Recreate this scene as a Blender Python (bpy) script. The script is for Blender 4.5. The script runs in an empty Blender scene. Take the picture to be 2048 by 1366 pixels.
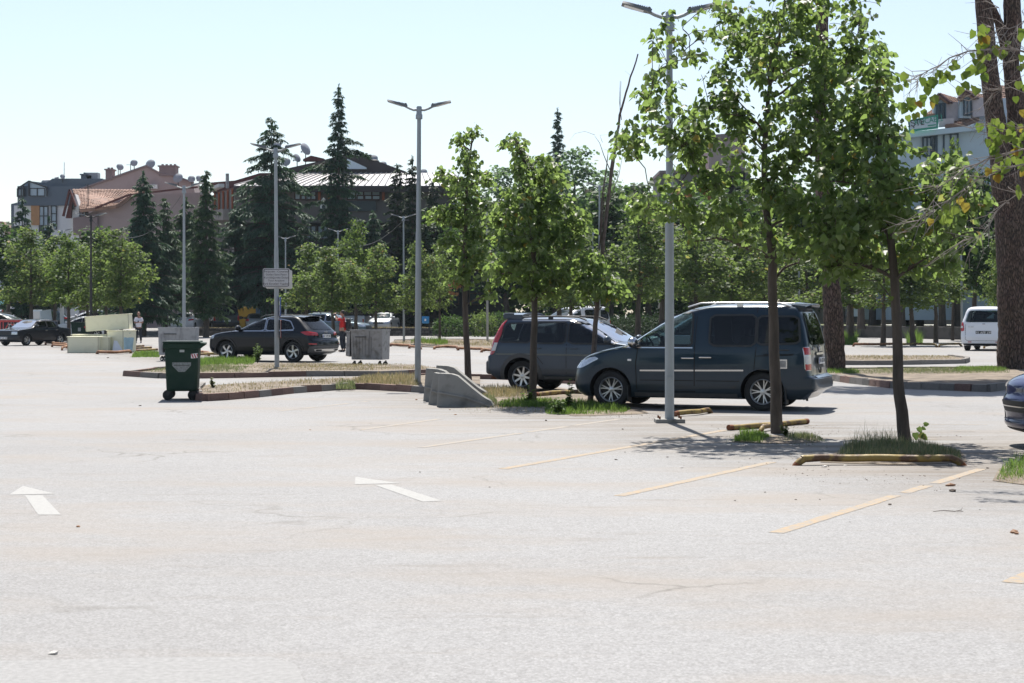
import bpy, math, random
import numpy as np
from mathutils import Vector, Matrix

S = bpy.context.scene
COL = S.collection
R = math.radians
PI = math.pi

# ---------------------------------------------------------------- camera, light, exposure
FPX = 3400.0      # focal length in pixels of the 2048 px wide frame
CX, HY, CH = 1024.0, 627.0, 1.65
cam_d = bpy.data.cameras.new('camera')
cam = bpy.data.objects.new('camera', cam_d)
COL.objects.link(cam)
cam.location = (0, 0, CH)
cam.rotation_euler = (R(90), 0, 0)
cam_d.sensor_width = 36.0
cam_d.lens = 36.0 * FPX / 2048.0
cam_d.shift_y = -(683.0 - HY) / 2048.0
cam_d.clip_start = 0.3
cam_d.clip_end = 6000
cam_d.dof.use_dof = True
cam_d.dof.focus_distance = 27.0
cam_d.dof.aperture_fstop = 8.0
S.camera = cam

SUN_EL, SUN_AZ = 60.0, -4.0        # the sun stands ahead of the camera, a touch to the left
world = bpy.data.worlds.new('World')
S.world = world
world.use_nodes = True
wn = world.node_tree
wn.nodes.clear()
sky = wn.nodes.new('ShaderNodeTexSky')
sky.sky_type = 'NISHITA'
sky.sun_disc = False
sky.sun_elevation = R(SUN_EL)
sky.sun_rotation = R(SUN_AZ)
sky.altitude = 50
sky.air_density = 1.0
sky.dust_density = 0.9
sky.ozone_density = 1.6
wbg = wn.nodes.new('ShaderNodeBackground')
wbg.inputs['Strength'].default_value = 0.08
wout = wn.nodes.new('ShaderNodeOutputWorld')
whs = wn.nodes.new('ShaderNodeHueSaturation')
whs.inputs['Saturation'].default_value = 0.8      # thin summer haze pales the whole sky
wn.links.new(sky.outputs[0], whs.inputs['Color'])
wn.links.new(whs.outputs[0], wbg.inputs[0])
wn.links.new(wbg.outputs[0], wout.inputs[0])

sun_d = bpy.data.lights.new('sun', 'SUN')
sun_d.energy = 4.55
sun_d.angle = R(0.53)
sun_d.color = (1.0, 0.95, 0.875)
sun = bpy.data.objects.new('sun', sun_d)
COL.objects.link(sun)
_az, _el = R(SUN_AZ), R(SUN_EL)
_sd = Vector((math.sin(_az) * math.cos(_el), math.cos(_az) * math.cos(_el), math.sin(_el)))
sun.rotation_euler = _sd.to_track_quat('Z', 'Y').to_euler()
sun.location = (0, 60, 120)

S.view_settings.view_transform = 'Standard'
S.view_settings.look = 'None'
S.view_settings.exposure = 0.95
S.view_settings.gamma = 1.0
S.render.engine = 'CYCLES'
S.cycles.max_bounces = 8
S.cycles.transparent_max_bounces = 12
S.cycles.use_denoising = True
S.cycles.sample_clamp_indirect = 6.0
S.cycles.caustics_reflective = False
S.cycles.caustics_refractive = False

# ---------------------------------------------------------------- measuring helpers
def gd(py): return FPX * CH / (py - HY)                 # distance of a ground point seen at height py
def gp(px, py):
 d = gd(py)
 return ((px - CX) * d / FPX, d)
def XX(px, d): return (px - CX) * d / FPX
def ZZ(py, d): return CH + (HY - py) * d / FPX

# ---------------------------------------------------------------- object helpers
def link(o, parent=None):
 COL.objects.link(o)
 if parent is not None: o.parent = parent
 return o

def tag(o, label=None, cat=None, group=None, kind=None):
 if label: o['label'] = label
 if cat: o['category'] = cat
 if group: o['group'] = group
 if kind: o['kind'] = kind
 return o

def empty(name, loc=(0, 0, 0), rz=0.0, parent=None):
 o = bpy.data.objects.new(name, None)
 o.location = loc
 o.rotation_euler = (0, 0, rz)
 o.empty_display_size = 0.2
 return link(o, parent)

def thing(name, label, cat, loc=(0, 0, 0), rz=0.0, group=None):
 return tag(empty(name, loc, rz), label, cat, group)

def copy_tree(o, parent=None):
 c = o.copy()
 link(c)
 c.parent = parent
 for ch in list(o.children):
  copy_tree(ch, c)
 return c

def mesh_from(name, verts, faces, mats, smooth=False, mi=None, sharp=None):
 me = bpy.data.meshes.new(name)
 me.from_pydata([tuple(v) for v in verts], [], faces)
 for m in (mats if isinstance(mats, (list, tuple)) else [mats]):
  me.materials.append(m)
 if mi is not None: me.polygons.foreach_set('material_index', mi)
 if smooth:
  me.polygons.foreach_set('use_smooth', [True] * len(me.polygons))
  if sharp is not None:
   me.update()
   me.set_sharp_from_angle(angle=R(sharp))
 me.update()
 return me

def obj_from(name, me, parent=None, loc=None, rot=None):
 o = bpy.data.objects.new(name, me)
 if loc is not None: o.location = loc
 if rot is not None: o.rotation_euler = rot
 return link(o, parent)

def np_mesh(name, V, Fq, mats, k, smooth=False, mi=None):
 """V (n,3) float, Fq (m,k) int faces all with k corners"""
 me = bpy.data.meshes.new(name)
 n, m = len(V), len(Fq)
 me.vertices.add(n)
 me.vertices.foreach_set('co', np.asarray(V, dtype=np.float32).ravel())
 me.loops.add(m * k)
 me.loops.foreach_set('vertex_index', np.asarray(Fq, dtype=np.int32).ravel())
 me.polygons.add(m)
 me.polygons.foreach_set('loop_start', np.arange(0, m * k, k, dtype=np.int32))
 me.polygons.foreach_set('loop_total', np.full(m, k, dtype=np.int32))
 for q in (mats if isinstance(mats, (list, tuple)) else [mats]):
  me.materials.append(q)
 if mi is not None: me.polygons.foreach_set('material_index', np.asarray(mi, dtype=np.int32))
 if smooth: me.polygons.foreach_set('use_smooth', np.ones(m, dtype=bool))
 me.update(calc_edges=True)
 me.validate()
 return me

class MB:
 """collects shapes into ONE mesh"""
 def __init__(s):
  s.v, s.f = [], []
 def add(s, vs, fs):
  b = len(s.v)
  s.v += [tuple(v) for v in vs]
  s.f += [tuple(i + b for i in f) for f in fs]
  return s
 def box(s, c, d, rz=0.0, rx=0.0, ry=0.0, taper=1.0):
  x, y, z = d[0] / 2, d[1] / 2, d[2] / 2
  t = taper
  vs = [(-x, -y, -z), (x, -y, -z), (x, y, -z), (-x, y, -z), (-x * t, -y * t, z), (x * t, -y * t, z), (x * t, y * t, z), (-x * t, y * t, z)]
  M = Matrix.Translation(c) @ Matrix.Rotation(rz, 4, 'Z') @ Matrix.Rotation(ry, 4, 'Y') @ Matrix.Rotation(rx, 4, 'X')
  return s.add([M @ Vector(v) for v in vs], [(0, 3, 2, 1), (4, 5, 6, 7), (0, 1, 5, 4), (1, 2, 6, 5), (2, 3, 7, 6), (3, 0, 4, 7)])
 def tube(s, pts, rad, n=8, cap=True, flat=1.0):
  pts = [Vector(p) for p in pts]
  if not isinstance(rad, (list, tuple)): rad = [rad] * len(pts)
  vs = []
  prev = None
  for i, p in enumerate(pts):
   t = (pts[min(i + 1, len(pts) - 1)] - pts[max(i - 1, 0)])
   if t.length < 1e-9: t = Vector((0, 0, 1))
   t.normalize()
   if prev is None:
    a = Vector((0, 0, 1)) if abs(t.z) < 0.9 else Vector((1, 0, 0))
    u = t.cross(a).normalized()
   else:
    u = (prev - t * prev.dot(t))
    u = u.normalized() if u.length > 1e-6 else t.orthogonal().normalized()
   prev = u
   w = t.cross(u)
   for k in range(n):
    a = 2 * PI * k / n
    vs.append(p + (u * math.cos(a) + w * math.sin(a) * flat) * rad[i])
  fs = []
  for i in range(len(pts) - 1):
   for k in range(n):
    a, b = i * n + k, i * n + (k + 1) % n
    fs.append((a, b, b + n, a + n))
  if cap:
   fs.append(tuple(range(n - 1, -1, -1)))
   fs.append(tuple((len(pts) - 1) * n + k for k in range(n)))
  return s.add(vs, fs)
 def bar(s, p, q, r, n=8, r2=None):
  return s.tube([p, q], [r, r if r2 is None else r2], n)
 def poly(s, pts):
  return s.add(pts, [tuple(range(len(pts)))])
 def prism(s, pts, vec):
  n = len(pts)
  vec = Vector(vec)
  vs = [Vector(p) for p in pts] + [Vector(p) + vec for p in pts]
  fs = [tuple(range(n - 1, -1, -1)), tuple(range(n, 2 * n))]
  for i in range(n):
   j = (i + 1) % n
   fs.append((i, j, j + n, i + n))
  return s.add(vs, fs)
 def lathe(s, prof, n=24, c=(0, 0, 0), axis='Z'):
  """prof: (radius, height) pairs"""
  vs, fs = [], []
  for r, h in prof:
   for k in range(n):
    a = 2 * PI * k / n
    x, y = r * math.cos(a), r * math.sin(a)
    p = (x, y, h) if axis == 'Z' else ((x, h, y) if axis == 'Y' else (h, x, y))
    vs.append((p[0] + c[0], p[1] + c[1], p[2] + c[2]))
  for i in range(len(prof) - 1):
   for k in range(n):
    a, b = i * n + k, i * n + (k + 1) % n
    fs.append((a, b, b + n, a + n))
  return s.add(vs, fs)
 def sphere(s, c, r, n=10, sc=(1, 1, 1)):
  vs, fs = [], []
  m = max(4, n // 2 + 1)
  for i in range(m + 1):
   th = PI * i / m
   for k in range(n):
    a = 2 * PI * k / n
    vs.append((c[0] + r * sc[0] * math.sin(th) * math.cos(a), c[1] + r * sc[1] * math.sin(th) * math.sin(a), c[2] + r * sc[2] * math.cos(th)))
  for i in range(m):
   for k in range(n):
    a, b = i * n + k, i * n + (k + 1) % n
    fs.append((a, b, b + n, a + n))
  return s.add(vs, fs)
 def grid(s, fn, nu, nv):
  vs = [fn(u / nu, v / nv) for v in range(nv + 1) for u in range(nu + 1)]
  fs = []
  for v in range(nv):
   for u in range(nu):
    a = v * (nu + 1) + u
    fs.append((a, a + 1, a + nu + 2, a + nu + 1))
  return s.add(vs, fs)
 def mesh(s, name, mat, smooth=None):
  return mesh_from(name, s.v, s.f, mat, smooth is not None, None, smooth)
 def build(s, name, mat, parent=None, smooth=None, bevel=0.0, loc=None, rot=None, seg=2):
  me = s.mesh(name, mat, smooth)
  o = obj_from(name, me, parent, loc, rot)
  if bevel > 0:
   b = o.modifiers.new('bevel', 'BEVEL')
   b.width = bevel
   b.segments = seg
   b.limit_method = 'ANGLE'
   b.angle_limit = R(35)
   b.harden_normals = False
  return o

# ---------------------------------------------------------------- materials
MATS = {}
def _new(name):
 m = bpy.data.materials.new(name)
 m.use_nodes = True
 nt = m.node_tree
 return m, nt, nt.nodes['Principled BSDF'], nt.nodes['Material Output']

def pm(name, col, rough=0.6, metal=0.0, var=0.12, vs=3.0, bump=0.0, bs=40.0, coat=0.0, col2=None, c2=(0.45, 0.7), objrand=0.0, spec=0.5, dirt=0.0, detail=5.0, stretch=None):
 """painted / plain surface with noise-driven colour wear"""
 if name in MATS: return MATS[name]
 m, nt, bs_, out = _new(name)
 N, L = nt.nodes, nt.links
 tc = N.new('ShaderNodeTexCoord')
 src = tc.outputs['Object']
 if stretch:
  mp = N.new('ShaderNodeMapping')
  mp.inputs['Scale'].default_value = stretch
  L.new(src, mp.inputs[0])
  src = mp.outputs[0]
 nz = N.new('ShaderNodeTexNoise')
 nz.inputs['Scale'].default_value = vs
 nz.inputs['Detail'].default_value = detail
 L.new(src, nz.inputs['Vector'])
 rp = N.new('ShaderNodeValToRGB')
 if col2 is None:
  rp.color_ramp.elements[0].position = 0.3
  rp.color_ramp.elements[1].position = 0.72
  rp.color_ramp.elements[0].color = tuple(c * (1 - var) for c in col) + (1,)
  rp.color_ramp.elements[1].color = tuple(min(1, c * (1 + var)) for c in col) + (1,)
 else:
  rp.color_ramp.elements[0].position = c2[0]
  rp.color_ramp.elements[1].position = c2[1]
  rp.color_ramp.elements[0].color = tuple(col) + (1,)
  rp.color_ramp.elements[1].color = tuple(col2) + (1,)
 L.new(nz.outputs['Fac'], rp.inputs[0])
 cout = rp.outputs[0]
 if objrand > 0:
  oi = N.new('ShaderNodeObjectInfo')
  hsv = N.new('ShaderNodeHueSaturation')
  mr = N.new('ShaderNodeMapRange')
  mr.inputs[3].default_value = 1 - objrand
  mr.inputs[4].default_value = 1 + objrand
  L.new(oi.outputs['Random'], mr.inputs[0])
  L.new(mr.outputs[0], hsv.inputs['Value'])
  L.new(cout, hsv.inputs['Color'])
  cout = hsv.outputs[0]
 L.new(cout, bs_.inputs['Base Color'])
 bs_.inputs['Roughness'].default_value = rough
 bs_.inputs['Metallic'].default_value = metal
 bs_.inputs['Coat Weight'].default_value = coat
 bs_.inputs['Coat Roughness'].default_value = 0.04
 bs_.inputs['Specular IOR Level'].default_value = spec
 if dirt > 0:
  n2 = N.new('ShaderNodeTexNoise')
  n2.inputs['Scale'].default_value = vs * 2.3
  n2.inputs['Detail'].default_value = 6
  L.new(src, n2.inputs['Vector'])
  mr2 = N.new('ShaderNodeMapRange')
  mr2.inputs[1].default_value = 0.35
  mr2.inputs[2].default_value = 0.75
  mr2.inputs[3].default_value = rough
  mr2.inputs[4].default_value = min(1, rough + dirt)
  L.new(n2.outputs['Fac'], mr2.inputs[0])
  L.new(mr2.outputs[0], bs_.inputs['Roughness'])
 if bump > 0:
  n3 = N.new('ShaderNodeTexNoise')
  n3.inputs['Scale'].default_value = bs
  n3.inputs['Detail'].default_value = 6
  L.new(src, n3.inputs['Vector'])
  bp = N.new('ShaderNodeBump')
  bp.inputs['Strength'].default_value = min(1.0, bump)
  bp.inputs['Distance'].default_value = 0.02
  L.new(n3.outputs['Fac'], bp.inputs['Height'])
  L.new(bp.outputs[0], bs_.inputs['Normal'])
 MATS[name] = m
 return m

def paint(name, col, flake=0.35, dust=0.12):
 """car paint: base + clear coat + road dust"""
 if name in MATS: return MATS[name]
 m, nt, b, out = _new(name)
 N, L = nt.nodes, nt.links
 tc = N.new('ShaderNodeTexCoord')
 nz = N.new('ShaderNodeTexNoise'); nz.inputs['Scale'].default_value = 1.6; nz.inputs['Detail'].default_value = 8
 L.new(tc.outputs['Object'], nz.inputs['Vector'])
 sx = N.new('ShaderNodeSeparateXYZ'); L.new(tc.outputs['Object'], sx.inputs[0])
 lo = N.new('ShaderNodeMapRange')       # road dust sits low on the body
 lo.inputs[1].default_value = 0.75; lo.inputs[2].default_value = 0.15
 lo.inputs[3].default_value = 0.04; lo.inputs[4].default_value = 0.55
 L.new(sx.outputs['Z'], lo.inputs[0])
 mu = N.new('ShaderNodeMath'); mu.operation = 'MULTIPLY'
 L.new(nz.outputs['Fac'], mu.inputs[0]); L.new(lo.outputs[0], mu.inputs[1])
 mx = N.new('ShaderNodeMix'); mx.data_type = 'RGBA'
 mx.inputs['A'].default_value = tuple(col) + (1,)
 mx.inputs['B'].default_value = (0.30, 0.27, 0.23, 1)
 m2 = N.new('ShaderNodeMath'); m2.operation = 'MULTIPLY'; m2.inputs[1].default_value = dust * 4
 L.new(mu.outputs[0], m2.inputs[0])
 L.new(m2.outputs[0], mx.inputs['Factor'])
 L.new(mx.outputs['Result'], b.inputs['Base Color'])
 b.inputs['Metallic'].default_value = flake
 b.inputs['Roughness'].default_value = 0.42
 b.inputs['Coat Weight'].default_value = 0.8
 b.inputs['Specular IOR Level'].default_value = 0.12
 b.inputs['Coat IOR'].default_value = 1.40
 mr = N.new('ShaderNodeMapRange'); mr.inputs[3].default_value = 0.03; mr.inputs[4].default_value = 0.22
 L.new(mu.outputs[0], mr.inputs[0]); L.new(mr.outputs[0], b.inputs['Coat Roughness'])
 MATS[name] = m
 return m

def leafmat(name, cols, trans=0.5, tcol=(0.35, 0.5, 0.06), rough=0.58, odd=None):
 """cols: dark..light leaf colours picked per leaf; odd: (share, colour) for turning leaves"""
 if name in MATS: return MATS[name]
 m, nt, b, out = _new(name)
 N, L = nt.nodes, nt.links
 geo = N.new('ShaderNodeNewGeometry')
 oi = N.new('ShaderNodeObjectInfo')
 ad = N.new('ShaderNodeMath'); ad.operation = 'ADD'
 L.new(geo.outputs['Random Per Island'], ad.inputs[0]); L.new(oi.outputs['Random'], ad.inputs[1])
 fr = N.new('ShaderNodeMath'); fr.operation = 'FRACT'; L.new(ad.outputs[0], fr.inputs[0])
 rp = N.new('ShaderNodeValToRGB')
 el = rp.color_ramp.elements
 n = len(cols)
 top = 1.0 - (odd[0] if odd else 0)
 el[0].position = 0; el[0].color = tuple(cols[0]) + (1,)
 el[1].position = 0.999; el[1].color = tuple(odd[1] if odd else cols[-1]) + (1,)
 for i in range(1, n):
  e = el.new(top * i / (n - 1) - 0.001)
  e.color = tuple(cols[i]) + (1,)
 if odd:
  e = el.new(top + 0.001); e.color = tuple(odd[1]) + (1,)
 L.new(fr.outputs[0], rp.inputs[0])
 b.inputs['Roughness'].default_value = rough
 b.inputs['Specular IOR Level'].default_value = 0.22 if rough > 0.5 else 0.34
 L.new(rp.outputs[0], b.inputs['Base Color'])
 tr = N.new('ShaderNodeBsdfTranslucent')
 mx = N.new('ShaderNodeMix'); mx.data_type = 'RGBA'; mx.blend_type = 'MIX'
 mx.inputs['Factor'].default_value = 0.55
 mx.inputs['B'].default_value = tuple(tcol) + (1,)
 L.new(rp.outputs[0], mx.inputs['A'])
 L.new(mx.outputs['Result'], tr.inputs['Color'])
 ms = N.new('ShaderNodeMixShader'); ms.inputs[0].default_value = trans
 L.new(b.outputs[0], ms.inputs[1]); L.new(tr.outputs[0], ms.inputs[2])
 L.new(ms.outputs[0], out.inputs['Surface'])
 MATS[name] = m
 return m

# ---------------------------------------------------------------- ground
def asphalt():
 m, nt, b, out = _new('asphalt')
 N, L = nt.nodes, nt.links
 tc = N.new('ShaderNodeTexCoord')
 def noise(scale, det=5, rough=0.5, vec=None):
  n = N.new('ShaderNodeTexNoise')
  n.inputs['Scale'].default_value = scale
  n.inputs['Detail'].default_value = det
  n.inputs['Roughness'].default_value = rough
  L.new(vec or tc.outputs['Object'], n.inputs['Vector'])
  return n.outputs['Fac']
 def ramp(fac, stops):
  r = N.new('ShaderNodeValToRGB')
  e = r.color_ramp.elements
  e[0].position, e[0].color = stops[0][0], tuple(stops[0][1]) + (1,)
  e[1].position, e[1].color = stops[-1][0], tuple(stops[-1][1]) + (1,)
  for p, c in stops[1:-1]:
   q = e.new(p); q.color = tuple(c) + (1,)
  L.new(fac, r.inputs[0])
  return r.outputs[0]
 def mix(a, bb, fac, mode='MIX'):
  x = N.new('ShaderNodeMix'); x.data_type = 'RGBA'; x.blend_type = mode
  for s_, v in (('A', a), ('B', bb)):
   if isinstance(v, tuple): x.inputs[s_].default_value = v + (1,)
   else: L.new(v, x.inputs[s_])
  if isinstance(fac, float): x.inputs['Factor'].default_value = fac
  else: L.new(fac, x.inputs['Factor'])
  return x.outputs['Result']
 base = ramp(noise(0.10, 8, 0.6), [(0.3, (0.236, 0.232, 0.229)), (0.5, (0.266, 0.265, 0.265)), (0.72, (0.296, 0.298, 0.302))])
 vo = N.new('ShaderNodeTexVoronoi'); vo.inputs['Scale'].default_value = 70.0
 L.new(tc.outputs['Object'], vo.inputs['Vector'])
 sep = N.new('ShaderNodeSeparateColor'); L.new(vo.outputs['Color'], sep.inputs[0])
 agg = ramp(sep.outputs[0], [(0.0, (0.50, 0.49, 0.48)), (0.3, (0.80, 0.79, 0.78)), (0.7, (1.0, 1.0, 1.0)), (1.0, (1.28, 1.27, 1.25))])
 gap = ramp(vo.outputs['Distance'], [(0.35, (1, 1, 1)), (0.75, (0.5, 0.49, 0.48))])
 c = mix(base, agg, 0.46, 'MULTIPLY')
 c = mix(c, gap, 0.35, 'MULTIPLY')
 blot = ramp(noise(7.0, 8, 0.7), [(0.36, (0.80, 0.79, 0.78)), (0.55, (1, 1, 1))])
 c = mix(c, blot, 0.4, 'MULTIPLY')
 mp = N.new('ShaderNodeMapping'); mp.inputs['Scale'].default_value = (0.22, 0.55, 1)
 mp.inputs['Rotation'].default_value = (0, 0, R(14))
 L.new(tc.outputs['Object'], mp.inputs[0])
 st = ramp(noise(1.0, 9, 0.62, mp.outputs[0]), [(0.47, (0, 0, 0)), (0.70, (0.8, 0.8, 0.8))])
 c = mix(c, (0.235, 0.205, 0.175), st)
 mp2 = N.new('ShaderNodeMapping'); mp2.inputs['Scale'].default_value = (0.35, 2.2, 1)
 mp2.inputs['Rotation'].default_value = (0, 0, R(-5))
 L.new(tc.outputs['Object'], mp2.inputs[0])
 st2 = ramp(noise(1.3, 10, 0.72, mp2.outputs[0]), [(0.57, (0, 0, 0)), (0.76, (0.75, 0.75, 0.75))])
 c = mix(c, (0.155, 0.135, 0.115), st2)
 dp = N.new('ShaderNodeVectorMath'); dp.operation = 'DOT_PRODUCT'; dp.inputs[1].default_value = (0.93, 0.366, 0)
 L.new(tc.outputs['Object'], dp.inputs[0])
 sb_ = N.new('ShaderNodeMath'); sb_.operation = 'SUBTRACT'; sb_.inputs[1].default_value = 11.9; L.new(dp.outputs['Value'], sb_.inputs[0])
 ab = N.new('ShaderNodeMath'); ab.operation = 'ABSOLUTE'; L.new(sb_.outputs[0], ab.inputs[0])
 near_ = ramp(ab.outputs[0], [(0.35, (1, 1, 1)), (1.0, (0, 0, 0))])
 ds = N.new('ShaderNodeMath'); ds.operation = 'DIVIDE'; ds.inputs[1].default_value = 3.6; L.new(ab.outputs[0], ds.inputs[0])
 nt.links.new(ds.outputs[0], near_.node.inputs[0])
 st3 = ramp(noise(0.9, 9, 0.7, mp2.outputs[0]), [(0.40, (0, 0, 0)), (0.62, (0.9, 0.9, 0.9))])
 c = mix(c, (0.135, 0.112, 0.088), mix(st3, near_, 1.0, 'MULTIPLY'))
 wv = N.new('ShaderNodeTexVoronoi'); wv.feature = 'DISTANCE_TO_EDGE'; wv.inputs['Scale'].default_value = 0.33
 nv = N.new('ShaderNodeTexNoise'); nv.inputs['Scale'].default_value = 1.1; nv.inputs['Detail'].default_value = 8
 L.new(tc.outputs['Object'], nv.inputs['Vector'])
 va = N.new('ShaderNodeVectorMath'); va.operation = 'MULTIPLY_ADD'
 L.new(nv.outputs['Color'], va.inputs[0]); va.inputs[1].default_value = (1.6, 1.6, 0); L.new(tc.outputs['Object'], va.inputs[2])
 L.new(va.outputs[0], wv.inputs['Vector'])
 ck = ramp(wv.outputs['Distance'], [(0.0, (0.8, 0.8, 0.8)), (0.012, (0, 0, 0))])
 gate = ramp(noise(0.28, 3), [(0.50, (0, 0, 0)), (0.62, (1, 1, 1))])
 ckm = mix(ck, gate, 1.0, 'MULTIPLY')
 c = mix(c, (0.12, 0.112, 0.10), ckm)
 L.new(c, b.inputs['Base Color'])
 b.inputs['Roughness'].default_value = 0.82
 b.inputs['Specular IOR Level'].default_value = 0.35
 bp = N.new('ShaderNodeBump'); bp.inputs['Strength'].default_value = 0.4; bp.inputs['Distance'].default_value = 0.005
 L.new(sep.outputs[1], bp.inputs['Height'])
 bp2 = N.new('ShaderNodeBump'); bp2.inputs['Strength'].default_value = 0.5; bp2.inputs['Distance'].default_value = 0.03
 L.new(noise(1.2, 6), bp2.inputs['Height']); L.new(bp.outputs[0], bp2.inputs['Normal'])
 L.new(bp2.outputs[0], b.inputs['Normal'])
 return m

M_ASPH = asphalt()
M_SOIL = pm('soil', (0.12, 0.095, 0.072), 0.95, var=0.3, vs=2.2, bump=0.9, bs=30, col2=(0.22, 0.18, 0.135), c2=(0.35, 0.65))
M_KERB = pm('kerb_concrete', (0.20, 0.185, 0.17), 0.9, var=0.2, vs=9, bump=0.6, bs=60, objrand=0.22)
M_KERBR = pm('kerb_red', (0.185, 0.115, 0.095), 0.9, var=0.25, vs=9, bump=0.6, bs=60, objrand=0.2)
M_CONC = pm('barrier_concrete', (0.27, 0.265, 0.25), 0.92, var=0.22, vs=3.5, bump=0.6, bs=70, col2=(0.15, 0.145, 0.135), c2=(0.5, 0.72))
M_WHITE_PAINT = pm('road_white', (0.30, 0.298, 0.288), 0.8, var=0.10, vs=22, col2=(0.255, 0.252, 0.246), c2=(0.48, 0.72), bump=0.4, bs=120)
M_YEL_PAINT = pm('road_yellow', (0.33, 0.245, 0.155), 0.82, var=0.12, vs=16, col2=(0.25, 0.228, 0.20), c2=(0.38, 0.60), bump=0.4, bs=120)
M_POST = pm('post_grey', (0.33, 0.36, 0.375), 0.55, 0.15, var=0.08, vs=2.0, dirt=0.2)
M_LAMPHEAD = pm('lamp_head_grey', (0.16, 0.165, 0.17), 0.5, 0.2, var=0.1, vs=5)
M_LENS = pm('lamp_lens', (0.50, 0.52, 0.55), 0.15, 0.0, var=0.05)
M_GALV = pm('galvanised', (0.31, 0.31, 0.315), 0.5, 0.5, var=0.25, vs=5, col2=(0.14, 0.13, 0.12), c2=(0.48, 0.75), dirt=0.25, bump=0.2, bs=8)
M_GALV_L = pm('galvanised_light', (0.42, 0.42, 0.43), 0.6, 0.5, var=0.25, vs=4, col2=(0.26, 0.26, 0.27), c2=(0.48, 0.75), dirt=0.25)
M_STEEL = pm('bright_steel', (0.62, 0.62, 0.62), 0.28, 1.0, var=0.08)
M_CHROME = pm('chrome', (0.50, 0.50, 0.51), 0.16, 1.0, var=0.03)
M_TYRE = pm('tyre', (0.018, 0.018, 0.019), 0.85, var=0.25, vs=6, bump=0.2, bs=80)
M_RIM = pm('alloy', (0.55, 0.56, 0.57), 0.3, 0.85, var=0.08, vs=12)
M_DARKMETAL = pm('dark_metal', (0.035, 0.034, 0.033), 0.6, 0.3, var=0.3, vs=8)
M_BLACKPL = pm('black_plastic', (0.022, 0.023, 0.025), 0.6, var=0.2, vs=7)
M_GREYPL = pm('grey_plastic', (0.07, 0.073, 0.077), 0.62, var=0.15, vs=7)
M_SEAM = pm('panel_gap', (0.006, 0.006, 0.007), 0.9, var=0.1)
M_TAIL = pm('tail_red', (0.42, 0.010, 0.012), 0.12, coat=1.0, var=0.1, vs=30)
M_TAILW = pm('tail_clear', (0.62, 0.60, 0.60), 0.12, coat=1.0, var=0.1, vs=30)
M_HEADL = pm('headlamp', (0.58, 0.60, 0.63), 0.12, 0.55, var=0.25, vs=16, coat=1.0)
M_ORANGE = pm('indicator', (0.65, 0.22, 0.02), 0.15, coat=1.0)
M_PLATE = pm('plate_white', (0.72, 0.72, 0.72), 0.4, var=0.05)
M_PLATEB = pm('plate_blue', (0.02, 0.07, 0.35), 0.4, var=0.05)
M_PLATEK = pm('plate_black', (0.02, 0.02, 0.022), 0.4, var=0.05)
M_BLACKTXT = pm('lettering_black', (0.015, 0.015, 0.02), 0.5, var=0.05)
M_WHITETXT = pm('lettering_white', (0.75, 0.75, 0.75), 0.5, var=0.05)
M_RUST = pm('rust', (0.16, 0.055, 0.022), 0.9, var=0.35, vs=10, bump=0.5)
M_YPIPE = pm('pipe_yellow', (0.26, 0.18, 0.045), 0.5, var=0.15, vs=7, col2=(0.09, 0.045, 0.022), c2=(0.46, 0.60), bump=0.2, bs=30, dirt=0.3)
M_OPIPE = pm('pipe_rusty', (0.28, 0.14, 0.055), 0.75, var=0.2, vs=6, col2=(0.16, 0.06, 0.03), c2=(0.40, 0.62), bump=0.3, bs=30)
M_GREENPL = pm('bin_green', (0.010, 0.032, 0.021), 0.55, var=0.10, vs=3, dirt=0.3, bump=0.08, bs=12, col2=(0.016, 0.038, 0.027), c2=(0.4, 0.8), spec=.25)
M_BARK = pm('bark_young', (0.085, 0.068, 0.055), 0.95, var=0.35, vs=9, bump=1.0, bs=45, stretch=(1, 1, 0.25))
M_BARKT = pm('bark_twig', (0.075, 0.058, 0.045), 0.9, var=0.3, vs=20)
M_BARKDEAD = pm('bark_dead', (0.13, 0.10, 0.085), 0.95, var=0.3, vs=12, bump=0.6, bs=60)
M_BARKG = pm('bark_grey_twig', (0.23, 0.20, 0.18), 0.95, var=0.3, vs=12)

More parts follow.
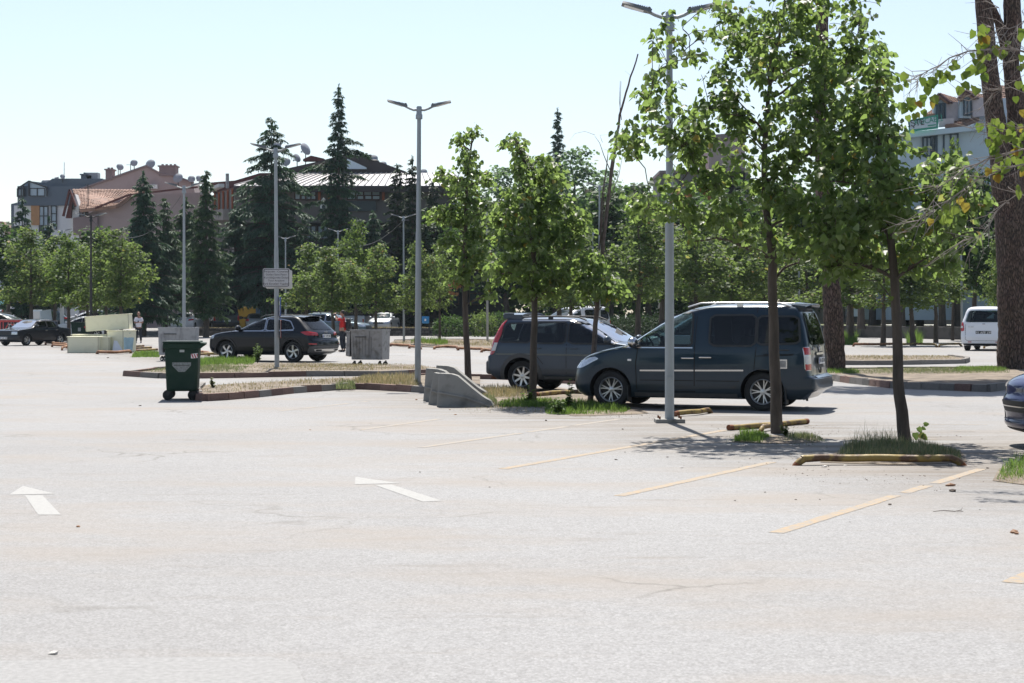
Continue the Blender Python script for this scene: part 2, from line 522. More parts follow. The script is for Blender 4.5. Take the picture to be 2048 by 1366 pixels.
def pine_bark():
 m, nt, b, out = _new('bark_pine')
 N, L = nt.nodes, nt.links
 tc = N.new('ShaderNodeTexCoord')
 mp = N.new('ShaderNodeMapping'); mp.inputs['Scale'].default_value = (1, 1, 0.22)
 L.new(tc.outputs['Object'], mp.inputs[0])
 n0 = N.new('ShaderNodeTexNoise'); n0.inputs['Scale'].default_value = 9; n0.inputs['Detail'].default_value = 5
 L.new(mp.outputs[0], n0.inputs['Vector'])
 va = N.new('ShaderNodeVectorMath'); va.operation = 'MULTIPLY_ADD'; va.inputs[1].default_value = (0.12, 0.12, 0.12)
 L.new(n0.outputs['Color'], va.inputs[0]); L.new(mp.outputs[0], va.inputs[2])
 vo = N.new('ShaderNodeTexVoronoi'); vo.feature = 'DISTANCE_TO_EDGE'; vo.inputs['Scale'].default_value = 24
 L.new(va.outputs[0], vo.inputs['Vector'])
 rp = N.new('ShaderNodeValToRGB')
 e = rp.color_ramp.elements
 e[0].position, e[0].color = 0.0, (0.030, 0.022, 0.018, 1)
 e[1].position, e[1].color = 0.22, (0.20, 0.135, 0.105, 1)
 q = e.new(0.6); q.color = (0.30, 0.225, 0.185, 1)
 L.new(vo.outputs['Distance'], rp.inputs[0])
 n1 = N.new('ShaderNodeTexNoise'); n1.inputs['Scale'].default_value = 3; n1.inputs['Detail'].default_value = 8
 L.new(tc.outputs['Object'], n1.inputs['Vector'])
 mx = N.new('ShaderNodeMix'); mx.data_type = 'RGBA'; mx.blend_type = 'MULTIPLY'; mx.inputs['Factor'].default_value = 0.6
 L.new(rp.outputs[0], mx.inputs['A']); L.new(n1.outputs['Color'], mx.inputs['B'])
 mx2 = N.new('ShaderNodeMix'); mx2.data_type = 'RGBA'; mx2.inputs['Factor'].default_value = 0.35
 L.new(mx.outputs['Result'], mx2.inputs['B']); L.new(rp.outputs[0], mx2.inputs['A'])
 L.new(mx2.outputs['Result'], b.inputs['Base Color'])
 b.inputs['Roughness'].default_value = 0.95
 ad = N.new('ShaderNodeMath'); ad.operation = 'MINIMUM'; ad.inputs[1].default_value = 0.3
 L.new(vo.outputs['Distance'], ad.inputs[0])
 bp = N.new('ShaderNodeBump'); bp.inputs['Strength'].default_value = 1.0; bp.inputs['Distance'].default_value = 0.12
 L.new(ad.outputs[0], bp.inputs['Height'])
 L.new(bp.outputs[0], b.inputs['Normal'])
 return m
M_PINEBARK = pine_bark()

M_LIME = leafmat('leaf_lime', [(0.018, 0.038, 0.013), (0.038, 0.072, 0.021), (0.064, 0.108, 0.032), (0.10, 0.145, 0.05), (0.18, 0.215, 0.13)], 0.53, (0.38, 0.54, 0.13), rough=.42, odd=(0.012, (0.34, 0.19, 0.04)))
M_LIME2 = leafmat('leaf_lime_far', [(0.022, 0.044, 0.014), (0.048, 0.086, 0.025), (0.084, 0.126, 0.044), (0.14, 0.175, 0.09)], 0.46, (0.29, 0.41, 0.09), odd=(0.012, (0.30, 0.16, 0.05)))
M_LIMEB = leafmat('leaf_bright', [(0.025, 0.058, 0.012), (0.05, 0.10, 0.022), (0.075, 0.13, 0.032)], 0.42, (0.27, 0.38, 0.08))
M_TURN = leafmat('leaf_turning', [(0.05, 0.10, 0.02), (0.08, 0.13, 0.03), (0.12, 0.16, 0.04), (0.14, 0.17, 0.05)], 0.5, (0.30, 0.42, 0.06), odd=(0.09, (0.32, 0.13, 0.03)))
M_DRYLEAF = leafmat('leaf_dry', [(0.20, 0.11, 0.06), (0.28, 0.17, 0.11), (0.34, 0.16, 0.06)], 0.3, (0.4, 0.22, 0.1))
M_CEDAR = leafmat('needles_cedar', [(0.024, 0.055, 0.036), (0.044, 0.088, 0.056), (0.068, 0.122, 0.075)], 0.3, (0.10, 0.19, 0.08), 0.6)
M_CEDARL = leafmat('needles_light', [(0.025, 0.055, 0.028), (0.045, 0.085, 0.038), (0.065, 0.11, 0.052)], 0.25, (0.14, 0.24, 0.09), 0.6)
M_PINEN = leafmat('needles_pine', [(0.012, 0.026, 0.013), (0.022, 0.044, 0.020), (0.036, 0.062, 0.030)], 0.2, (0.10, 0.16, 0.06), 0.6)
M_ACACIA = leafmat('leaf_feathery', [(0.06, 0.115, 0.055), (0.085, 0.145, 0.075), (0.11, 0.17, 0.09)], 0.45, (0.25, 0.38, 0.14))
M_DARKLF = leafmat('leaf_dark', [(0.020, 0.044, 0.018), (0.038, 0.074, 0.028), (0.062, 0.10, 0.040)], 0.40, (0.12, 0.22, 0.04))
M_GRASSG = leafmat('grass_green', [(0.045, 0.095, 0.020), (0.085, 0.155, 0.035), (0.13, 0.19, 0.06)], 0.4, (0.25, 0.40, 0.06))
M_GRASSD = leafmat('grass_dry', [(0.24, 0.19, 0.10), (0.36, 0.30, 0.17), (0.46, 0.39, 0.24), (0.14, 0.17, 0.06), (0.10, 0.15, 0.05)], 0.3, (0.45, 0.36, 0.18))
M_WEED = leafmat('weed_grey_green', [(0.08, 0.12, 0.055), (0.15, 0.18, 0.09), (0.26, 0.25, 0.15), (0.34, 0.29, 0.19)], 0.42, (0.18, 0.24, 0.07))

g = MB()
GX0, GX1, GY0, GY1, NG = -700, 700, -300, 1500, 15
g.grid(lambda u, v: (GX0 + (GX1 - GX0) * u, GY0 + (GY1 - GY0) * v, 0.0), NG, NG)
ground = g.build('ground', M_ASPH)
tag(ground, 'worn pale asphalt of the car park', kind='structure')

def sheet(name, pts, z, mat, parent=None, label=None, kind='structure'):
 m_ = MB()
 m_.poly([(x, y, z) for x, y in pts])
 o = m_.build(name, mat, parent)
 if parent is None: tag(o, label, None, None, kind)
 return o

def line_sheet(name, p, q, w, z, mat, parent, rng, worn=0.0):
 """painted strip in pieces, slightly ragged"""
 p, q = Vector((p[0], p[1], 0)), Vector((q[0], q[1], 0))
 d = q - p
 n = max(2, int(d.length / 0.25))
 t = d.normalized(); s_ = Vector((-t.y, t.x, 0))
 m_ = MB()
 L_, R_ = [], []
 for i in range(n + 1):
  c = p + d * (i / n)
  L_.append(c + s_ * (w / 2 + rng.uniform(-.006, .006))); R_.append(c - s_ * (w / 2 + rng.uniform(-.006, .006)))
 for i in range(n):
  if rng.random() < worn: continue
  m_.add([(a.x, a.y, z) for a in (L_[i], L_[i + 1], R_[i + 1], R_[i])], [(3, 2, 1, 0)])
 return m_.build(name, mat, parent)

rg = random.Random(5)
bay_px = [((1552, 1066), (1962, 938)), ((1238, 992), (1545, 924)), ((1006, 938), (1452, 860)), ((842, 895), (1240, 838)), ((705, 862), (880, 838)), ((560, 822), (760, 800))]
M_YEL_FAINT = pm('road_yellow_faint', (0.285, 0.235, 0.175), 0.82, var=0.1, vs=12, col2=(0.245, 0.228, 0.207), c2=(0.34, 0.55))
for k, (a, b_) in enumerate(bay_px):
 line_sheet('bay_line', gp(*a), gp(*b_), 0.115, 0.0025, M_YEL_PAINT if k < 3 else M_YEL_FAINT, ground, rg, 0.02 if k < 3 else .15)
line_sheet('bay_line', gp(2024, 1166), gp(2300, 1040), 0.13, 0.0025, M_YEL_PAINT, ground, rg, 0)
for ya, xa, xb in ((848, 1610, 2048), (862, 1900, 2048), (878, 1830, 2048)):
 line_sheet('bay_line', gp(xa, ya), gp(xb, ya + 2), 0.09, 0.0025, M_YEL_FAINT, ground, rg, 0.25)

def arrow(shaft, head):
 m_ = MB()
 m_.poly([gp(*p) + (0.0025,) for p in shaft])
 m_.poly([gp(*p) + (0.0025,) for p in head])
 return m_.build('arrow_marking', M_WHITE_PAINT, ground)
arrow([(76, 1030), (122, 1030), (85, 991), (50, 991)], [(18, 990), (110, 988), (46, 972)])
arrow([(846, 1004), (884, 1002), (783, 969.5), (748, 970)], [(710, 969), (800, 967), (711, 954)])
# paler patch of newer surfacing by the lower left corner
M_PATCH = pm('asphalt_patch', (0.250, 0.248, 0.245), 0.85, var=0.16, vs=30, bump=0.4, bs=130)
pp = [(-700, 1400), (-700, 1322), (60, 1322), (300, 1316), (540, 1314), (592, 1330), (610, 1366), (640, 1480)]
sheet('asphalt_patch', [gp(*p) for p in pp], 0.003, M_PATCH, ground)

# ---------------------------------------------------------------- kerbed islands
def resample(path, step):
 out, acc = [Vector(path[0])], 0.0
 pts = [Vector(p) for p in path]
 seg = []
 for a, b in zip(pts, pts[1:]): seg.append((a, b, (b - a).length))
 total = sum(s[2] for s in seg)
 n = max(1, round(total / step))
 for k in range(1, n + 1):
  t = total * k / n
  for a, b, l in seg:
   if t <= l + 1e-9:
    out.append(a + (b - a) * (t / l)); break
   t -= l
 return out

kerb_meshes = {}
def kerb_line(parent, path, step, h=0.15, w=0.14, seed=1, red=0.3, gap=0.012):
 rng = random.Random(seed)
 pts = resample([(p[0], p[1], 0) for p in path], step)
 for a, b in zip(pts, pts[1:]):
  d = b - a
  if rng.random() < 0.03: continue
  isred = rng.random() < red
  key = ('r' if isred else 'g') + str(rng.randrange(3))
  if key not in kerb_meshes:
   kb = MB(); r2 = random.Random(key)
   j = lambda: r2.uniform(-.03, .03)
   vs = [(-.5, -.5, 0), (.5, -.5, 0), (.5, .5, 0), (-.5, .5, 0), (-.5 + j() * .4, -.38 + j(), 1 + j()), (.5 + j() * .4, -.38 + j(), 1 + j()), (.5, .5 + j(), 1 + j()), (-.5, .5 + j(), 1 + j())]
   kb.add(vs, [(0, 3, 2, 1), (4, 5, 6, 7), (0, 1, 5, 4), (1, 2, 6, 5), (2, 3, 7, 6), (3, 0, 4, 7)])
   kerb_meshes[key] = kb.mesh('kerb_stone', M_KERBR if isred else M_KERB)
  o = obj_from('kerb_stone', kerb_meshes[key], parent)
  c = (a + b) / 2
  o.location = (c.x, c.y, rng.uniform(-.012, .0))
  o.rotation_euler = (rng.uniform(-.03, .03), rng.uniform(-.015, .015), math.atan2(d.y, d.x) + rng.uniform(-.02, .02))
  o.scale = (d.length - gap, w, h * rng.uniform(.93, 1.05))

def soil_mesh(name, poly, z, mat, parent, seed=0, bump=0.03, edge=0.0):
 """gently uneven filled outline"""
 from mathutils.geometry import delaunay_2d_cdt
 rng = random.Random(seed)
 ring = resample([(x, y, 0) for x, y in poly + [poly[0]]], 0.45)[:-1]
 n = len(ring)
 V = [Vector((p.x, p.y)) for p in ring]
 xs, ys = [p.x for p in V], [p.y for p in V]
 A = (max(xs) - min(xs)) * (max(ys) - min(ys))
 for _ in range(min(2500, int(A * 5))): V.append(Vector((rng.uniform(min(xs), max(xs)), rng.uniform(min(ys), max(ys)))))
 r = delaunay_2d_cdt(V, [(i, (i + 1) % n) for i in range(n)], [], 1, 0.001)
 vs, fs, orig = r[0], r[2], r[3]
 out = []
 for v, o in zip(vs, orig):
  out.append((v.x, v.y, z - 0.02 if any(k < n for k in o) else z + rng.uniform(-bump, bump * .5)))
 F_ = []
 for f in fs:
  a, b, c = [vs[i] for i in f[:3]]
  F_.append(tuple(f) if (b - a).cross(c - a) > 0 else tuple(reversed(f)))
 return obj_from(name, mesh_from(name, out, F_, mat, True), parent)

# island A: long near island behind the green bin
frontA = [(404, 778), (392, 788), (399, 803), (450, 800), (520, 794), (591, 786), (661, 781), (708, 778), (755, 780), (838, 785), (862, 786)]
backA = [(960, 758), (836, 757), (720, 760), (600, 766), (520, 771), (404, 778)]
islA = empty('traffic_island'); tag(islA, 'long low kerbed island of dry grass right behind the green bin', kind='structure')
kerb_line(islA, [gp(*p) for p in frontA], 0.55, 0.145, 0.15, 3, 0.35)
kerb_line(islA, [gp(*p) for p in [(1150, 768), (1010, 759), (960, 758), (836, 757)]], 0.55, 0.13, 0.14, 4, 0.6)
soil_mesh('soil', [gp(*p) for p in [(399, 801), (450, 798.5), (520, 792.5), (591, 785), (661, 780), (708, 777), (755, 779), (838, 784)] + [(960, 790), (960, 759), (836, 758), (720, 761), (600, 767), (520, 772), (404, 779)]], 0.10, M_SOIL, islA, 2, 0.03)
# island B: behind it, carries the signed lamp post
frontB = [(330, 742), (249, 752), (325, 757), (394, 757), (460, 756), (544, 754), (614, 753), (731, 752), (830, 749), (890, 745)]
islB = empty('traffic_island'); tag(islB, 'kerbed island of straw grass carrying the lamp post with the notice', kind='structure')
kerb_line(islB, [gp(*p) for p in frontB], 1.0, 0.14, 0.15, 6, 0.4)
soil_mesh('soil', [gp(*p) for p in [(255, 751), (325, 756), (394, 756), (544, 753), (731, 751), (885, 744), (840, 735), (700, 733), (560, 731), (430, 731), (400, 738), (325, 741)]], 0.09, M_SOIL, islB, 3, 0.03)
# island C: right, with the two pines
frontC = [(1640, 756), (1653, 759), (1705, 767), (1792, 777), (1882, 780), (1972, 784), (2011, 779), (2140, 768), (2300, 770)]
islC = empty('traffic_island'); tag(islC, 'raised kerbed island under the two thick pine trunks', kind='structure')
kerb_line(islC, [gp(*p) for p in frontC], 0.42, 0.16, 0.16, 8, 0.25)
kerb_line(islC, [gp(*p) for p in [(1655, 745), (1800, 743), (2000, 741), (2300, 741)]], 0.8, 0.14, 0.14, 9, 0.2)
soil_mesh('soil', [gp(*p) for p in [(1642, 755), (1655, 757), (1705, 765), (1792, 775), (1882, 778), (1972, 782), (2011, 777), (2140, 767), (2300, 768), (2300, 742), (2000, 742), (1800, 744), (1655, 746)]], 0.12, M_SOIL, islC, 5, 0.03)
# island D: strip beyond it
islD = empty('traffic_island'); tag(islD, 'narrow bare kerbed strip beyond the pine island', kind='structure')
kerb_line(islD, [gp(*p) for p in [(1600, 730), (1686, 730), (1800, 730), (1930, 727), (1936, 722), (1900, 716)]], 1.0, 0.15, 0.16, 10, 0.1)
soil_mesh('soil', [gp(*p) for p in [(1600, 729), (1800, 729), (1928, 726), (1934, 722), (1900, 716.5), (1600, 716)]], 0.11, M_SOIL, islD, 6, 0.03)
# island E: far row of small trees and rusty bumpers
islE = empty('traffic_island'); tag(islE, 'far strip of bare soil with small trees and lamp posts', kind='structure')
soil_mesh('soil', [gp(*p) for p in [(775, 690), (800, 693), (900, 696), (1010, 699), (1080, 700), (1080, 683), (900, 680), (790, 682)]], 0.06, M_SOIL, islE, 7, 0.04)
kerb_line(islE, [gp(*p) for p in [(790, 682), (900, 680), (1080, 683)]], 1.2, 0.1, 0.16, 11, 0.1)
islF = empty('traffic_island'); tag(islF, 'small far soil strip before the stone wall by the long van', kind='structure')
soil_mesh('soil', [gp(*p) for p in [(925, 667), (1010, 667.5), (1080, 667), (1080, 662), (960, 662)]], 0.08, M_SOIL, islF, 8, 0.04)
kerb_line(islF, [gp(*p) for p in [(925, 667), (1010, 667.8), (1080, 667.3)]], 2.0, 0.12, 0.2, 12, 0.1)
# tree pits, earth flush with the asphalt
for nm, pts in (('under the first lime tree', [(1465, 884), (1500, 872), (1600, 870), (1650, 884), (1560, 889)]),
    ('under the leaning lime tree in the weeds', [(1640, 925), (1680, 900), (1760, 885), (1870, 890), (1925, 905), (1935, 925), (1800, 931)]),
    ('around the concrete blocks and dead tree', [(900, 812), (940, 780), (1100, 772), (1250, 800), (1300, 828), (1150, 833), (1060, 812)]),
    ('at the right edge of the picture', [(1985, 962), (2000, 935), (2080, 910), (2300, 905), (2300, 990), (2060, 972)])):
 soil_mesh('soil_patch', [gp(*p) for p in pts], 0.026, M_SOIL, ground, 9, 0.008)
M_LAWN = pm('lawn', (0.075, 0.105, 0.035), 0.95, var=0.3, vs=0.8, col2=(0.15, 0.13, 0.07), c2=(0.45, 0.65))

# summer haze over the square
def haze_box(density):
 m = bpy.data.materials.new('haze_air'); m.use_nodes = True
 N = m.node_tree.nodes; N.clear()
 v = N.new('ShaderNodeVolumePrincipled'); o = N.new('ShaderNodeOutputMaterial')
 v.inputs['Color'].default_value = (.72, .87, 1, 1); v.inputs['Density'].default_value = density; v.inputs['Anisotropy'].default_value = .35
 m.node_tree.links.new(v.outputs[0], o.inputs['Volume'])
 h = MB().box((0, 90, 12), (360, 330, 26)).build('haze', m)
 tag(h, 'thin summer haze over the square', kind='stuff')
HAZE = 0.0001
if HAZE: haze_box(HAZE)

# ---------------------------------------------------------------- vehicles
def glassmat(name, col=(0.012, 0.016, 0.018), rough=0.03):
 if name in MATS: return MATS[name]
 m, nt, b, out = _new(name)
 N, L = nt.nodes, nt.links
 b.inputs['Base Color'].default_value = tuple(col) + (1,)
 b.inputs['Roughness'].default_value = rough
 b.inputs['IOR'].default_value = 1.52
 b.inputs['Specular IOR Level'].default_value = 0.32
 tc = N.new('ShaderNodeTexCoord'); nz = N.new('ShaderNodeTexNoise'); nz.inputs['Scale'].default_value = 2.2
 L.new(tc.outputs['Object'], nz.inputs['Vector'])
 mx = N.new('ShaderNodeMix'); mx.data_type = 'RGBA'
 mx.inputs['A'].default_value = tuple(c * 0.6 for c in col) + (1,); mx.inputs['B'].default_value = tuple(c * 1.5 for c in col) + (1,)
 L.new(nz.outputs['Fac'], mx.inputs['Factor']); L.new(mx.outputs['Result'], b.inputs['Base Color'])
 MATS[name] = m
 return m
def autoglass(name, tint):
 """see-through car glass: tint, and a sharp Fresnel reflection"""
 m, nt, b, out = _new(name)
 N, L = nt.nodes, nt.links
 tr = N.new('ShaderNodeBsdfTransparent'); tr.inputs[0].default_value = tuple(tint) + (1,)
 gl = N.new('ShaderNodeBsdfGlossy'); gl.inputs['Roughness'].default_value = .015
 fr = N.new('ShaderNodeFresnel'); fr.inputs['IOR'].default_value = 1.5
 ms = N.new('ShaderNodeMixShader')
 L.new(fr.outputs[0], ms.inputs[0]); L.new(tr.outputs[0], ms.inputs[1]); L.new(gl.outputs[0], ms.inputs[2])
 L.new(ms.outputs[0], out.inputs['Surface'])
 MATS[name] = m
 return m
M_AG_DARK, M_AG_CLEAR, M_AG_WIND = autoglass('auto_glass_tinted', (.10, .11, .12)), autoglass('auto_glass', (.42, .52, .52)), autoglass('auto_glass_front', (.62, .72, .72))
M_SEAT = pm('seat_fabric', (.10, .10, .11), .9, var=.15)
M_GLASS = glassmat('glass_tinted', (.004, .006, .008))
M_GLASSM = glassmat('glass_clear', (0.018, 0.030, 0.032))
M_GLASSW = glassmat('windscreen', (0.05, 0.065, 0.07), 0.02)

def pchip(xs, ys):
 xs, ys = np.array(xs, float), np.array(ys, float)
 h = np.diff(xs); dl = np.diff(ys) / h
 d = np.zeros(len(xs))
 for i in range(1, len(xs) - 1):
  if dl[i - 1] * dl[i] > 0:
   w1, w2 = 2 * h[i] + h[i - 1], h[i] + 2 * h[i - 1]
   d[i] = (w1 + w2) / (w1 / dl[i - 1] + w2 / dl[i])
 d[0], d[-1] = dl[0], dl[-1]
 def f(x):
  x = min(max(x, xs[0]), xs[-1])
  i = min(int(np.searchsorted(xs, x, 'right') - 1), len(xs) - 2)
  t = (x - xs[i]) / h[i]
  return float((2 * t**3 - 3 * t * t + 1) * ys[i] + (t**3 - 2 * t * t + t) * h[i] * d[i] + (-2 * t**3 + 3 * t * t) * ys[i + 1] + (t**3 - t * t) * h[i] * d[i + 1])
 return f

class Body:
 def __init__(s, xf, xr, b, Lf=0.34, nf=2.6, Lr=0.16, nr=3.4, detail=1.0):
  s.fx = pchip([p[0] for p in xf], [p[1] for p in xf])
  s.rx = pchip([p[0] for p in xr], [p[1] for p in xr])
  s.bw = pchip([p[0] for p in b], [p[1] for p in b])
  s.z0, s.z1 = max(xf[0][0], xr[0][0], b[0][0]), min(xf[-1][0], xr[-1][0], b[-1][0])
  zs = sorted(set([p[0] for p in xf + xr + b if s.z0 <= p[0] <= s.z1] + [s.z0, s.z1]))
  k = 3 if detail >= 1 else 2
  s.zs = []
  for a, c in zip(zs, zs[1:]):
   n = max(1, min(k, int((c - a) / 0.012)))
   s.zs += [a + (c - a) * i / n for i in range(n)]
  s.zs.append(zs[-1])
  s.Lf, s.nf, s.Lr, s.nr = Lf, nf, Lr, nr
  s.na, s.nm = (12, 22) if detail >= 1 else (7, 10)
 def ends(s, z):
  xf, xr, b = s.fx(z), s.rx(z), s.bw(z)
  span = xf - xr
  Lf = min(s.Lf * min(1, b / 0.7), span * 0.42); Lr = min(s.Lr * min(1, b / 0.7), span * 0.42)
  return xf, xr, b, Lf, Lr
 def half(s, z, dense=1):
  xf, xr, b, Lf, Lr = s.ends(z)
  pts = []
  n = s.na * dense
  for i in range(n + 1):
   a = (PI / 2) * i / n
   pts.append((xf - Lf * (1 - math.cos(a) ** (2 / s.nf) if i < n else 1.0), b * math.sin(a) ** (2 / s.nf)))
  x0, x1 = xf - Lf, xr + Lr
  for i in range(1, s.nm):
   pts.append((x0 + (x1 - x0) * i / s.nm, b))
  for i in range(n, -1, -1):
   a = (PI / 2) * i / n
   pts.append((xr + Lr * (1 - math.cos(a) ** (2 / s.nr) if i < n else 1.0), b * math.sin(a) ** (2 / s.nr)))
  return pts
 def Y(s, x, z):
  xf, xr, b, Lf, Lr = s.ends(z)
  if x > xf - Lf:
   t = min(1, (x - (xf - Lf)) / Lf); return b * max(0, 1 - t ** s.nf) ** (1 / s.nf)
  if x < xr + Lr:
   t = min(1, ((xr + Lr) - x) / Lr); return b * max(0, 1 - t ** s.nr) ** (1 / s.nr)
  return b
 def side(s, x, z, sg, off=0.004):
  return (x, sg * (s.Y(x, z) + off), z)
 def arc(s, end, u, z, off=0.006):
  """point at signed arc length u from the centre of the front / rear, at height z"""
  pts = s.half(z)
  if end == 'r': pts = pts[::-1]
  sg = 1 if u >= 0 else -1
  r, acc = abs(u), 0.0
  for (x0, y0), (x1, y1) in zip(pts, pts[1:]):
   l = math.hypot(x1 - x0, y1 - y0)
   if acc + l >= r and l > 1e-9:
    t = (r - acc) / l
    x, y = x0 + (x1 - x0) * t, y0 + (y1 - y0) * t
    nx, ny = (y1 - y0) / l, -(x1 - x0) / l
    if end == 'f': nx, ny = abs(ny) * 0 + (y1 - y0) / l, -(x1 - x0) / l
    if end == 'r': nx, ny = -(y1 - y0) / l, (x1 - x0) / l
    if y * ny < 0 and abs(y) > 1e-3: ny = -ny
    return (x + nx * off, sg * (y + ny * off), z)
   acc += l
  return (pts[-1][0], sg * pts[-1][1], z)
 def build(s, mat, parent, arches=(), ra=0.36, zc=0.31, cabin=None):
  """cabin: (belt height, side window outlines, front and rear glass outlines)"""
  import bmesh
  n = 0
  vs, fs = [], []
  for z in s.zs:
   h = s.half(z)
   ring = [(x, y, z) for x, y in h] + [(x, -y, z) for x, y in h[-2:0:-1]]
   n = len(ring)
   vs += ring
  def shell(vs, nz):
   fs = []
   for k in range(nz - 1):
    for i in range(n):
     a, b_ = k * n + i, k * n + (i + 1) % n
     fs.append((a, b_, b_ + n, a + n))
   return fs + [tuple(range(n)), tuple((nz - 1) * n + i for i in range(n - 1, -1, -1))]
  def fix(me, dist=0):
   bm = bmesh.new(); bm.from_mesh(me)
   if dist: bmesh.ops.remove_doubles(bm, verts=bm.verts, dist=dist)
   bmesh.ops.recalc_face_normals(bm, faces=bm.faces)
   bm.to_mesh(me); bm.free()
   return me
  o = obj_from('body', fix(mesh_from('body', vs, shell(vs, len(s.zs)), [mat, M_BLACKPL], True)), parent)
  cuts = []
  if arches:
   cut = MB()
   for ax in arches:
    for sg in (1, -1):
     yo = s.bw(zc) + 0.25
     cut.lathe([(0.001, sg * (yo - 0.55)), (ra, sg * (yo - 0.55)), (ra, sg * yo), (0.001, sg * yo)], 32, (ax, 0, zc), 'Y')
   cuts.append(fix(cut.mesh('cut', M_BLACKPL), 0.002))
  if cabin:
   zb, sides, ends = cabin
   cv = []; zl = [zb - .42 + (s.z1 - .05 - zb + .42) * i / 12 for i in range(13)]
   for z in zl:
    b = s.bw(z)
    X1 = min(s.fx(z), s.fx(zb + .02)) - .10; X0 = max(s.rx(z), s.rx(zb)) + .07
    h = s.half(z)
    lo, hi = h[-1][0], h[0][0]
    hh = [(X0 + (x - lo) / (hi - lo) * (X1 - X0), y * max(.1, b - .06) / b) for x, y in h]
    cv += [(x, y, z) for x, y in hh] + [(x, -y, z) for x, y in hh[-2:0:-1]]
   cuts.append(fix(mesh_from('cut', cv, shell(cv, 13), M_BLACKPL)))
   m_ = MB()
   for p, k in sides:
    P = chaikin(p, k)
    for y0 in (.52, -1.12): m_.prism([(x, y0, z) for x, z in P], (0, .60, 0))
   cuts.append(fix(m_.mesh('cut', M_BLACKPL)))
   m_ = MB()
   for end, p in ends:
    zt = max(q[1] for q in p)
    P = [(u * .95, z) for u, z in p]
    if end == 'f': m_.prism([(s.fx(zt) - .30, u, z) for u, z in P], (2.4, 0, 0))
    else: m_.prism([(s.rx(zt) + .30, u, z) for u, z in P], (-1.6, 0, 0))
   cuts.append(fix(m_.mesh('cut', M_BLACKPL)))
  cobs = []
  for cm in cuts:
   co = obj_from('cutter', cm, parent); cobs.append(co)
   md = o.modifiers.new('cut', 'BOOLEAN'); md.operation = 'DIFFERENCE'; md.object = co; md.solver = 'EXACT'
  if cuts:
   dg = bpy.context.evaluated_depsgraph_get(); dg.update()
   nm = bpy.data.meshes.new_from_object(o.evaluated_get(dg), depsgraph=dg)
   o.modifiers.clear()
   for co in cobs: bpy.data.objects.remove(co)
   nm.name = 'body'
   nm.materials.clear(); nm.materials.append(mat); nm.materials.append(M_BLACKPL)
   for p in nm.polygons:
    c = p.center
    p.material_index = 0
    if c.z < s.z0 + 0.002: p.material_index = 1; continue
    if c.z > s.z1 - 0.004: continue
    if abs(c.y) < s.Y(c.x, c.z) - .035 and s.rx(c.z) + .035 < c.x < s.fx(c.z) - .035: p.material_index = 1
    for ax in arches:
     if math.hypot(c.x - ax, c.z - zc) < ra + 0.004 and abs(p.normal.y) < 0.5: p.material_index = 1
   o.data = nm
  me = o.data
  me.polygons.foreach_set('use_smooth', [True] * len(me.polygons))
  me.update()
  me.set_sharp_from_angle(angle=R(38))
  return o

def chaikin(P, k=2, closed=True, cut=0.10):
 for _ in range(k):
  Q = []
  n = len(P)
  for i in range(n if closed else n - 1):
   a, b = P[i], P[(i + 1) % n]
   Q.append(tuple(a[j] + (b[j] - a[j]) * cut for j in range(len(a))))
   Q.append(tuple(a[j] + (b[j] - a[j]) * (1 - cut) for j in range(len(a))))
  P = Q
 return P

def poly_patch(poly, fn, cols=16, rows=5, k=2):
 """poly in (u, z); fn(u, z) -> 3D"""
 P = chaikin(poly, k) if k else poly
 us = [p[0] for p in P]
 u0, u1 = min(us), max(us)
 e = (u1 - u0) * 0.004
 m_ = MB()
 vs = []
 for i in range(cols + 1):
  u = u0 + e + (u1 - u0 - 2 * e) * (0.5 - 0.5 * math.cos(PI * i / cols) * (1.0)) if k else u0 + e + (u1 - u0 - 2 * e) * i / cols
  zz = []
  for a, b in zip(P, P[1:] + P[:1]):
   if (a[0] - u) * (b[0] - u) <= 0 and abs(a[0] - b[0]) > 1e-9:
    zz.append(a[1] + (b[1] - a[1]) * (u - a[0]) / (b[0] - a[0]))
  if not zz: zz = [0.5, 0.5]
  lo, hi = min(zz), max(zz)
  for j in range(rows + 1):
   vs.append(fn(u, lo + (hi - lo) * j / rows))
 fs = []
 for i in range(cols):
  for j in range(rows):
   a = i * (rows + 1) + j
   fs.append((a, a + 1, a + rows + 2, a + rows + 1))
 m_.add(vs, fs)
 return m_

def inset(poly, d):
 cx = sum(p[0] for p in poly) / len(poly); cz = sum(p[1] for p in poly) / len(poly)
 out = []
 for p in poly:
  v = (p[0] - cx, p[1] - cz); l = math.hypot(*v)
  out.append((p[0] - v[0] / l * d, p[1] - v[1] / l * d))
 return out

def strip(path, fn, w, m_=None, sub=6):
 """ribbon of width w along path in (u, z)"""
 m_ = m_ or MB()
 P = []
 for a, b in zip(path, path[1:]):
  for i in range(sub): P.append((a[0] + (b[0] - a[0]) * i / sub, a[1] + (b[1] - a[1]) * i / sub))
 P.append(path[-1])
 vs = []
 for i, p in enumerate(P):
  a, b = P[max(0, i - 1)], P[min(len(P) - 1, i + 1)]
  t = (b[0] - a[0], b[1] - a[1]); l = math.hypot(*t) or 1
  nx, nz = -t[1] / l * w / 2, t[0] / l * w / 2
  vs += [fn(p[0] + nx, p[1] + nz), fn(p[0] - nx, p[1] - nz)]
 fs = [(2 * i, 2 * i + 1, 2 * i + 3, 2 * i + 2) for i in range(len(P) - 1)]
 return m_.add(vs, fs)

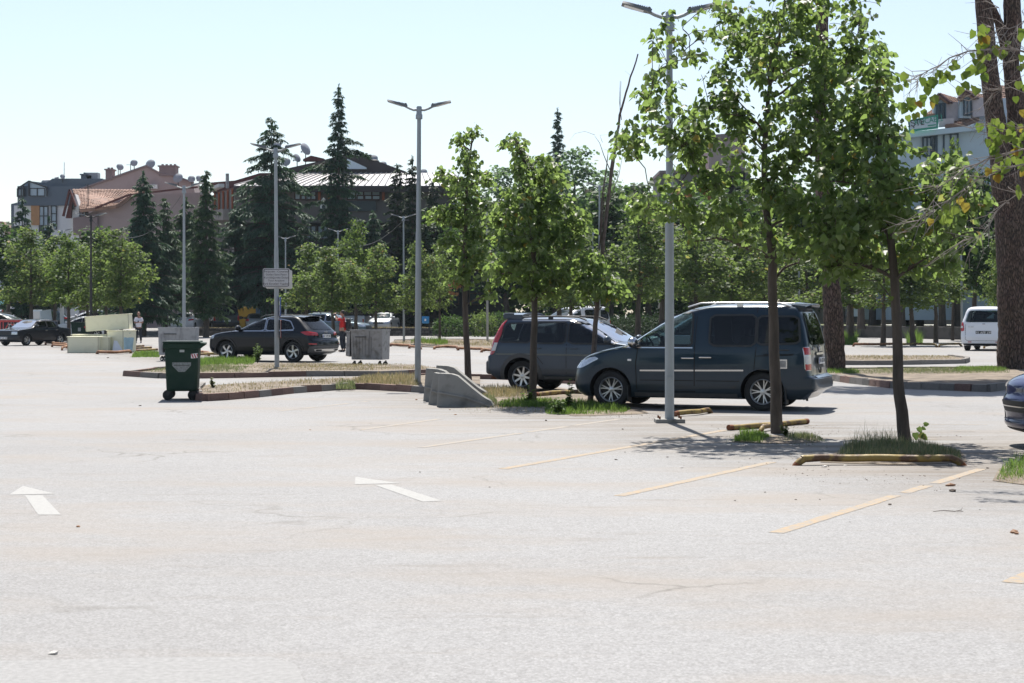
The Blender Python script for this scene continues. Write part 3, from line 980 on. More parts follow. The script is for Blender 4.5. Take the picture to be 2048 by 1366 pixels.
WHEEL_CACHE = {}
def wheel(parent, x, y, r, w, rim_r, spokes, style='single', lod=1, rim_mat=None, sg=1):
 key = (r, w, rim_r, spokes, style, lod, (rim_mat or M_RIM).name)
 n = 40 if lod else 20
 if key not in WHEEL_CACHE:
  t = MB()
  h = w / 2
  t.lathe([(rim_r, -h * .9), (r * 0.9, -h), (r * 0.975, -h * .85), (r, -h * .5), (r, h * .5), (r * 0.975, h * .85), (r * 0.9, h), (rim_r + 0.012, h * .96), (rim_r, h * .8)], n, axis='Y')
  if lod:
   for k in range(3):
    yy = h * (-.4 + .4 * k)
    t.lathe([(r * 1.001, yy - .006), (r * 1.004, yy), (r * 1.001, yy + .006)], n, axis='Y')
  tm = t.mesh('tyre', M_TYRE, 40)
  b = MB()
  b.lathe([(rim_r * 1.0, -h * .8), (rim_r * .98, h * .1), (0.001, h * .02)], n, axis='Y')
  b.lathe([(rim_r * .62, h * .1), (rim_r * .62, h * .22), (0.001, h * .24)], n, axis='Y')
  bm_ = b.mesh('brake', M_DARKMETAL, 40)
  q = MB()
  q.lathe([(rim_r * 1.0, h * .45), (rim_r * 1.015, h * .92), (rim_r * .985, h * .98), (rim_r * .93, h * .86), (rim_r * .90, h * .50), (rim_r * .92, h * .3)], n, axis='Y')
  q.lathe([(rim_r * .24, h * .3), (rim_r * .24, h * .60), (rim_r * .17, h * .68), (0.001, h * .70)], 20, axis='Y')
  for k in range(spokes):
   a0 = 2 * PI * k / spokes + 0.2
   offs = (-0.115, 0.115) if style == 'double' else (0.0,)
   wd = rim_r * (0.085 if style == 'double' else (0.20 if spokes > 6 else 0.26))
   for da in offs:
    tw = 0.28 if style == 'twist' else 0
    pts = []
    for i in range(5):
     tt = i / 4
     rr = rim_r * (0.16 + 0.77 * tt)
     a = a0 + da * (0.5 + tt * 0.9) + tw * tt
     yy = h * (0.64 - 0.02 * tt + 0.14 * tt * tt)
     ww = wd * (1.05 - 0.25 * tt if style != 'twist' else 0.75 + 0.45 * tt)
     ca, sa = math.cos(a), math.sin(a)
     for sd in (-1, 1):
      pts.append((rr * ca - sd * ww / 2 * sa, yy, rr * sa + sd * ww / 2 * ca))
     for sd in (-1, 1):
      pts.append((rr * ca - sd * ww * .5 * sa, yy - h * .28, rr * sa + sd * ww * .5 * ca))
    fs = []
    for i in range(4):
     o = i * 4
     fs += [(o, o + 1, o + 5, o + 4), (o + 1, o + 3, o + 7, o + 5), (o + 2, o, o + 4, o + 6)]
    q.add(pts, fs)
  if lod:
   for k in range(5):
    a = 2 * PI * k / 5
    q.lathe([(0.009, h * .6), (0.009, h * .74), (0.001, h * .74)], 6, (math.cos(a) * rim_r * .17, 0, math.sin(a) * rim_r * .17), 'Y')
  rm = q.mesh('rim', rim_mat or M_RIM, 35)
  WHEEL_CACHE[key] = (tm, bm_, rm)
 tm, bm_, rm = WHEEL_CACHE[key]
 e = empty('wheel', (x, y, r), 0 if sg > 0 else PI, parent)
 e.rotation_euler = (0, R(37 * (x > 0) + 11), 0) if sg > 0 else (0, 0, PI)
 for nm, me in (('tyre', tm), ('brake_disc', bm_), ('rim', rm)):
  obj_from(nm, me, e)
 return e

def text_mesh(txt, size, name='lettering', mat=None, align='CENTER', ext=0.002, sx=1.0):
 c = bpy.data.curves.new(name, 'FONT')
 c.body = txt; c.size = size; c.align_x = align; c.align_y = 'CENTER'; c.extrude = ext
 c.resolution_u = 3
 o = bpy.data.objects.new(name, c)
 COL.objects.link(o)
 dg = bpy.context.evaluated_depsgraph_get(); dg.update()
 me = bpy.data.meshes.new_from_object(o.evaluated_get(dg), depsgraph=dg)
 bpy.data.objects.remove(o)
 if sx != 1.0: me.transform(Matrix.Diagonal((sx, 1, 1, 1)))
 me.materials.clear(); me.materials.append(mat or M_BLACKTXT)
 me.name = name
 return me

def plate(parent, loc, facing, txt, dark=False, tilt=0.0, w=0.52, h=0.112, blue=True):
 """number plate; facing: +1 front (looks +x), -1 rear"""
 p = MB().box((0, 0, 0), (0.012, w, h)).build('number_plate', M_PLATEK if dark else M_PLATE, parent, bevel=0.004)
 p.location = loc
 p.rotation_euler = (0, tilt, 0 if facing > 0 else PI)
 if blue and not dark:
  MB().box((0.0075, -w / 2 + 0.025, 0), (0.002, 0.042, h * .92)).build('plate_band', M_PLATEB, p)
 if txt:
  me = text_mesh(txt, h * 0.98, 'plate_lettering', M_WHITETXT if dark else M_BLACKTXT, ext=0.001)
  t = obj_from('plate_lettering', me, p)
  t.location = (0.0085, 0.015, 0.0)
  t.rotation_euler = (PI / 2, 0, PI / 2)
 return p

def vehicle(P, label, cat, loc, rz, group=None):
 """P: dict of one vehicle type"""
 root = thing(P['name'], label, cat, loc, rz, group)
 lod = P.get('lod', 1)
 B = Body(P['xf'], P['xr'], P['b'], P.get('Lf', .34), P.get('nf', 2.6), P.get('Lr', .16), P.get('nr', 3.4), lod)
 hb = P['wb'] / 2
 r = P['r']
 full = lod >= 1
 belt = min(q[1] for w in P['windows'] for q in w['p'])
 cab = None
 if full:
  cab = (belt, [(inset(w['p'], .012), w.get('k', 2)) for w in P['windows']], [(e['end'], inset(e['p'], .03)) for e in P['end_patches'] if e['name'] in ('windscreen', 'rear_window')])
 body = B.build(P['paint'], root, (hb, -hb), P.get('ra', r + 0.055), r + 0.01, cab)
 AG = {M_GLASS.name: M_AG_DARK, M_GLASSM.name: M_AG_CLEAR, M_GLASSW.name: M_AG_WIND} if full else {}
 if full:
  zs_ = belt - .30
  def seat(x, y, w):
   m_ = MB(); m_.box((x + .05, y, zs_ - .06), (.48, w, .14)).box((x - .22, y, zs_ + .22), (.13, w * .94, .56), ry=-.2)
   s_ = m_.build('seat', M_SEAT, root, bevel=.04)
   for q in ((0,) if w < .8 else (-.38, .38)): MB().box((x - .29, y + q, zs_ + .56), (.09, .25, .17), ry=-.15).build('head_restraint', M_SEAT, root, bevel=.035)
  xs = B.fx(belt + .02) - 1.05
  for y in (.36, -.36): seat(xs, y, .50)
  seat(xs - .86, 0, 1.12)
  MB().box((xs + .90, 0, belt - .10), (.42, 1.35, .20)).build('dashboard', M_BLACKPL, root, bevel=.05)
  m_ = MB(); m_.tube([(.17 * math.cos(i * PI / 8) * .35, .18 * math.sin(i * PI / 8), .18 * math.cos(i * PI / 8)) for i in range(17)], .016, 6)
  m_.bar((0, -.17, 0), (0, .17, 0), .015, 6)
  m_.build('steering_wheel', M_BLACKPL, root, 50, loc=(xs + .58, .36, belt - .02))
 G = P.get('glass', M_GLASS)
 sides = P.get('sides', (1, -1))
 for sg in sides:
  for w in P['windows']:
   gm = w.get('mat', G)
   rim_ = chaikin(w['p'], w.get('k', 2)); rim_ = rim_ + [rim_[0]]
   fr = strip(rim_, lambda u, z: B.side(u, z, sg, 0.0075), .034, None, 3).build('window_frame', w.get('fmat', M_BLACKPL), root, 60)
   poly_patch(w['p'], lambda u, z: B.side(u, z, sg, 0.0045), 14, 5, w.get('k', 2)).build('window_pane', AG.get(gm.name, gm), fr, 60)
  for path in P.get('seams', ()) if full else ():
   strip(path, lambda u, z: B.side(u, z, sg, 0.002), P.get('seamw', 0.014)).build('panel_gap', M_SEAM, root)
  for s_ in P.get('strips', ()):
   strip(s_['path'], lambda u, z: B.side(u, z, sg, s_.get('off', 0.009)), s_['w']).build(s_.get('name', 'trim_strip'), s_['mat'], root, 40)
  for h in P.get('handles', ()):
   y = B.Y(h[0], h[1])
   MB().box((h[0], sg * (y + 0.022), h[1]), (h[2] if len(h) > 2 else 0.19, 0.02, 0.028)).build('door_handle', P.get('handle_mat', P['paint']), root, bevel=0.008)
  if 'mirror' in P:
   mx, mz, ms = P['mirror']
   y = B.Y(mx, mz)
   mo = MB().sphere((0, 0, 0), 1, 14).build('mirror', P.get('mirror_mat', P['paint']), root, 60)
   mo.scale = (0.075 * ms, 0.12 * ms, 0.085 * ms); mo.location = (mx, sg * (y + 0.13), mz + 0.05)
   MB().box((mx, sg * (y + 0.03), mz), (0.05, 0.1, 0.04)).build('mirror_arm', M_BLACKPL, root)
  if 'arch_trim' in P:
   at = P['arch_trim']
   for ax in (hb, -hb):
    m_ = MB()
    ra = P.get('ra', r + 0.055)
    vs = []; n = 20
    for i in range(n + 1):
     a = R(-14) + (PI + R(28)) * i / n
     for rr, o in ((ra - .01, .012), (ra + at, .014), (ra + at + .012, -.004)):
      x, z = ax + rr * math.cos(a), r + .01 + rr * math.sin(a)
      z = max(z, B.z0 + 0.01)
      vs.append(B.side(x, z, sg, o))
    fs = []
    for i in range(n):
     for j in range(2): fs.append((3 * i + j, 3 * i + j + 1, 3 * i + j + 4, 3 * i + j + 3))
    m_.add(vs, fs)
    m_.build('wheel_arch_trim', P.get('arch_mat', M_GREYPL), root, 50)
  if 'sill' in P:
   z0, z1 = P['sill'][:2]
   poly_patch([(hb - r - .1, z0), (hb - r - .1, z1), (-hb + r + .1, z1), (-hb + r + .1, z0)], lambda u, z: B.side(u, z, sg, 0.012), 12, 3, 0).build('sill_trim', P.get('arch_mat', M_GREYPL), root, 50)
  wf = P.get('front_only')
  for ax in ((hb,) if wf else (hb, -hb)):
   wheel(root, ax, sg * (B.bw(r) - P['tw'] / 2 - 0.015), r, P['tw'], P['rim'], P.get('spokes', 5), P.get('style', 'single'), lod, P.get('rim_mat'), sg)
 for sp in P.get('end_patches', ()):
  end, poly = sp['end'], sp['p']
  for mir in ((1, -1) if sp.get('both') else (1,)):
   pl = [(mir * u, z) for u, z in poly]
   poly_patch(pl, lambda u, z: B.arc(end, u, z, sp.get('off', 0.008)), sp.get('cols', 14), sp.get('rows', 6), sp.get('k', 2)).build(sp['name'], AG.get(sp['mat'].name, sp['mat']), root, 60)
 for sp in P.get('end_strips', ()):
  strip(sp['path'], lambda u, z: B.arc(sp['end'], u, z, sp.get('off', 0.01)), sp['w']).build(sp['name'], sp['mat'], root, 40)
 if 'rails' in P:
  x0, x1, yy, zz, mt = P['rails']
  for sg in (1, -1):
   m_ = MB()
   xm = (x0 + x1) / 2
   pts = [(x0, sg * yy, zz(x0) - 0.05), (x0 - .08, sg * yy, zz(x0) + 0.005)] if x0 > x1 else []
   n = 8
   pth = []
   for i in range(n + 1):
    x = x0 + (x1 - x0) * i / n
    lift = 0.045 if 0 < i < n else -0.02
    pth.append((x, sg * yy, zz(x) + lift))
   m_.tube(pth, 0.016, 8)
   m_.box((xm, sg * yy, zz(xm) + .005), (0.1, 0.03, 0.07))
   m_.build('roof_rail', mt, root, 50)
 MB().box((0, 0, B.z0 + 0.06), (P['wb'] * 1.15, B.bw(B.z0) * 1.3, 0.16)).build('underbody', M_BLACKPL, root)
 return root, B

P_NAVY = paint('paint_caddy', (0.015, 0.032, 0.050), 0.3, 0.06)
P_GREYBLUE = paint('paint_suv', (0.048, 0.066, 0.094), 0.35, 0.05)
P_BLACK = paint('paint_black', (0.002, 0.004, 0.009), 0.0, 0.015)
P_BLACKB = paint('paint_old_black', (0.003, 0.006, 0.013), 0.0, 0.03)
P_WHITE = paint('paint_white', (0.74, 0.76, 0.80), 0.0, 0.05)
P_SILVER = paint('paint_silver', (0.38, 0.40, 0.42), 0.5, 0.1)
P_BLUE = paint('paint_blue', (0.003, 0.007, 0.060), 0.2, 0.02)
P_TEAL = paint('paint_grey_green', (0.10, 0.14, 0.16), 0.4, 0.08)
P_CREAM = paint('paint_cream', (0.48, 0.48, 0.42), 0.0, 0.1)
P_DGREY = paint('paint_dark', (0.02, 0.022, 0.026), 0.3, 0.1)

# ---- compact panel van with windows (the near dark one)
VAN = dict(name='panel_van', wb=2.68, r=0.325, tw=0.20, rim=0.215, spokes=7, style='double', paint=P_NAVY, ra=0.375,
 xf=[(.20, 1.98), (.27, 2.08), (.42, 2.13), (.55, 2.13), (.66, 2.11), (.76, 2.06), (.86, 1.97), (.94, 1.82), (1.02, 1.55), (1.09, 1.24), (1.14, 1.10), (1.30, .83), (1.50, .50), (1.65, .20), (1.74, -.03), (1.79, -.28), (1.815, -.6), (1.83, -.95)],
 xr=[(.20, -2.02), (.30, -2.14), (.38, -2.26), (.55, -2.265), (.60, -2.165), (1.0, -2.135), (1.35, -2.075), (1.60, -2.00), (1.74, -1.93), (1.79, -1.85), (1.815, -1.7), (1.83, -1.4)],
 b=[(.20, .80), (.30, .865), (.45, .893), (.70, .895), (.95, .885), (1.08, .87), (1.25, .838), (1.5, .782), (1.66, .74), (1.74, .70), (1.79, .62), (1.815, .48), (1.83, .22)],
 Lf=.42, nf=2.7, Lr=.10, nr=4.2,
 windows=[
  dict(p=[(1.17, 1.075), (.95, 1.30), (.86, 1.30), (.86, 1.075)], mat=M_GLASSM, k=1),
  dict(p=[(.83, 1.075), (.83, 1.345), (.52, 1.60), (.20, 1.665), (-.12, 1.67), (-.12, 1.075)], mat=M_GLASSM, fmat=M_BLACKPL, k=1),
  dict(p=[(-.42, 1.10), (-.42, 1.62), (-1.22, 1.63), (-1.22, 1.10)], k=2),
  dict(p=[(-1.245, 1.12), (-1.245, 1.61), (-1.94, 1.60), (-1.98, 1.15)], k=2)],
 seams=[[(-.165, .30), (-.165, 1.07), (-.19, 1.69)], [(.86, .34), (.88, .80), (.84, 1.05)], [(-1.20, .70), (-1.22, .93), (-1.86, .95)], [(-1.22, .93), (-1.235, 1.09)], [(-.165, .31), (.86, .31)],
  [(.40, 1.66), (.12, 1.715), (-.19, 1.725)], [(-1.23, 1.66), (-1.23, 1.77)]],
 strips=[dict(path=[(.80, .665), (-.155, .675)], w=.028, mat=M_CHROME, name='chrome_door_strip', off=.014), dict(path=[(-.18, .675), (-1.02, .685)], w=.028, mat=M_CHROME, name='chrome_door_strip', off=.014),
   dict(path=[(1.12, 1.062), (.4, 1.062), (-.13, 1.062)], w=.02, mat=M_CHROME, name='chrome_window_sill'),
   dict(path=[(.80, .50), (-.15, .50)], w=.010, mat=M_SEAM, name='door_crease'), dict(path=[(-.19, .50), (-.95, .50)], w=.010, mat=M_SEAM, name='door_crease'),
   dict(path=[(-1.36, .955), (-1.88, .965)], w=.012, mat=M_SEAM, name='slide_rail')],
 handles=[(-.05, .885, .22), (-.36, .90, .22)], handle_mat=M_CHROME, mirror=(.90, 1.10, 1.15), mirror_mat=M_CHROME,
 end_patches=[
  dict(end='f', name='windscreen', mat=M_GLASSW, p=[(-.74, 1.13), (-.60, 1.70), (.60, 1.70), (.74, 1.13)], cols=16, rows=10, off=.012, k=1),
  dict(end='f', name='headlight', mat=M_HEADL, p=[(.50, .68), (.56, .80), (.98, .90), (1.12, .86), (.95, .70)], both=True, off=.012),
  dict(end='f', name='grille', mat=M_BLACKPL, p=[(-.42, .66), (-.46, .78), (.46, .78), (.42, .66)], k=1),
  dict(end='f', name='lower_grille', mat=M_BLACKPL, p=[(-.80, .30), (-.80, .46), (.80, .46), (.80, .30)], k=1),
  dict(end='r', name='rear_window', mat=M_GLASS, p=[(-.70, 1.12), (-.66, 1.66), (.66, 1.66), (.70, 1.12)], cols=14, rows=8, off=.012, k=1),
  dict(end='r', name='tail_light', mat=M_CHROME, p=[(.74, .69), (.74, 1.09), (.93, 1.09), (.93, .69)], both=True, off=.012, k=1),
  dict(end='r', name='tail_light_lens', mat=M_TAIL, p=[(.755, .70), (.755, .80), (.915, .80), (.915, .70)], both=True, off=.02, k=0),
  dict(end='r', name='tail_light_lens', mat=M_TAILW, p=[(.755, .81), (.755, .95), (.915, .95), (.915, .81)], both=True, off=.02, k=0),
  dict(end='r', name='tail_light_lens', mat=M_TAIL, p=[(.755, .96), (.755, 1.08), (.915, 1.08), (.915, .96)], both=True, off=.02, k=0),
  dict(end='r', name='plate_recess', mat=M_BLACKPL, p=[(-.34, .72), (-.34, 1.0), (.34, 1.0), (.34, .72)], off=.003, k=0)],
 end_strips=[dict(end='r', path=[(-.66, .59), (.66, .59)], w=.045, mat=M_CHROME, name='chrome_tailgate_strip', off=.014),
    dict(end='r', path=[(-.32, .965), (.32, .965)], w=.035, mat=M_CHROME, name='chrome_plate_strip', off=.02),
    dict(end='r', path=[(-.71, .60), (-.725, 1.1), (-.69, 1.70), (.69, 1.70), (.725, 1.1), (.71, .60)], w=.010, mat=M_SEAM, name='tailgate_gap', off=.003),
    dict(end='r', path=[(-1.0, .585), (1.0, .585)], w=.010, mat=M_SEAM, name='bumper_gap', off=.003)],
 rails=(.0, -1.82, .66, lambda x: 1.79 - .012 * abs(x + .9), M_STEEL), sill=(.215, .285))

def mod(base, **kw):
 d = dict(base); d.update(kw); return d

# ---- compact off-roader, three side windows, tall red corner lights
SUV = dict(name='compact_suv', wb=2.46, r=0.335, tw=0.205, rim=0.215, spokes=8, style='single', paint=P_GREYBLUE, ra=0.40,
 xf=[(.27, 1.95), (.36, 2.03), (.52, 2.06), (.66, 2.05), (.78, 2.00), (.90, 1.90), (.97, 1.70), (1.01, 1.40), (1.05, 1.08), (1.09, .96), (1.25, .66), (1.42, .34), (1.50, .15), (1.545, -.08), (1.57, -.35), (1.585, -.75)],
 xr=[(.27, -1.86), (.36, -1.98), (.50, -2.05), (.74, -2.05), (.80, -1.99), (1.05, -1.94), (1.30, -1.84), (1.48, -1.74), (1.545, -1.68), (1.57, -1.55), (1.585, -1.3)],
 b=[(.27, .76), (.36, .82), (.52, .85), (.75, .85), (.95, .838), (1.05, .82), (1.25, .765), (1.45, .70), (1.51, .66), (1.55, .56), (1.575, .38), (1.585, .2)],
 Lf=.38, nf=2.6, Lr=.14, nr=3.6, glass=M_GLASS,
 windows=[
  dict(p=[(.93, 1.03), (.55, 1.37), (.30, 1.455), (-.18, 1.47), (-.18, 1.03)], k=1),
  dict(p=[(-.23, 1.03), (-.23, 1.47), (-.92, 1.47), (-.95, 1.03)], k=1),
  dict(p=[(-1.02, 1.04), (-1.0, 1.46), (-1.60, 1.44), (-1.74, 1.05)], mat=M_GLASSM, k=1)],
 seams=[[(-.205, .30), (-.205, 1.02)], [(.80, .30), (.82, .80), (.86, 1.0)], [(-.72, .60), (-.90, .80), (-.98, 1.03)], [(-.205, .30), (.80, .30)], [(-1.0, 1.03), (-1.02, .76)]],
 strips=[dict(path=[(1.5, .78), (.4, .79), (-1.0, .80), (-1.8, .80)], w=.035, mat=pm('rub_strip', (.12, .13, .125), .5), name='rubbing_strip'),
   dict(path=[(.78, .25 + .07), (-.70, .25 + .07)], w=.05, mat=M_STEEL, name='running_board', off=.05),
   dict(path=[(.52, 1.40), (.28, 1.488), (-.17, 1.50)], w=.018, mat=M_CHROME, name='window_visor', off=.02), dict(path=[(-.24, 1.50), (-.9, 1.50)], w=.018, mat=M_CHROME, name='window_visor', off=.02)],
 handles=[(-.04, .93, .17), (-.85, .93, .17)], mirror=(.74, 1.06, 1.05), mirror_mat=P_GREYBLUE,
 arch_trim=.07, arch_mat=M_GREYPL, sill=(.275, .36),
 end_patches=[
  dict(end='f', name='windscreen', mat=M_GLASSW, p=[(-.68, 1.07), (-.58, 1.49), (.58, 1.49), (.68, 1.07)], cols=16, rows=10, off=.012, k=1),
  dict(end='f', name='headlight', mat=M_HEADL, p=[(.48, .70), (.52, .84), (.98, .90), (.98, .72)], both=True, off=.012),
  dict(end='f', name='grille', mat=M_BLACKPL, p=[(-.40, .70), (-.42, .82), (.42, .82), (.40, .70)], k=1),
  dict(end='r', name='rear_window', mat=M_GLASSM, p=[(-.66, 1.06), (-.60, 1.46), (.60, 1.46), (.66, 1.06)], cols=14, rows=8, off=.012, k=1),
  dict(end='r', name='tail_light', mat=M_TAIL, p=[(.72, .79), (.74, 1.16), (.66, 1.50), (.70, 1.53), (.92, 1.16), (.93, .79)], both=True, off=.016, k=1, cols=10, rows=14),
  dict(end='r', name='tail_light_lens', mat=M_TAILW, p=[(.86, .87), (.86, 1.04), (.935, 1.04), (.94, .87)], both=True, off=.022, k=0)],
 rails=(.15, -1.45, .60, lambda x: 1.545 - .02 * abs(x + .6), M_BLACKPL))

# ---- black crossover
CROSS = dict(name='crossover', wb=2.68, r=0.355, tw=0.225, rim=0.235, spokes=5, style='twist', paint=P_BLACK, ra=0.415,
 xf=[(.25, 2.10), (.33, 2.22), (.50, 2.27), (.70, 2.26), (.82, 2.22), (.92, 2.10), (.99, 1.80), (1.04, 1.42), (1.08, 1.15), (1.13, .99), (1.30, .62), (1.45, .22), (1.52, -.02), (1.565, -.3), (1.59, -.7)],
 xr=[(.25, -1.98), (.36, -2.16), (.55, -2.24), (.72, -2.22), (.80, -2.16), (.98, -2.13), (1.08, -2.05), (1.25, -1.86), (1.42, -1.66), (1.50, -1.54), (1.55, -1.36), (1.59, -1.0)],
 b=[(.25, .80), (.36, .88), (.55, .92), (.80, .925), (.98, .905), (1.08, .87), (1.25, .80), (1.45, .71), (1.52, .66), (1.56, .54), (1.58, .38), (1.59, .2)],
 Lf=.48, nf=2.4, Lr=.24, nr=2.8,
 windows=[
  dict(p=[(1.02, 1.05), (.60, 1.33), (.25, 1.455), (-.22, 1.475), (-.22, 1.06)], k=1, fmat=M_CHROME),
  dict(p=[(-.27, 1.06), (-.27, 1.475), (-.85, 1.455), (-1.20, 1.39), (-1.42, 1.10)], k=1, fmat=M_CHROME)],
 seams=[[(-.245, .34), (-.245, 1.05)], [(.88, .36), (.90, .85), (.92, 1.04)], [(-.75, .60), (-1.0, .80), (-1.32, 1.05)], [(-.245, .35), (.88, .35)]],
 handles=[(-.10, .93, .18), (-1.12, .95, .18)], handle_mat=P_BLACK, mirror=(.80, 1.10, 1.1), mirror_mat=P_BLACK,
 arch_trim=.06, arch_mat=P_BLACK, sill=(.26, .36),
 strips=[dict(path=[(1.05, 1.045), (-.3, 1.05), (-1.40, 1.08)], w=.022, mat=M_CHROME, name='chrome_window_sill', off=.012), dict(path=[(1.9, .86), (.5, .80), (-1.2, .84), (-1.9, .90)], w=.012, mat=M_SEAM, name='shoulder_crease', off=.003)],
 end_patches=[
  dict(end='f', name='windscreen', mat=M_GLASSW, p=[(-.70, 1.10), (-.60, 1.50), (.60, 1.50), (.70, 1.10)], cols=16, rows=10, off=.012, k=1),
  dict(end='f', name='headlight', mat=M_HEADL, p=[(.55, .76), (.60, .86), (1.05, .90), (1.10, .80), (.90, .74)], both=True, off=.012),
  dict(end='f', name='grille', mat=M_BLACKPL, p=[(-.48, .42), (-.55, .82), (.55, .82), (.48, .42)], k=1),
  dict(end='r', name='rear_window', mat=M_GLASSM, p=[(-.68, 1.10), (-.56, 1.47), (.56, 1.47), (.68, 1.10)], cols=14, rows=8, off=.012, k=1),
  dict(end='r', name='tail_light', mat=M_TAIL, p=[(.50, .90), (.52, 1.0), (.95, 1.06), (1.20, 1.02), (1.02, .92)], both=True, off=.014, k=1),
  dict(end='r', name='diffuser', mat=M_GREYPL, p=[(-.95, .30), (-1.0, .56), (1.0, .56), (.95, .30)], k=1, off=.01),
  dict(end='r', name='skid_plate', mat=M_STEEL, p=[(-.72, .36), (-.80, .45), (.80, .45), (.72, .36)], k=1, off=.03),
  dict(end='r', name='exhaust_trim', mat=M_BLACKPL, p=[(.40, .375), (.42, .43), (.72, .43), (.70, .375)], both=True, k=1, off=.04),
  dict(end='r', name='bumper_reflector', mat=M_TAIL, p=[(.70, .60), (.70, .64), (1.0, .65), (1.0, .61)], both=True, off=.014, k=0)],
 end_strips=[dict(end='r', path=[(-.98, .74), (.98, .74)], w=.012, mat=M_SEAM, name='tailgate_gap', off=.004)],
 rails=(.1, -1.35, .60, lambda x: 1.555 - .03 * abs(x + .55), M_GREYPL))

# ---- old boxy saloon
SALOON = dict(name='old_saloon', wb=2.45, r=0.29, tw=0.175, rim=0.185, spokes=5, style='single', paint=P_BLACKB, ra=0.345,
 xf=[(.20, 1.86), (.27, 2.02), (.42, 2.06), (.48, 2.03), (.74, 2.00), (.79, 1.94), (.84, 1.50), (.90, 1.02), (.94, .88), (1.10, .58), (1.26, .28), (1.31, .12), (1.35, -.1), (1.37, -.35)],
 xr=[(.20, -1.85), (.27, -2.0), (.42, -2.05), (.50, -2.02), (.80, -2.0), (.87, -1.92), (.90, -1.60), (.93, -1.30), (1.10, -1.10), (1.25, -.94), (1.31, -.85), (1.35, -.7), (1.37, -.5)],
 b=[(.20, .76), (.30, .80), (.50, .82), (.78, .82), (.90, .80), (1.0, .765), (1.20, .68), (1.29, .63), (1.33, .55), (1.36, .38), (1.37, .2)],
 Lf=.16, nf=3.4, Lr=.16, nr=3.4,
 windows=[
  dict(p=[(.78, .92), (.36, 1.25), (-.20, 1.27), (-.20, .92)], k=1),
  dict(p=[(-.25, .92), (-.25, 1.27), (-.80, 1.24), (-.98, .93)], k=1)],
 seams=[[(-.225, .28), (-.225, .91)], [(.70, .28), (.72, .91)], [(-.85, .5), (-1.0, .9)]],
 handles=[(-.12, .78, .14), (-.88, .80, .14)], handle_mat=M_CHROME, mirror=(.62, .95, .85),
 strips=[dict(path=[(-.74, .92), (-.68, 1.24)], w=.03, mat=M_CHROME, name='window_post')],
 end_patches=[
  dict(end='f', name='windscreen', mat=M_GLASSW, p=[(-.66, .93), (-.54, 1.28), (.54, 1.28), (.66, .93)], cols=14, rows=9, off=.012, k=1),
  dict(end='f', name='headlight', mat=M_HEADL, p=[(.46, .58), (.46, .73), (.80, .73), (.80, .58)], both=True, off=.012, k=0),
  dict(end='f', name='grille', mat=M_BLACKPL, p=[(-.44, .56), (-.44, .74), (.44, .74), (.44, .56)], k=0),
  dict(end='f', name='front_bumper', mat=M_BLACKPL, p=[(-.95, .30), (-.95, .50), (.95, .50), (.95, .30)], k=0, off=.03),
  dict(end='r', name='rear_window', mat=M_GLASSM, p=[(-.62, .94), (-.54, 1.26), (.54, 1.26), (.62, .94)], cols=12, rows=8, off=.012, k=1),
  dict(end='r', name='tail_light', mat=M_TAIL, p=[(.42, .62), (.42, .76), (.80, .76), (.80, .62)], both=True, off=.012, k=0)])

# ---- generic modern saloon / hatch / people carrier / tall van, for the farther vehicles
SEDAN = dict(name='saloon_car', lod=0, wb=2.60, r=0.31, tw=0.19, rim=0.20, spokes=5, paint=P_WHITE,
 xf=[(.20, 1.95), (.30, 2.10), (.50, 2.15), (.66, 2.10), (.78, 1.95), (.88, 1.55), (.95, 1.15), (1.0, .98), (1.15, .62), (1.32, .22), (1.40, -.05), (1.44, -.35)],
 xr=[(.20, -1.95), (.32, -2.08), (.55, -2.12), (.85, -2.10), (.95, -2.02), (1.0, -1.75), (1.04, -1.55), (1.18, -1.25), (1.32, -.98), (1.40, -.75), (1.44, -.5)],
 b=[(.20, .78), (.32, .84), (.55, .865), (.85, .86), (.98, .82), (1.15, .74), (1.32, .65), (1.38, .56), (1.42, .4), (1.44, .2)],
 Lf=.36, nf=2.4, Lr=.26, nr=2.8,
 windows=[dict(p=[(.90, .97), (.45, 1.26), (.1, 1.35), (-.25, 1.36), (-.25, .98)], k=1), dict(p=[(-.30, .98), (-.30, 1.36), (-.85, 1.32), (-1.30, 1.03)], k=1)],
 handles=[(-.12, .85), (-1.0, .87)], mirror=(.72, 1.0, 1.0),
 end_patches=[
  dict(end='f', name='windscreen', mat=M_GLASSW, p=[(-.70, .98), (-.56, 1.36), (.56, 1.36), (.70, .98)], off=.012, k=1),
  dict(end='f', name='headlight', mat=M_HEADL, p=[(.48, .62), (.52, .72), (.98, .80), (1.0, .66)], both=True, off=.012),
  dict(end='f', name='grille', mat=M_BLACKPL, p=[(-.42, .56), (-.42, .68), (.42, .68), (.42, .56)], k=1),
  dict(end='r', name='rear_window', mat=M_GLASSM, p=[(-.66, 1.05), (-.54, 1.34), (.54, 1.34), (.66, 1.05)], off=.012, k=1),
  dict(end='r', name='tail_light', mat=M_TAIL, p=[(.52, .78), (.54, .90), (.95, .95), (1.0, .84)], both=True, off=.012)])
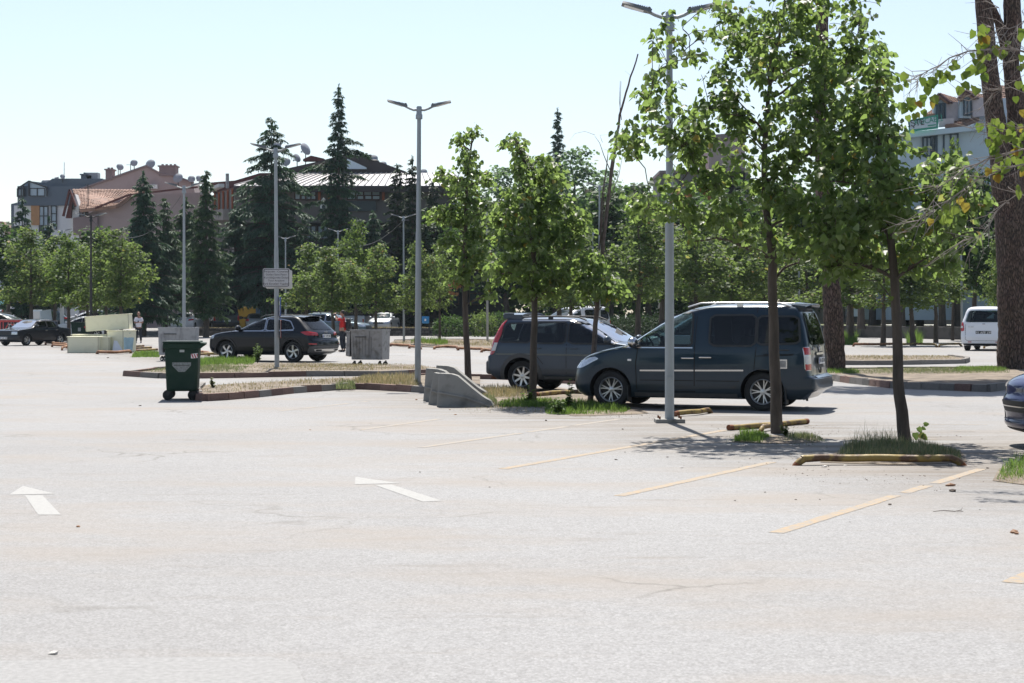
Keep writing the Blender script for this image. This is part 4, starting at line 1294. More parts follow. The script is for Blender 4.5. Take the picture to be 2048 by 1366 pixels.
HATCH = mod(SEDAN, name='hatchback',
 xr=[(.20, -1.85), (.32, -1.98), (.55, -2.02), (.85, -1.98), (1.0, -1.90), (1.15, -1.78), (1.32, -1.60), (1.40, -1.40), (1.44, -1.0)],
 windows=[dict(p=[(.90, .97), (.45, 1.26), (.1, 1.35), (-.25, 1.36), (-.25, .98)], k=1), dict(p=[(-.30, .98), (-.30, 1.36), (-1.15, 1.33), (-1.50, 1.05)], k=1)],
 end_patches=SEDAN['end_patches'][:3] + [dict(end='r', name='rear_window', mat=M_GLASSM, p=[(-.62, 1.02), (-.54, 1.34), (.54, 1.34), (.62, 1.02)], off=.012, k=1),
  dict(end='r', name='tail_light', mat=M_TAIL, p=[(.62, .78), (.62, 1.0), (.92, 1.0), (.95, .80)], both=True, off=.012)])
FSUV = mod(CROSS, name='suv', lod=0, paint=P_TEAL, arch_mat=M_GREYPL, mirror_mat=P_TEAL, handle_mat=P_TEAL)
TALLVAN = mod(VAN, name='delivery_van', lod=0, paint=P_WHITE, mirror_mat=P_WHITE, handle_mat=M_BLACKPL, spokes=6, strips=[], end_strips=[], seams=[])
del TALLVAN['rails']
TALLVAN['end_patches'] = [e for e in VAN['end_patches'] if e['name'] in ('windscreen', 'headlight', 'grille', 'rear_window', 'lower_grille')] + [
 dict(end='r', name='tail_light', mat=M_TAIL, p=[(.76, .72), (.76, 1.08), (.94, 1.08), (.94, .72)], both=True, off=.014, k=1)]
MPV = mod(VAN, name='people_carrier', paint=P_SILVER, mirror_mat=P_SILVER, handle_mat=P_SILVER, style='single', spokes=6)

# ---- small white van seen from behind
WVAN = dict(name='white_van', wb=2.50, r=0.31, tw=0.20, rim=0.2, spokes=6, paint=P_WHITE, lod=1,
 xf=[(.20, 1.95), (.30, 2.08), (.55, 2.10), (.80, 2.02), (.95, 1.75), (1.05, 1.25), (1.10, 1.1), (1.40, .60), (1.60, .25), (1.70, -.05), (1.745, -.4), (1.76, -.8)],
 xr=[(.20, -1.95), (.30, -2.06), (.55, -2.10), (.72, -2.06), (1.05, -2.02), (1.40, -1.88), (1.60, -1.80), (1.70, -1.72), (1.745, -1.5), (1.76, -1.2)],
 b=[(.20, .78), (.32, .86), (.55, .885), (.85, .885), (1.05, .86), (1.3, .80), (1.55, .72), (1.66, .66), (1.72, .54), (1.75, .36), (1.76, .2)],
 Lf=.4, nf=2.5, Lr=.16, nr=3.2,
 windows=[dict(p=[(1.0, 1.08), (.45, 1.50), (.1, 1.60), (-.3, 1.60), (-.3, 1.08)], k=1), dict(p=[(-.36, 1.08), (-.36, 1.60), (-1.2, 1.58), (-1.25, 1.08)], k=1), dict(p=[(-1.3, 1.1), (-1.28, 1.58), (-1.72, 1.52), (-1.86, 1.14)], k=1)],
 handles=[(-.15, .92), (-1.1, .92)], handle_mat=P_WHITE, mirror=(.85, 1.1, 1.1),
 end_patches=[
  dict(end='f', name='windscreen', mat=M_GLASSW, p=[(-.72, 1.12), (-.58, 1.64), (.58, 1.64), (.72, 1.12)], off=.012, k=1),
  dict(end='f', name='headlight', mat=M_HEADL, p=[(.5, .70), (.56, .82), (.95, .88), (1.0, .74)], both=True, off=.012),
  dict(end='r', name='rear_window', mat=M_GLASSM, p=[(-.68, 1.13), (-.72, 1.20), (-.60, 1.60), (.60, 1.60), (.72, 1.20), (.68, 1.13)], cols=16, rows=8, off=.012, k=1),
  dict(end='r', name='tail_light', mat=M_TAIL, p=[(.74, .80), (.78, 1.10), (.84, 1.14), (.98, 1.10), (.98, .88), (.86, .76)], both=True, off=.014, k=1),
  dict(end='r', name='tail_light_lens', mat=M_TAILW, p=[(.80, .90), (.80, .98), (.96, .98), (.96, .90)], both=True, off=.02, k=0),
  dict(end='r', name='bumper_reflector', mat=M_TAIL, p=[(.46, .335), (.46, .365), (.60, .365), (.60, .335)], both=True, off=.012, k=0),
  dict(end='r', name='lower_bumper', mat=M_BLACKPL, p=[(-.85, .21), (-.9, .29), (.9, .29), (.85, .21)], k=0, off=.012)],
 end_strips=[dict(end='r', path=[(-.70, 1.05), (-.70, .45), (-.60, .40), (.60, .40), (.70, .45), (.70, 1.05)], w=.012, mat=M_SEAM, name='tailgate_gap', off=.003)])

# ---- dark blue car whose nose enters the frame
BCAR = mod(HATCH, name='blue_car', lod=1, paint=P_BLUE, front_only=False, mirror_mat=P_BLUE, handle_mat=P_BLUE, style='double', spokes=5,
 xf=[(.17, 1.92), (.22, 2.10), (.30, 2.16), (.36, 2.135), (.48, 2.15), (.58, 2.17), (.66, 2.13), (.76, 2.12), (.84, 2.03), (.92, 1.80), (.97, 1.5), (1.02, 1.15), (1.06, 1.0), (1.15, .78), (1.32, .42), (1.42, .05), (1.47, -.35)],
 b=[(.17, .80), (.32, .87), (.55, .89), (.85, .885), (.98, .84), (1.15, .76), (1.34, .66), (1.42, .54), (1.46, .36), (1.47, .2)], Lf=.46, nf=2.1,
 xr=[(.17, -1.85), (.32, -1.98), (.55, -2.02), (.85, -1.98), (1.0, -1.90), (1.15, -1.78), (1.32, -1.60), (1.42, -1.40), (1.47, -1.0)],
 end_patches=[
  dict(end='f', name='windscreen', mat=M_GLASSW, p=[(-.72, 1.06), (-.58, 1.40), (.58, 1.40), (.72, 1.06)], off=.012, k=1),
  dict(end='f', name='headlight', mat=M_HEADL, p=[(.50, .735), (.62, .80), (1.02, .90), (1.30, .90), (1.10, .79), (.80, .73)], both=True, off=.014, cols=18),
  dict(end='f', name='grille', mat=M_BLACKPL, p=[(-.50, .44), (-.58, .58), (.58, .58), (.50, .44)], k=1, off=.012),
  dict(end='f', name='grille_slat', mat=M_CHROME, p=[(-.52, .50), (-.52, .515), (.52, .515), (.52, .50)], k=0, off=.018),
  dict(end='f', name='fog_light', mat=M_BLACKPL, p=[(.62, .32), (.66, .44), (1.0, .46), (1.04, .34)], both=True, k=1, off=.012),
  dict(end='f', name='lower_lip', mat=M_BLACKPL, p=[(-.9, .19), (-.95, .235), (.95, .235), (.9, .19)], k=0, off=.012)])

def by_wheel(P, px, py, rz_deg, which='rear', sg=1, scale=1.0):
 """location that puts the ground contact of one near wheel where it was measured"""
 x, y = gp(px, py)
 a = R(rz_deg)
 lx = (-P['wb'] / 2 if which == 'rear' else P['wb'] / 2) * scale
 bw = [p for p in P['b']]
 ly = sg * 0.80 * scale
 return (x - (lx * math.cos(a) - ly * math.sin(a)), y - (lx * math.sin(a) + ly * math.cos(a)), 0.0)

def spoiler(root, B, mat, x0, x1, z, w, drop=0.03, thick=0.03, name='roof_spoiler'):
 m_ = MB()
 prof = []
 for k in range(9):
  y = -w + 2 * w * k / 8
  e = 1 - 0.25 * abs(y / w) ** 3
  prof.append((y, e))
 vs, fs = [], []
 for y, e in prof:
  xe = x1 + (x0 - x1) * (1 - e)
  zc = -0.05 * abs(y / w) ** 3
  vs += [(x0, y, z + zc), (x0, y, z - thick + zc), (xe, y, z - drop - thick * .6 + zc), (xe, y, z - drop + zc)]
 for i in range(len(prof) - 1):
  o = i * 4
  for j in range(4):
   fs.append((o + j, o + (j + 1) % 4, o + 4 + (j + 1) % 4, o + 4 + j))
 fs += [(0, 1, 2, 3), tuple(len(vs) - 4 + k for k in (3, 2, 1, 0))]
 m_.add(vs, fs)
 return m_.build(name, mat, root, 50, bevel=0.008)

# ---------------------------------------------------------------- foliage
LEAF_HEART_V = np.array([(0, 0, 0), (-.36, -.03, .05), (-.50, .38, .10), (-.27, .80, .04), (0, 1.06, -.10), (0, .45, -.03), (.36, -.03, .05), (.50, .38, .10), (.27, .80, .04)], float)
LEAF_HEART_F = np.array([(0, 1, 2, 5), (5, 2, 3, 4), (0, 5, 7, 6), (5, 4, 8, 7)], int)
LEAF_SIMPLE_V = np.array([(0, 0, 0), (-.42, .42, .09), (0, 1.0, -.06), (.42, .42, .09)], float)
LEAF_SIMPLE_F = np.array([(0, 1, 2), (0, 2, 3)], int)
NEEDLE_V = np.array([(-.10, 0, 0), (.10, 0, 0), (.05, .6, .02), (0, 1, -.05), (-.05, .6, .02)], float)
SPRAY_V = np.array([(0, 0, 0), (-.16, .30, .03), (-.10, .72, -.05), (0, 1.0, -.14), (.10, .72, -.05), (.16, .30, .03)], float)
SPRAY_F = np.array([(0, 1, 2, 3), (0, 3, 4, 5)], int)

def norm(a): return a / np.maximum(np.linalg.norm(a, axis=-1, keepdims=True), 1e-9)

def scatter(tv, tf, pos, tip, nrm, size, curl=None):
 """template copies: pos (N,3), tip direction, normal, size (N,)"""
 tip = norm(tip)
 n_ = norm(nrm - tip * np.sum(nrm * tip, axis=1, keepdims=True))
 x_ = np.cross(tip, n_)
 N, K = len(pos), len(tv)
 V = pos[:, None, :] + size[:, None, None] * (tv[None, :, 0, None] * x_[:, None, :] + tv[None, :, 1, None] * tip[:, None, :] + tv[None, :, 2, None] * n_[:, None, :])
 F_ = tf[None, :, :] + (np.arange(N) * K)[:, None, None]
 return V.reshape(-1, 3), F_.reshape(-1, tf.shape[1])

_leaf_single = {}
def leaf_mesh(mat, name='leaf'):
 key = (mat.name, name)
 if key not in _leaf_single:
  _leaf_single[key] = mesh_from(name, LEAF_HEART_V.tolist(), LEAF_HEART_F.tolist(), mat, True)
 return _leaf_single[key]

def place_leaf(parent, p, tip, nrm, size, mat, name='leaf'):
 tip = Vector(tip).normalized(); n_ = Vector(nrm); n_ = (n_ - tip * n_.dot(tip)).normalized()
 x_ = tip.cross(n_)
 M = Matrix(((x_.x, tip.x, n_.x), (x_.y, tip.y, n_.y), (x_.z, tip.z, n_.z)))
 o = obj_from(name, leaf_mesh(mat, name), parent)
 o.location = p
 o.rotation_mode = 'QUATERNION'; o.rotation_quaternion = M.to_quaternion()
 o.scale = (size,) * 3
 return o

class Skel:
 """branch skeleton grown to reach target points"""
 def __init__(s, rng):
  s.P, s.R, s.br, s.rng = [], [], [], rng
  s.A, s.AR, s.n = np.zeros((60000, 3)), np.zeros(60000), 0
 def _push(s, pts, rr):
  k = len(pts)
  s.P += pts; s.R += rr
  s.A[s.n:s.n + k] = [tuple(p) for p in pts]; s.AR[s.n:s.n + k] = rr; s.n += k
 def trunk(s, pts, r0, r1, jit=0.0, sub=4):
  pts = [Vector(p) for p in pts]; out = []
  for a, b in zip(pts, pts[1:]):
   for i in range(sub): out.append(a.lerp(b, i / sub))
  out.append(pts[-1])
  n = len(out); rr = []
  for i, p in enumerate(out):
   t = i / (n - 1)
   r = r0 + (r1 - r0) * t ** 0.85
   if 0 < i: p = p + Vector((s.rng.uniform(-jit, jit), s.rng.uniform(-jit, jit), 0))
   out[i] = p; rr.append(r)
  s._push(out, rr)
  s.br.append((out, rr))
  return out
 def grow(s, tgt, maxr, endr=0.004, up=0.4, seg=5, droop=0.0, minz=-1e9, wob=0.06):
  tgt = Vector(tgt)
  P = s.A[:s.n]; Rr = s.AR[:s.n]
  d = P - np.array(tuple(tgt))
  hor = np.hypot(d[:, 0], d[:, 1])
  cost = np.sqrt((d ** 2).sum(1)) + 2.5 * np.maximum(0, P[:, 2] - (tgt.z - up * hor)) + (P[:, 2] < minz) * 50 + 0.3 * (Rr < endr * 2)
  k = int(np.argmin(cost))
  a = s.P[k]
  L_ = (tgt - a).length
  r0 = min(maxr, s.R[k] * 0.72)
  pts, rr = [], []
  mid = Vector((0, 0, 1)) * L_ * 0.12 + Vector((s.rng.uniform(-1, 1), s.rng.uniform(-1, 1), 0)) * L_ * wob
  for i in range(seg + 1):
   t = i / seg
   p = a.lerp(tgt, t) + mid * math.sin(PI * t) - Vector((0, 0, droop * L_ * t * t))
   if 0 < i < seg: p += Vector([s.rng.uniform(-1, 1) for _ in range(3)]) * L_ * 0.02
   pts.append(p); rr.append(r0 + (endr - r0) * t ** 0.8)
  s._push(pts[1:], rr[1:])
  s.br.append((pts, rr))
  return pts
 def mesh(s, mb, nbig=9, nsmall=4, thr=0.02):
  for pts, rr in s.br:
   n = nbig if rr[0] > 0.04 else (6 if rr[0] > thr else nsmall)
   mb.tube(pts, rr, n, cap=rr[0] > 0.03)

def in_blob(rng, b, shell=0.68):
 while True:
  v = Vector([rng.uniform(-1, 1) for _ in range(3)])
  l = v.length
  if l < 1 and (l > shell or rng.random() < 0.35): break
 return Vector((b[0] + v.x * b[3], b[1] + v.y * b[4], b[2] + v.z * b[5]))

def lime_tree(name, label, cat, base, trunk, r0, blobs, twigs, per, leaf, mat=None, seed=1, near=True, singles=0, group=None, bark=None, dead=0.0, limbs=3, dryspots=(), nudge=0.55, droop=0.15, twigr=0.012):
 """trunk: [(dx, dy, z)]; blobs: [(dx, dy, z, rx, ry, rz)] in metres from the base"""
 rng = random.Random(seed); nr = np.random.RandomState(seed)
 root = thing(name, label, cat, (base[0], base[1], 0), 0, group)
 sk = Skel(rng)
 sk.trunk([(p[0], p[1], p[2]) for p in trunk], r0, r0 * 0.22, 0.01)
 vol = [b[3] * b[4] * b[5] for b in blobs]
 area = [(b[3] * b[5]) for b in blobs]
 tot = sum(area)
 fork = trunk[1][2] if len(trunk) > 2 else trunk[-1][2] * .5
 order = sorted(range(len(blobs)), key=lambda i: blobs[i][2])
 for i in order:
  b = blobs[i]
  for k in range(limbs):
   t = Vector((b[0], b[1], b[2])) + Vector([rng.uniform(-.5, .5) * b[3 + q] for q in range(3)])
   sk.grow(t, r0 * 0.26, 0.008, up=0.22, seg=6, wob=0.1)
 pos, tips, nrms = [], [], []
 for i in order:
  b = blobs[i]
  n = max(3, int(twigs * area[i] / tot))
  for k in range(n):
   t = in_blob(rng, b)
   pts = sk.grow(t, twigr, 0.003, up=0.2, seg=4, droop=droop, wob=0.12)
   if rng.random() < dead: continue
   L_ = (pts[-1] - pts[0]).length
   dirv = (pts[-1] - pts[0]).normalized()
   m = max(3, int(per * rng.uniform(.6, 1.4)))
   for q in range(m):
    f = rng.uniform(max(0.15, 1 - 0.8 / max(L_, .01)), 1.05)
    j = min(len(pts) - 2, int(f * (len(pts) - 1)))
    p = pts[j].lerp(pts[j + 1], f * (len(pts) - 1) - j)
    o = Vector([rng.gauss(0, 1) for _ in range(3)])
    p = p + o * 0.045 * (leaf / 0.08)
    tp = dirv * 0.35 + Vector((o.x, o.y, 0)).normalized() * 0.75 + Vector((0, 0, -0.75))
    tp += Vector([rng.uniform(-.35, .35) for _ in range(3)])
    pos.append(tuple(p)); tips.append(tuple(tp))
    nv = Vector((rng.uniform(-.8, .8), rng.uniform(-.8, .8), nudge))
    nrms.append(tuple(nv))
 mb = MB()
 sk.mesh(mb)
 tr = mb.build('trunk', bark or M_BARK, root, 60)
 pos, tips, nrms = np.array(pos), np.array(tips), np.array(nrms)
 size = leaf * nr.uniform(.6, 1.25, len(pos))
 mt = mat or M_LIME
 if singles:
  idx = np.argsort(pos[:, 1] - 0.002 * nr.rand(len(pos)) - size * 6)[:singles * 3]
  nr.shuffle(idx); idx = idx[:singles]
  for i in idx:
   place_leaf(root, pos[i], tips[i], nrms[i], float(size[i]) * 1.08, mt)
  keep = np.ones(len(pos), bool); keep[idx] = False
  pos, tips, nrms, size = pos[keep], tips[keep], nrms[keep], size[keep]
 tv, tf = (LEAF_HEART_V, LEAF_HEART_F) if near else (LEAF_SIMPLE_V, LEAF_SIMPLE_F)
 V, F_ = scatter(tv, tf, pos, tips, nrms, size)
 fo = obj_from('foliage', np_mesh('foliage', V, F_, mt, tf.shape[1], smooth=near), root)
 fo['kind'] = 'stuff'
 for (dx, dy, z, r_, n_) in dryspots:
  p = np.array([(dx, dy, z)]) + nr.normal(0, r_ * .5, (n_, 3))
  V, F_ = scatter(LEAF_HEART_V, LEAF_HEART_F, p, nr.normal(0, .5, (n_, 3)) + np.array([(0, 0, -.9)]), nr.normal(0, 1, (n_, 3)), leaf * nr.uniform(.6, 1.1, n_))
  q = obj_from('dry_leaves', np_mesh('dry_leaves', V, F_, M_DRYLEAF, 4), root); q['kind'] = 'stuff'
 return root

def conifer(name, label, base, top, prof, seed=1, mat=None, group=None, zlow=0.8, trunk_r=0.22, step=0.42, droopy=0.5, lean=0.0, arms=(), dens=1.0, tuft=0.34, make=True):
 """prof(t) -> branch reach at relative height t (0 base .. 1 tip)"""
 rng = random.Random(seed); nr = np.random.RandomState(seed)
 root = thing(name, label, 'tree', (base[0], base[1], base[2] if len(base) > 2 else 0), 0, group)
 mb = MB()
 n = 10
 mb.tube([(lean * top * (i / n) ** 2 + 0.03 * math.sin(i * 2.1), 0, top * i / n) for i in range(n + 1)], [max(.012, trunk_r * (1 - i / n) ** 0.9) for i in range(n + 1)], 8)
 P_, T_, N_, S_ = [], [], [], []
 def branch(z, az, L_, dr):
  d = Vector((math.cos(az), math.sin(az), 0)); sd = Vector((-d.y, d.x, 0))
  c = Vector((lean * top * (z / top) ** 2, 0, z))
  k = 6
  pts = []
  for i in range(k + 1):
   t = i / k
   pts.append(c + d * L_ * t + Vector((0, 0, 1)) * L_ * (0.22 * t - dr * t ** 2.2))
  mb.tube(pts, [max(.006, 0.018 * L_ * (1 - t / k * .9)) for t in range(k + 1)], 4, cap=False)
  m = max(4, int(L_ * 24 * dens))
  for i in range(m):
   t = rng.uniform(0.08, 1.03) ** 0.85
   j = min(k - 1, int(t * k)); p = pts[j].lerp(pts[j + 1], t * k - j)
   w = 0.26 * L_ * (1 - t * .75) + 0.05
   s_ = rng.uniform(-1, 1)
   q = p + sd * s_ * w + Vector((0, 0, -abs(s_) * w * .25 + rng.uniform(-.08, .04)))
   for _ in range(2):
    tp = d * rng.uniform(.2, .9) + sd * s_ * rng.uniform(.3, 1.0) + Vector((0, 0, -rng.uniform(.15, .9) * droopy - .1))
    P_.append(tuple(q)); T_.append(tuple(tp)); N_.append((rng.uniform(-.6, .6), rng.uniform(-.6, .6), 1)); S_.append(tuft * rng.uniform(.6, 1.25))
   if rng.random() < droopy * .75:      # hanging sprays
    P_.append(tuple(q)); T_.append((rng.uniform(-.3, .3), rng.uniform(-.3, .3), -1)); N_.append((d.x, d.y, .2)); S_.append(tuft * rng.uniform(.8, 1.5))
 z = zlow
 while z < top * 0.985:
  t = z / top
  L0 = prof(t)
  nb = max(3, int(5 + L0 * 1.4))
  a0 = rng.uniform(0, 6.3)
  for b in range(nb):
   L_ = L0 * rng.uniform(.45, 1.25)
   branch(z + rng.uniform(-.9, .9) * step, a0 + 2 * PI * b / nb + rng.uniform(-.3, .3), L_, rng.uniform(.28, .46) * (0.8 + .4 * droopy))
  z += step * (0.55 + 0.45 * min(1, L0 / 1.2))
 for (za, az, L_) in arms: branch(za, az, L_, .3); branch(za + .15, az + .12, L_ * .85, .3)
 for _ in range(int(26 * dens)):                    # leader tip
  zz = top * (1 - 0.05 * rng.random())
  P_.append((lean * top, 0, zz)); T_.append((rng.uniform(-.5, .5), rng.uniform(-.5, .5), .8)); N_.append((rng.uniform(-1, 1), rng.uniform(-1, 1), .1)); S_.append(tuft * .8)
 mb.build('trunk', M_BARK, root, 60)
 V, F_ = scatter(SPRAY_V, SPRAY_F, np.array(P_), np.array(T_), np.array(N_), np.array(S_))
 fo = obj_from('foliage', np_mesh('foliage', V, F_, mat or M_CEDAR, 4), root); fo['kind'] = 'stuff'
 return root

def grass(name, label, pts, h, w, mat, kindlabel='grass', seed=0, lean=0.35, z=0.0, parent=None, group=None, edge=True):
 """blades rooted at pts (N,2 or N,3)"""
 nr = np.random.RandomState(seed)
 pts = np.asarray(pts, float)
 N = len(pts)
 if pts.shape[1] == 2: pts = np.hstack([pts, np.full((N, 1), z)])
 hh = h * nr.uniform(.45, 1.25, N); a = nr.uniform(0, 2 * PI, N); l = lean * nr.uniform(.2, 1.6, N)
 d = np.stack([np.cos(a), np.sin(a), np.zeros(N)], 1); s_ = np.stack([-np.sin(a), np.cos(a), np.zeros(N)], 1)
 ww = (w * nr.uniform(.6, 1.3, N))[:, None]
 up = np.array([[0, 0, 1.0]])
 if edge:
  c0, c1 = pts[:, :2].min(0), pts[:, :2].max(0)
  q = np.abs((pts[:, :2] - (c0 + c1) / 2) / np.maximum((c1 - c0) / 2, .01))
  wv = .72 + .28 * np.sin(pts[:, 0] * 7.1 + seed) * np.cos(pts[:, 1] * 5.3 + pts[:, 0] * 2.7)
  hh = hh * wv * (1 - .72 * q[:, 0] ** 4) * (1 - .5 * q[:, 1] ** 4)
 v0, v1 = pts - s_ * ww / 2, pts + s_ * ww / 2
 m = pts + up * (hh * .55)[:, None] + d * (hh * l * .35)[:, None]
 v2, v3 = m + s_ * ww * .4, m - s_ * ww * .4
 v4 = pts + up * (hh * (1 - .25 * np.minimum(1, l)))[:, None] + d * (hh * l)[:, None]
 V = np.stack([v0, v1, v2, v3, v4], 1).reshape(-1, 3)
 b = np.arange(N) * 5
 F3 = np.concatenate([np.stack([b, b + 1, b + 2], 1), np.stack([b, b + 2, b + 3], 1), np.stack([b + 3, b + 2, b + 4], 1)])
 o = obj_from(name, np_mesh(name, V, F3, mat, 3), parent)
 if parent is None: tag(o, label, kindlabel, group, 'stuff')
 else: o['kind'] = 'stuff'
 return o

def px_cloud(poly, n, seed, clump=0.0, nclump=12):
 """n ground points inside an outline given by picture measurements of the ground"""
 G_ = [gp(*p) for p in poly]
 xs, ys = [p[0] for p in G_], [p[1] for p in G_]
 nr = np.random.RandomState(seed); out = []
 def inside(x, y):
  c = False; j = len(G_) - 1
  for i in range(len(G_)):
   xi, yi = G_[i]; xj, yj = G_[j]
   if (yi > y) != (yj > y) and x < (xj - xi) * (y - yi) / (yj - yi) + xi: c = not c
   j = i
  return c
 cl = None
 if clump:
  cl = []
  while len(cl) < nclump:
   x, y = nr.uniform(min(xs), max(xs)), nr.uniform(min(ys), max(ys))
   if inside(x, y): cl.append((x, y))
 tries = 0
 while len(out) < n and tries < n * 40:
  tries += 1
  if cl and nr.rand() < .85:
   c = cl[nr.randint(len(cl))]; x, y = c[0] + nr.normal(0, clump), c[1] + nr.normal(0, clump)
  else: x, y = nr.uniform(min(xs), max(xs)), nr.uniform(min(ys), max(ys))
  if inside(x, y): out.append((x, y))
 return np.array(out)

def weed_plant(name, label, loc, h, n, leafsize, mat, seed=1, stems=3, spread=.3):
 rng = random.Random(seed)
 root = thing(name, label, 'weed', loc)
 mb = MB(); P_, T_, N_, S_ = [], [], [], []
 for k in range(stems):
  a = rng.uniform(0, 6.28); hh = h * rng.uniform(.6, 1.0) if k else h
  ex = Vector((math.cos(a), math.sin(a), 0)) * spread * hh * (rng.uniform(.3, 1) if k else .1)
  pts = [Vector((0, 0, 0)).lerp(ex + Vector((0, 0, hh)), i / 4) + Vector((rng.uniform(-.01, .01), rng.uniform(-.01, .01), 0)) for i in range(5)]
  mb.tube(pts, [.006, .005, .004, .003, .002], 5)
  for i in range(n):
   t = rng.uniform(.15, 1); j = min(3, int(t * 4)); p = pts[j].lerp(pts[j + 1], t * 4 - j)
   aa = rng.uniform(0, 6.28)
   P_.append(tuple(p)); T_.append((math.cos(aa), math.sin(aa), rng.uniform(-.3, .5))); N_.append((rng.uniform(-.3, .3), rng.uniform(-.3, .3), 1)); S_.append(leafsize * rng.uniform(.6, 1.2) * (1.2 - .6 * t))
 mb.build('stem', M_BARKT, root)
 V, F_ = scatter(LEAF_HEART_V, LEAF_HEART_F, np.array(P_), np.array(T_), np.array(N_), np.array(S_))
 o = obj_from('leaves', np_mesh('leaves', V, F_, mat, 4), root); o['kind'] = 'stuff'
 return root

# ================================================================ buildings
M_WALLWHITE = pm('wall_white', (0.66, 0.66, 0.66), 0.85, var=0.06, vs=0.6)
M_WALLGREY = pm('cladding_blue_grey', (0.085, 0.11, 0.14), 0.6, var=0.08, vs=0.5)
M_ORANGEW = pm('cladding_orange', (0.38, 0.20, 0.09), 0.7, var=0.08)
M_PINK = pm('wall_mauve', (0.36, 0.28, 0.27), 0.9, var=0.10, vs=0.7, col2=(0.29, 0.22, 0.215), c2=(0.5, 0.8))
M_PINKD = pm('wall_mauve_dark', (0.22, 0.165, 0.165), 0.9, var=0.1, vs=0.5)
M_TILE = pm('roof_tile', (0.27, 0.165, 0.125), 0.9, var=0.25, vs=1.3, col2=(0.18, 0.12, 0.095), c2=(0.4, 0.7), objrand=0.15)
M_TILEE = pm('tile_edge', (0.11, 0.035, 0.03), 0.8, var=0.15)
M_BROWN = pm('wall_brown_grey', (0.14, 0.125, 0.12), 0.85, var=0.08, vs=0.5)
M_BROWN_SHADED = pm('wall_brown_shaded', (0.030, 0.028, 0.030), 0.9, var=0.2, vs=0.6)  # under-canopy shade painted into the brown of the lower storeys
M_BALC = pm('balcony_plaster', (0.21, 0.185, 0.17), 0.85, var=0.08)
M_ROOFMETAL = pm('standing_seam', (0.46, 0.45, 0.45), 0.35, 0.35, var=0.06, vs=0.3)
M_ROOFDARK = pm('roof_dark', (0.045, 0.035, 0.035), 0.8, var=0.2, vs=0.7)
M_ORANGEP = pm('pier_orange', (0.30, 0.085, 0.035), 0.7, var=0.08)
M_FRAME = pm('window_frame_dark', (0.025, 0.026, 0.03), 0.5, var=0.1)
M_FRAMEB = pm('window_frame_brown', (0.05, 0.025, 0.02), 0.6, var=0.1)
M_PANE = glassmat('pane_dark', (0.03, 0.045, 0.055), 0.05)
M_PANEB = pm('pane_blind', (0.34, 0.42, 0.48), 0.25, var=0.15, vs=0.6)
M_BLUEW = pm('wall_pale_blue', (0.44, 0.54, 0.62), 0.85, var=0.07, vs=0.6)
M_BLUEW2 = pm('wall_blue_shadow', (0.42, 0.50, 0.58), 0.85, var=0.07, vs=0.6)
M_DISH = pm('dish_grey', (0.26, 0.27, 0.30), 0.5, var=0.1)
M_SIGNG = pm('sign_green', (0.04, 0.28, 0.20), 0.5, var=0.05)
M_SIGNW = pm('sign_white', (0.52, 0.60, 0.66), 0.5, var=0.05)
M_BEIGE = pm('wall_beige', (0.33, 0.28, 0.235), 0.9, var=0.08, vs=0.6)
M_STONE = pm('wall_stone', (0.075, 0.066, 0.060), 0.95, var=0.3, vs=3, bump=0.6, bs=20, objrand=0.3)
M_STONED = pm('wall_joint', (0.030, 0.027, 0.025), 0.95, var=0.3, vs=3)
M_OLDCONC = pm('wall_old_concrete', (0.105, 0.098, 0.09), 0.95, var=0.2, vs=1.2, col2=(0.05, 0.048, 0.045), c2=(0.45, 0.7), bump=0.4)

def facade(bld, name, pts, d, depth, mat):
 """upright wall slab: outline measured in the picture, standing at distance d"""
 m_ = MB()
 P = [(XX(x, d), d, ZZ(y, d)) for x, y in pts]
 m_.prism(P, (0, depth, 0))
 return m_.build(name, mat, bld)

def window(bld, x0, y0, x1, y1, d, cols=2, rows=1, fm=None, pmx=None, fw=0.10, only=None):
 X0, X1, Z0, Z1 = XX(x0, d), XX(x1, d), ZZ(y1, d), ZZ(y0, d)
 f = MB()
 yy = d - 0.05
 for k in range(cols + 1):
  x = X0 + (X1 - X0) * k / cols
  f.box((x, yy, (Z0 + Z1) / 2), (fw, 0.16, Z1 - Z0 + fw))
 for k in range(rows + 1):
  z = Z0 + (Z1 - Z0) * k / rows
  f.box(((X0 + X1) / 2, yy + .01, z), (X1 - X0, 0.13, fw))
 fo = f.build('window', fm or M_FRAME, bld);
 rng = random.Random(int(x0 * 7 + y0))
 for i in range(cols):
  for j in range(rows):
   a = X0 + (X1 - X0) * i / cols; b = X0 + (X1 - X0) * (i + 1) / cols
   c = Z0 + (Z1 - Z0) * j / rows; e = Z0 + (Z1 - Z0) * (j + 1) / rows
   MB().box(((a + b) / 2, d - .02, (c + e) / 2), (b - a - fw * .9, 0.02, e - c - fw * .9)).build('pane', (pmx or [M_PANE, M_PANEB])[rng.randrange(len(pmx or [0, 0]))], fo)
 return fo

def dish(bld, px, py, d, r, yaw=0.0, pole=0.9):
 x, z = XX(px, d), ZZ(py, d)
 r *= .62
 m_ = MB()
 m_.lathe([(r, 0), (r * .8, -.10 * r), (r * .4, -.22 * r), (.01, -.26 * r), (.01, -.30 * r), (r * .4, -.26 * r), (r * .82, -.14 * r), (r * 1.01, -.02)], 18, (0, 0, 0), 'Y')
 m_.bar((0, 0, -r * .9), (0, .35 * r + .3, -r * .1), 0.02)
 m_.box((0, .42 * r + .3, -r * .05), (.10, .14, .12))
 o = m_.build('satellite_dish', M_DISH, bld, 50)
 o.location = (x, d, z); o.rotation_euler = (R(-22), 0, yaw)
 MB().bar((x, d + .1, z - r * .2), (x, d + .1, z - r - pole), 0.045).build('dish_pole', M_DARKMETAL, bld)
 return o

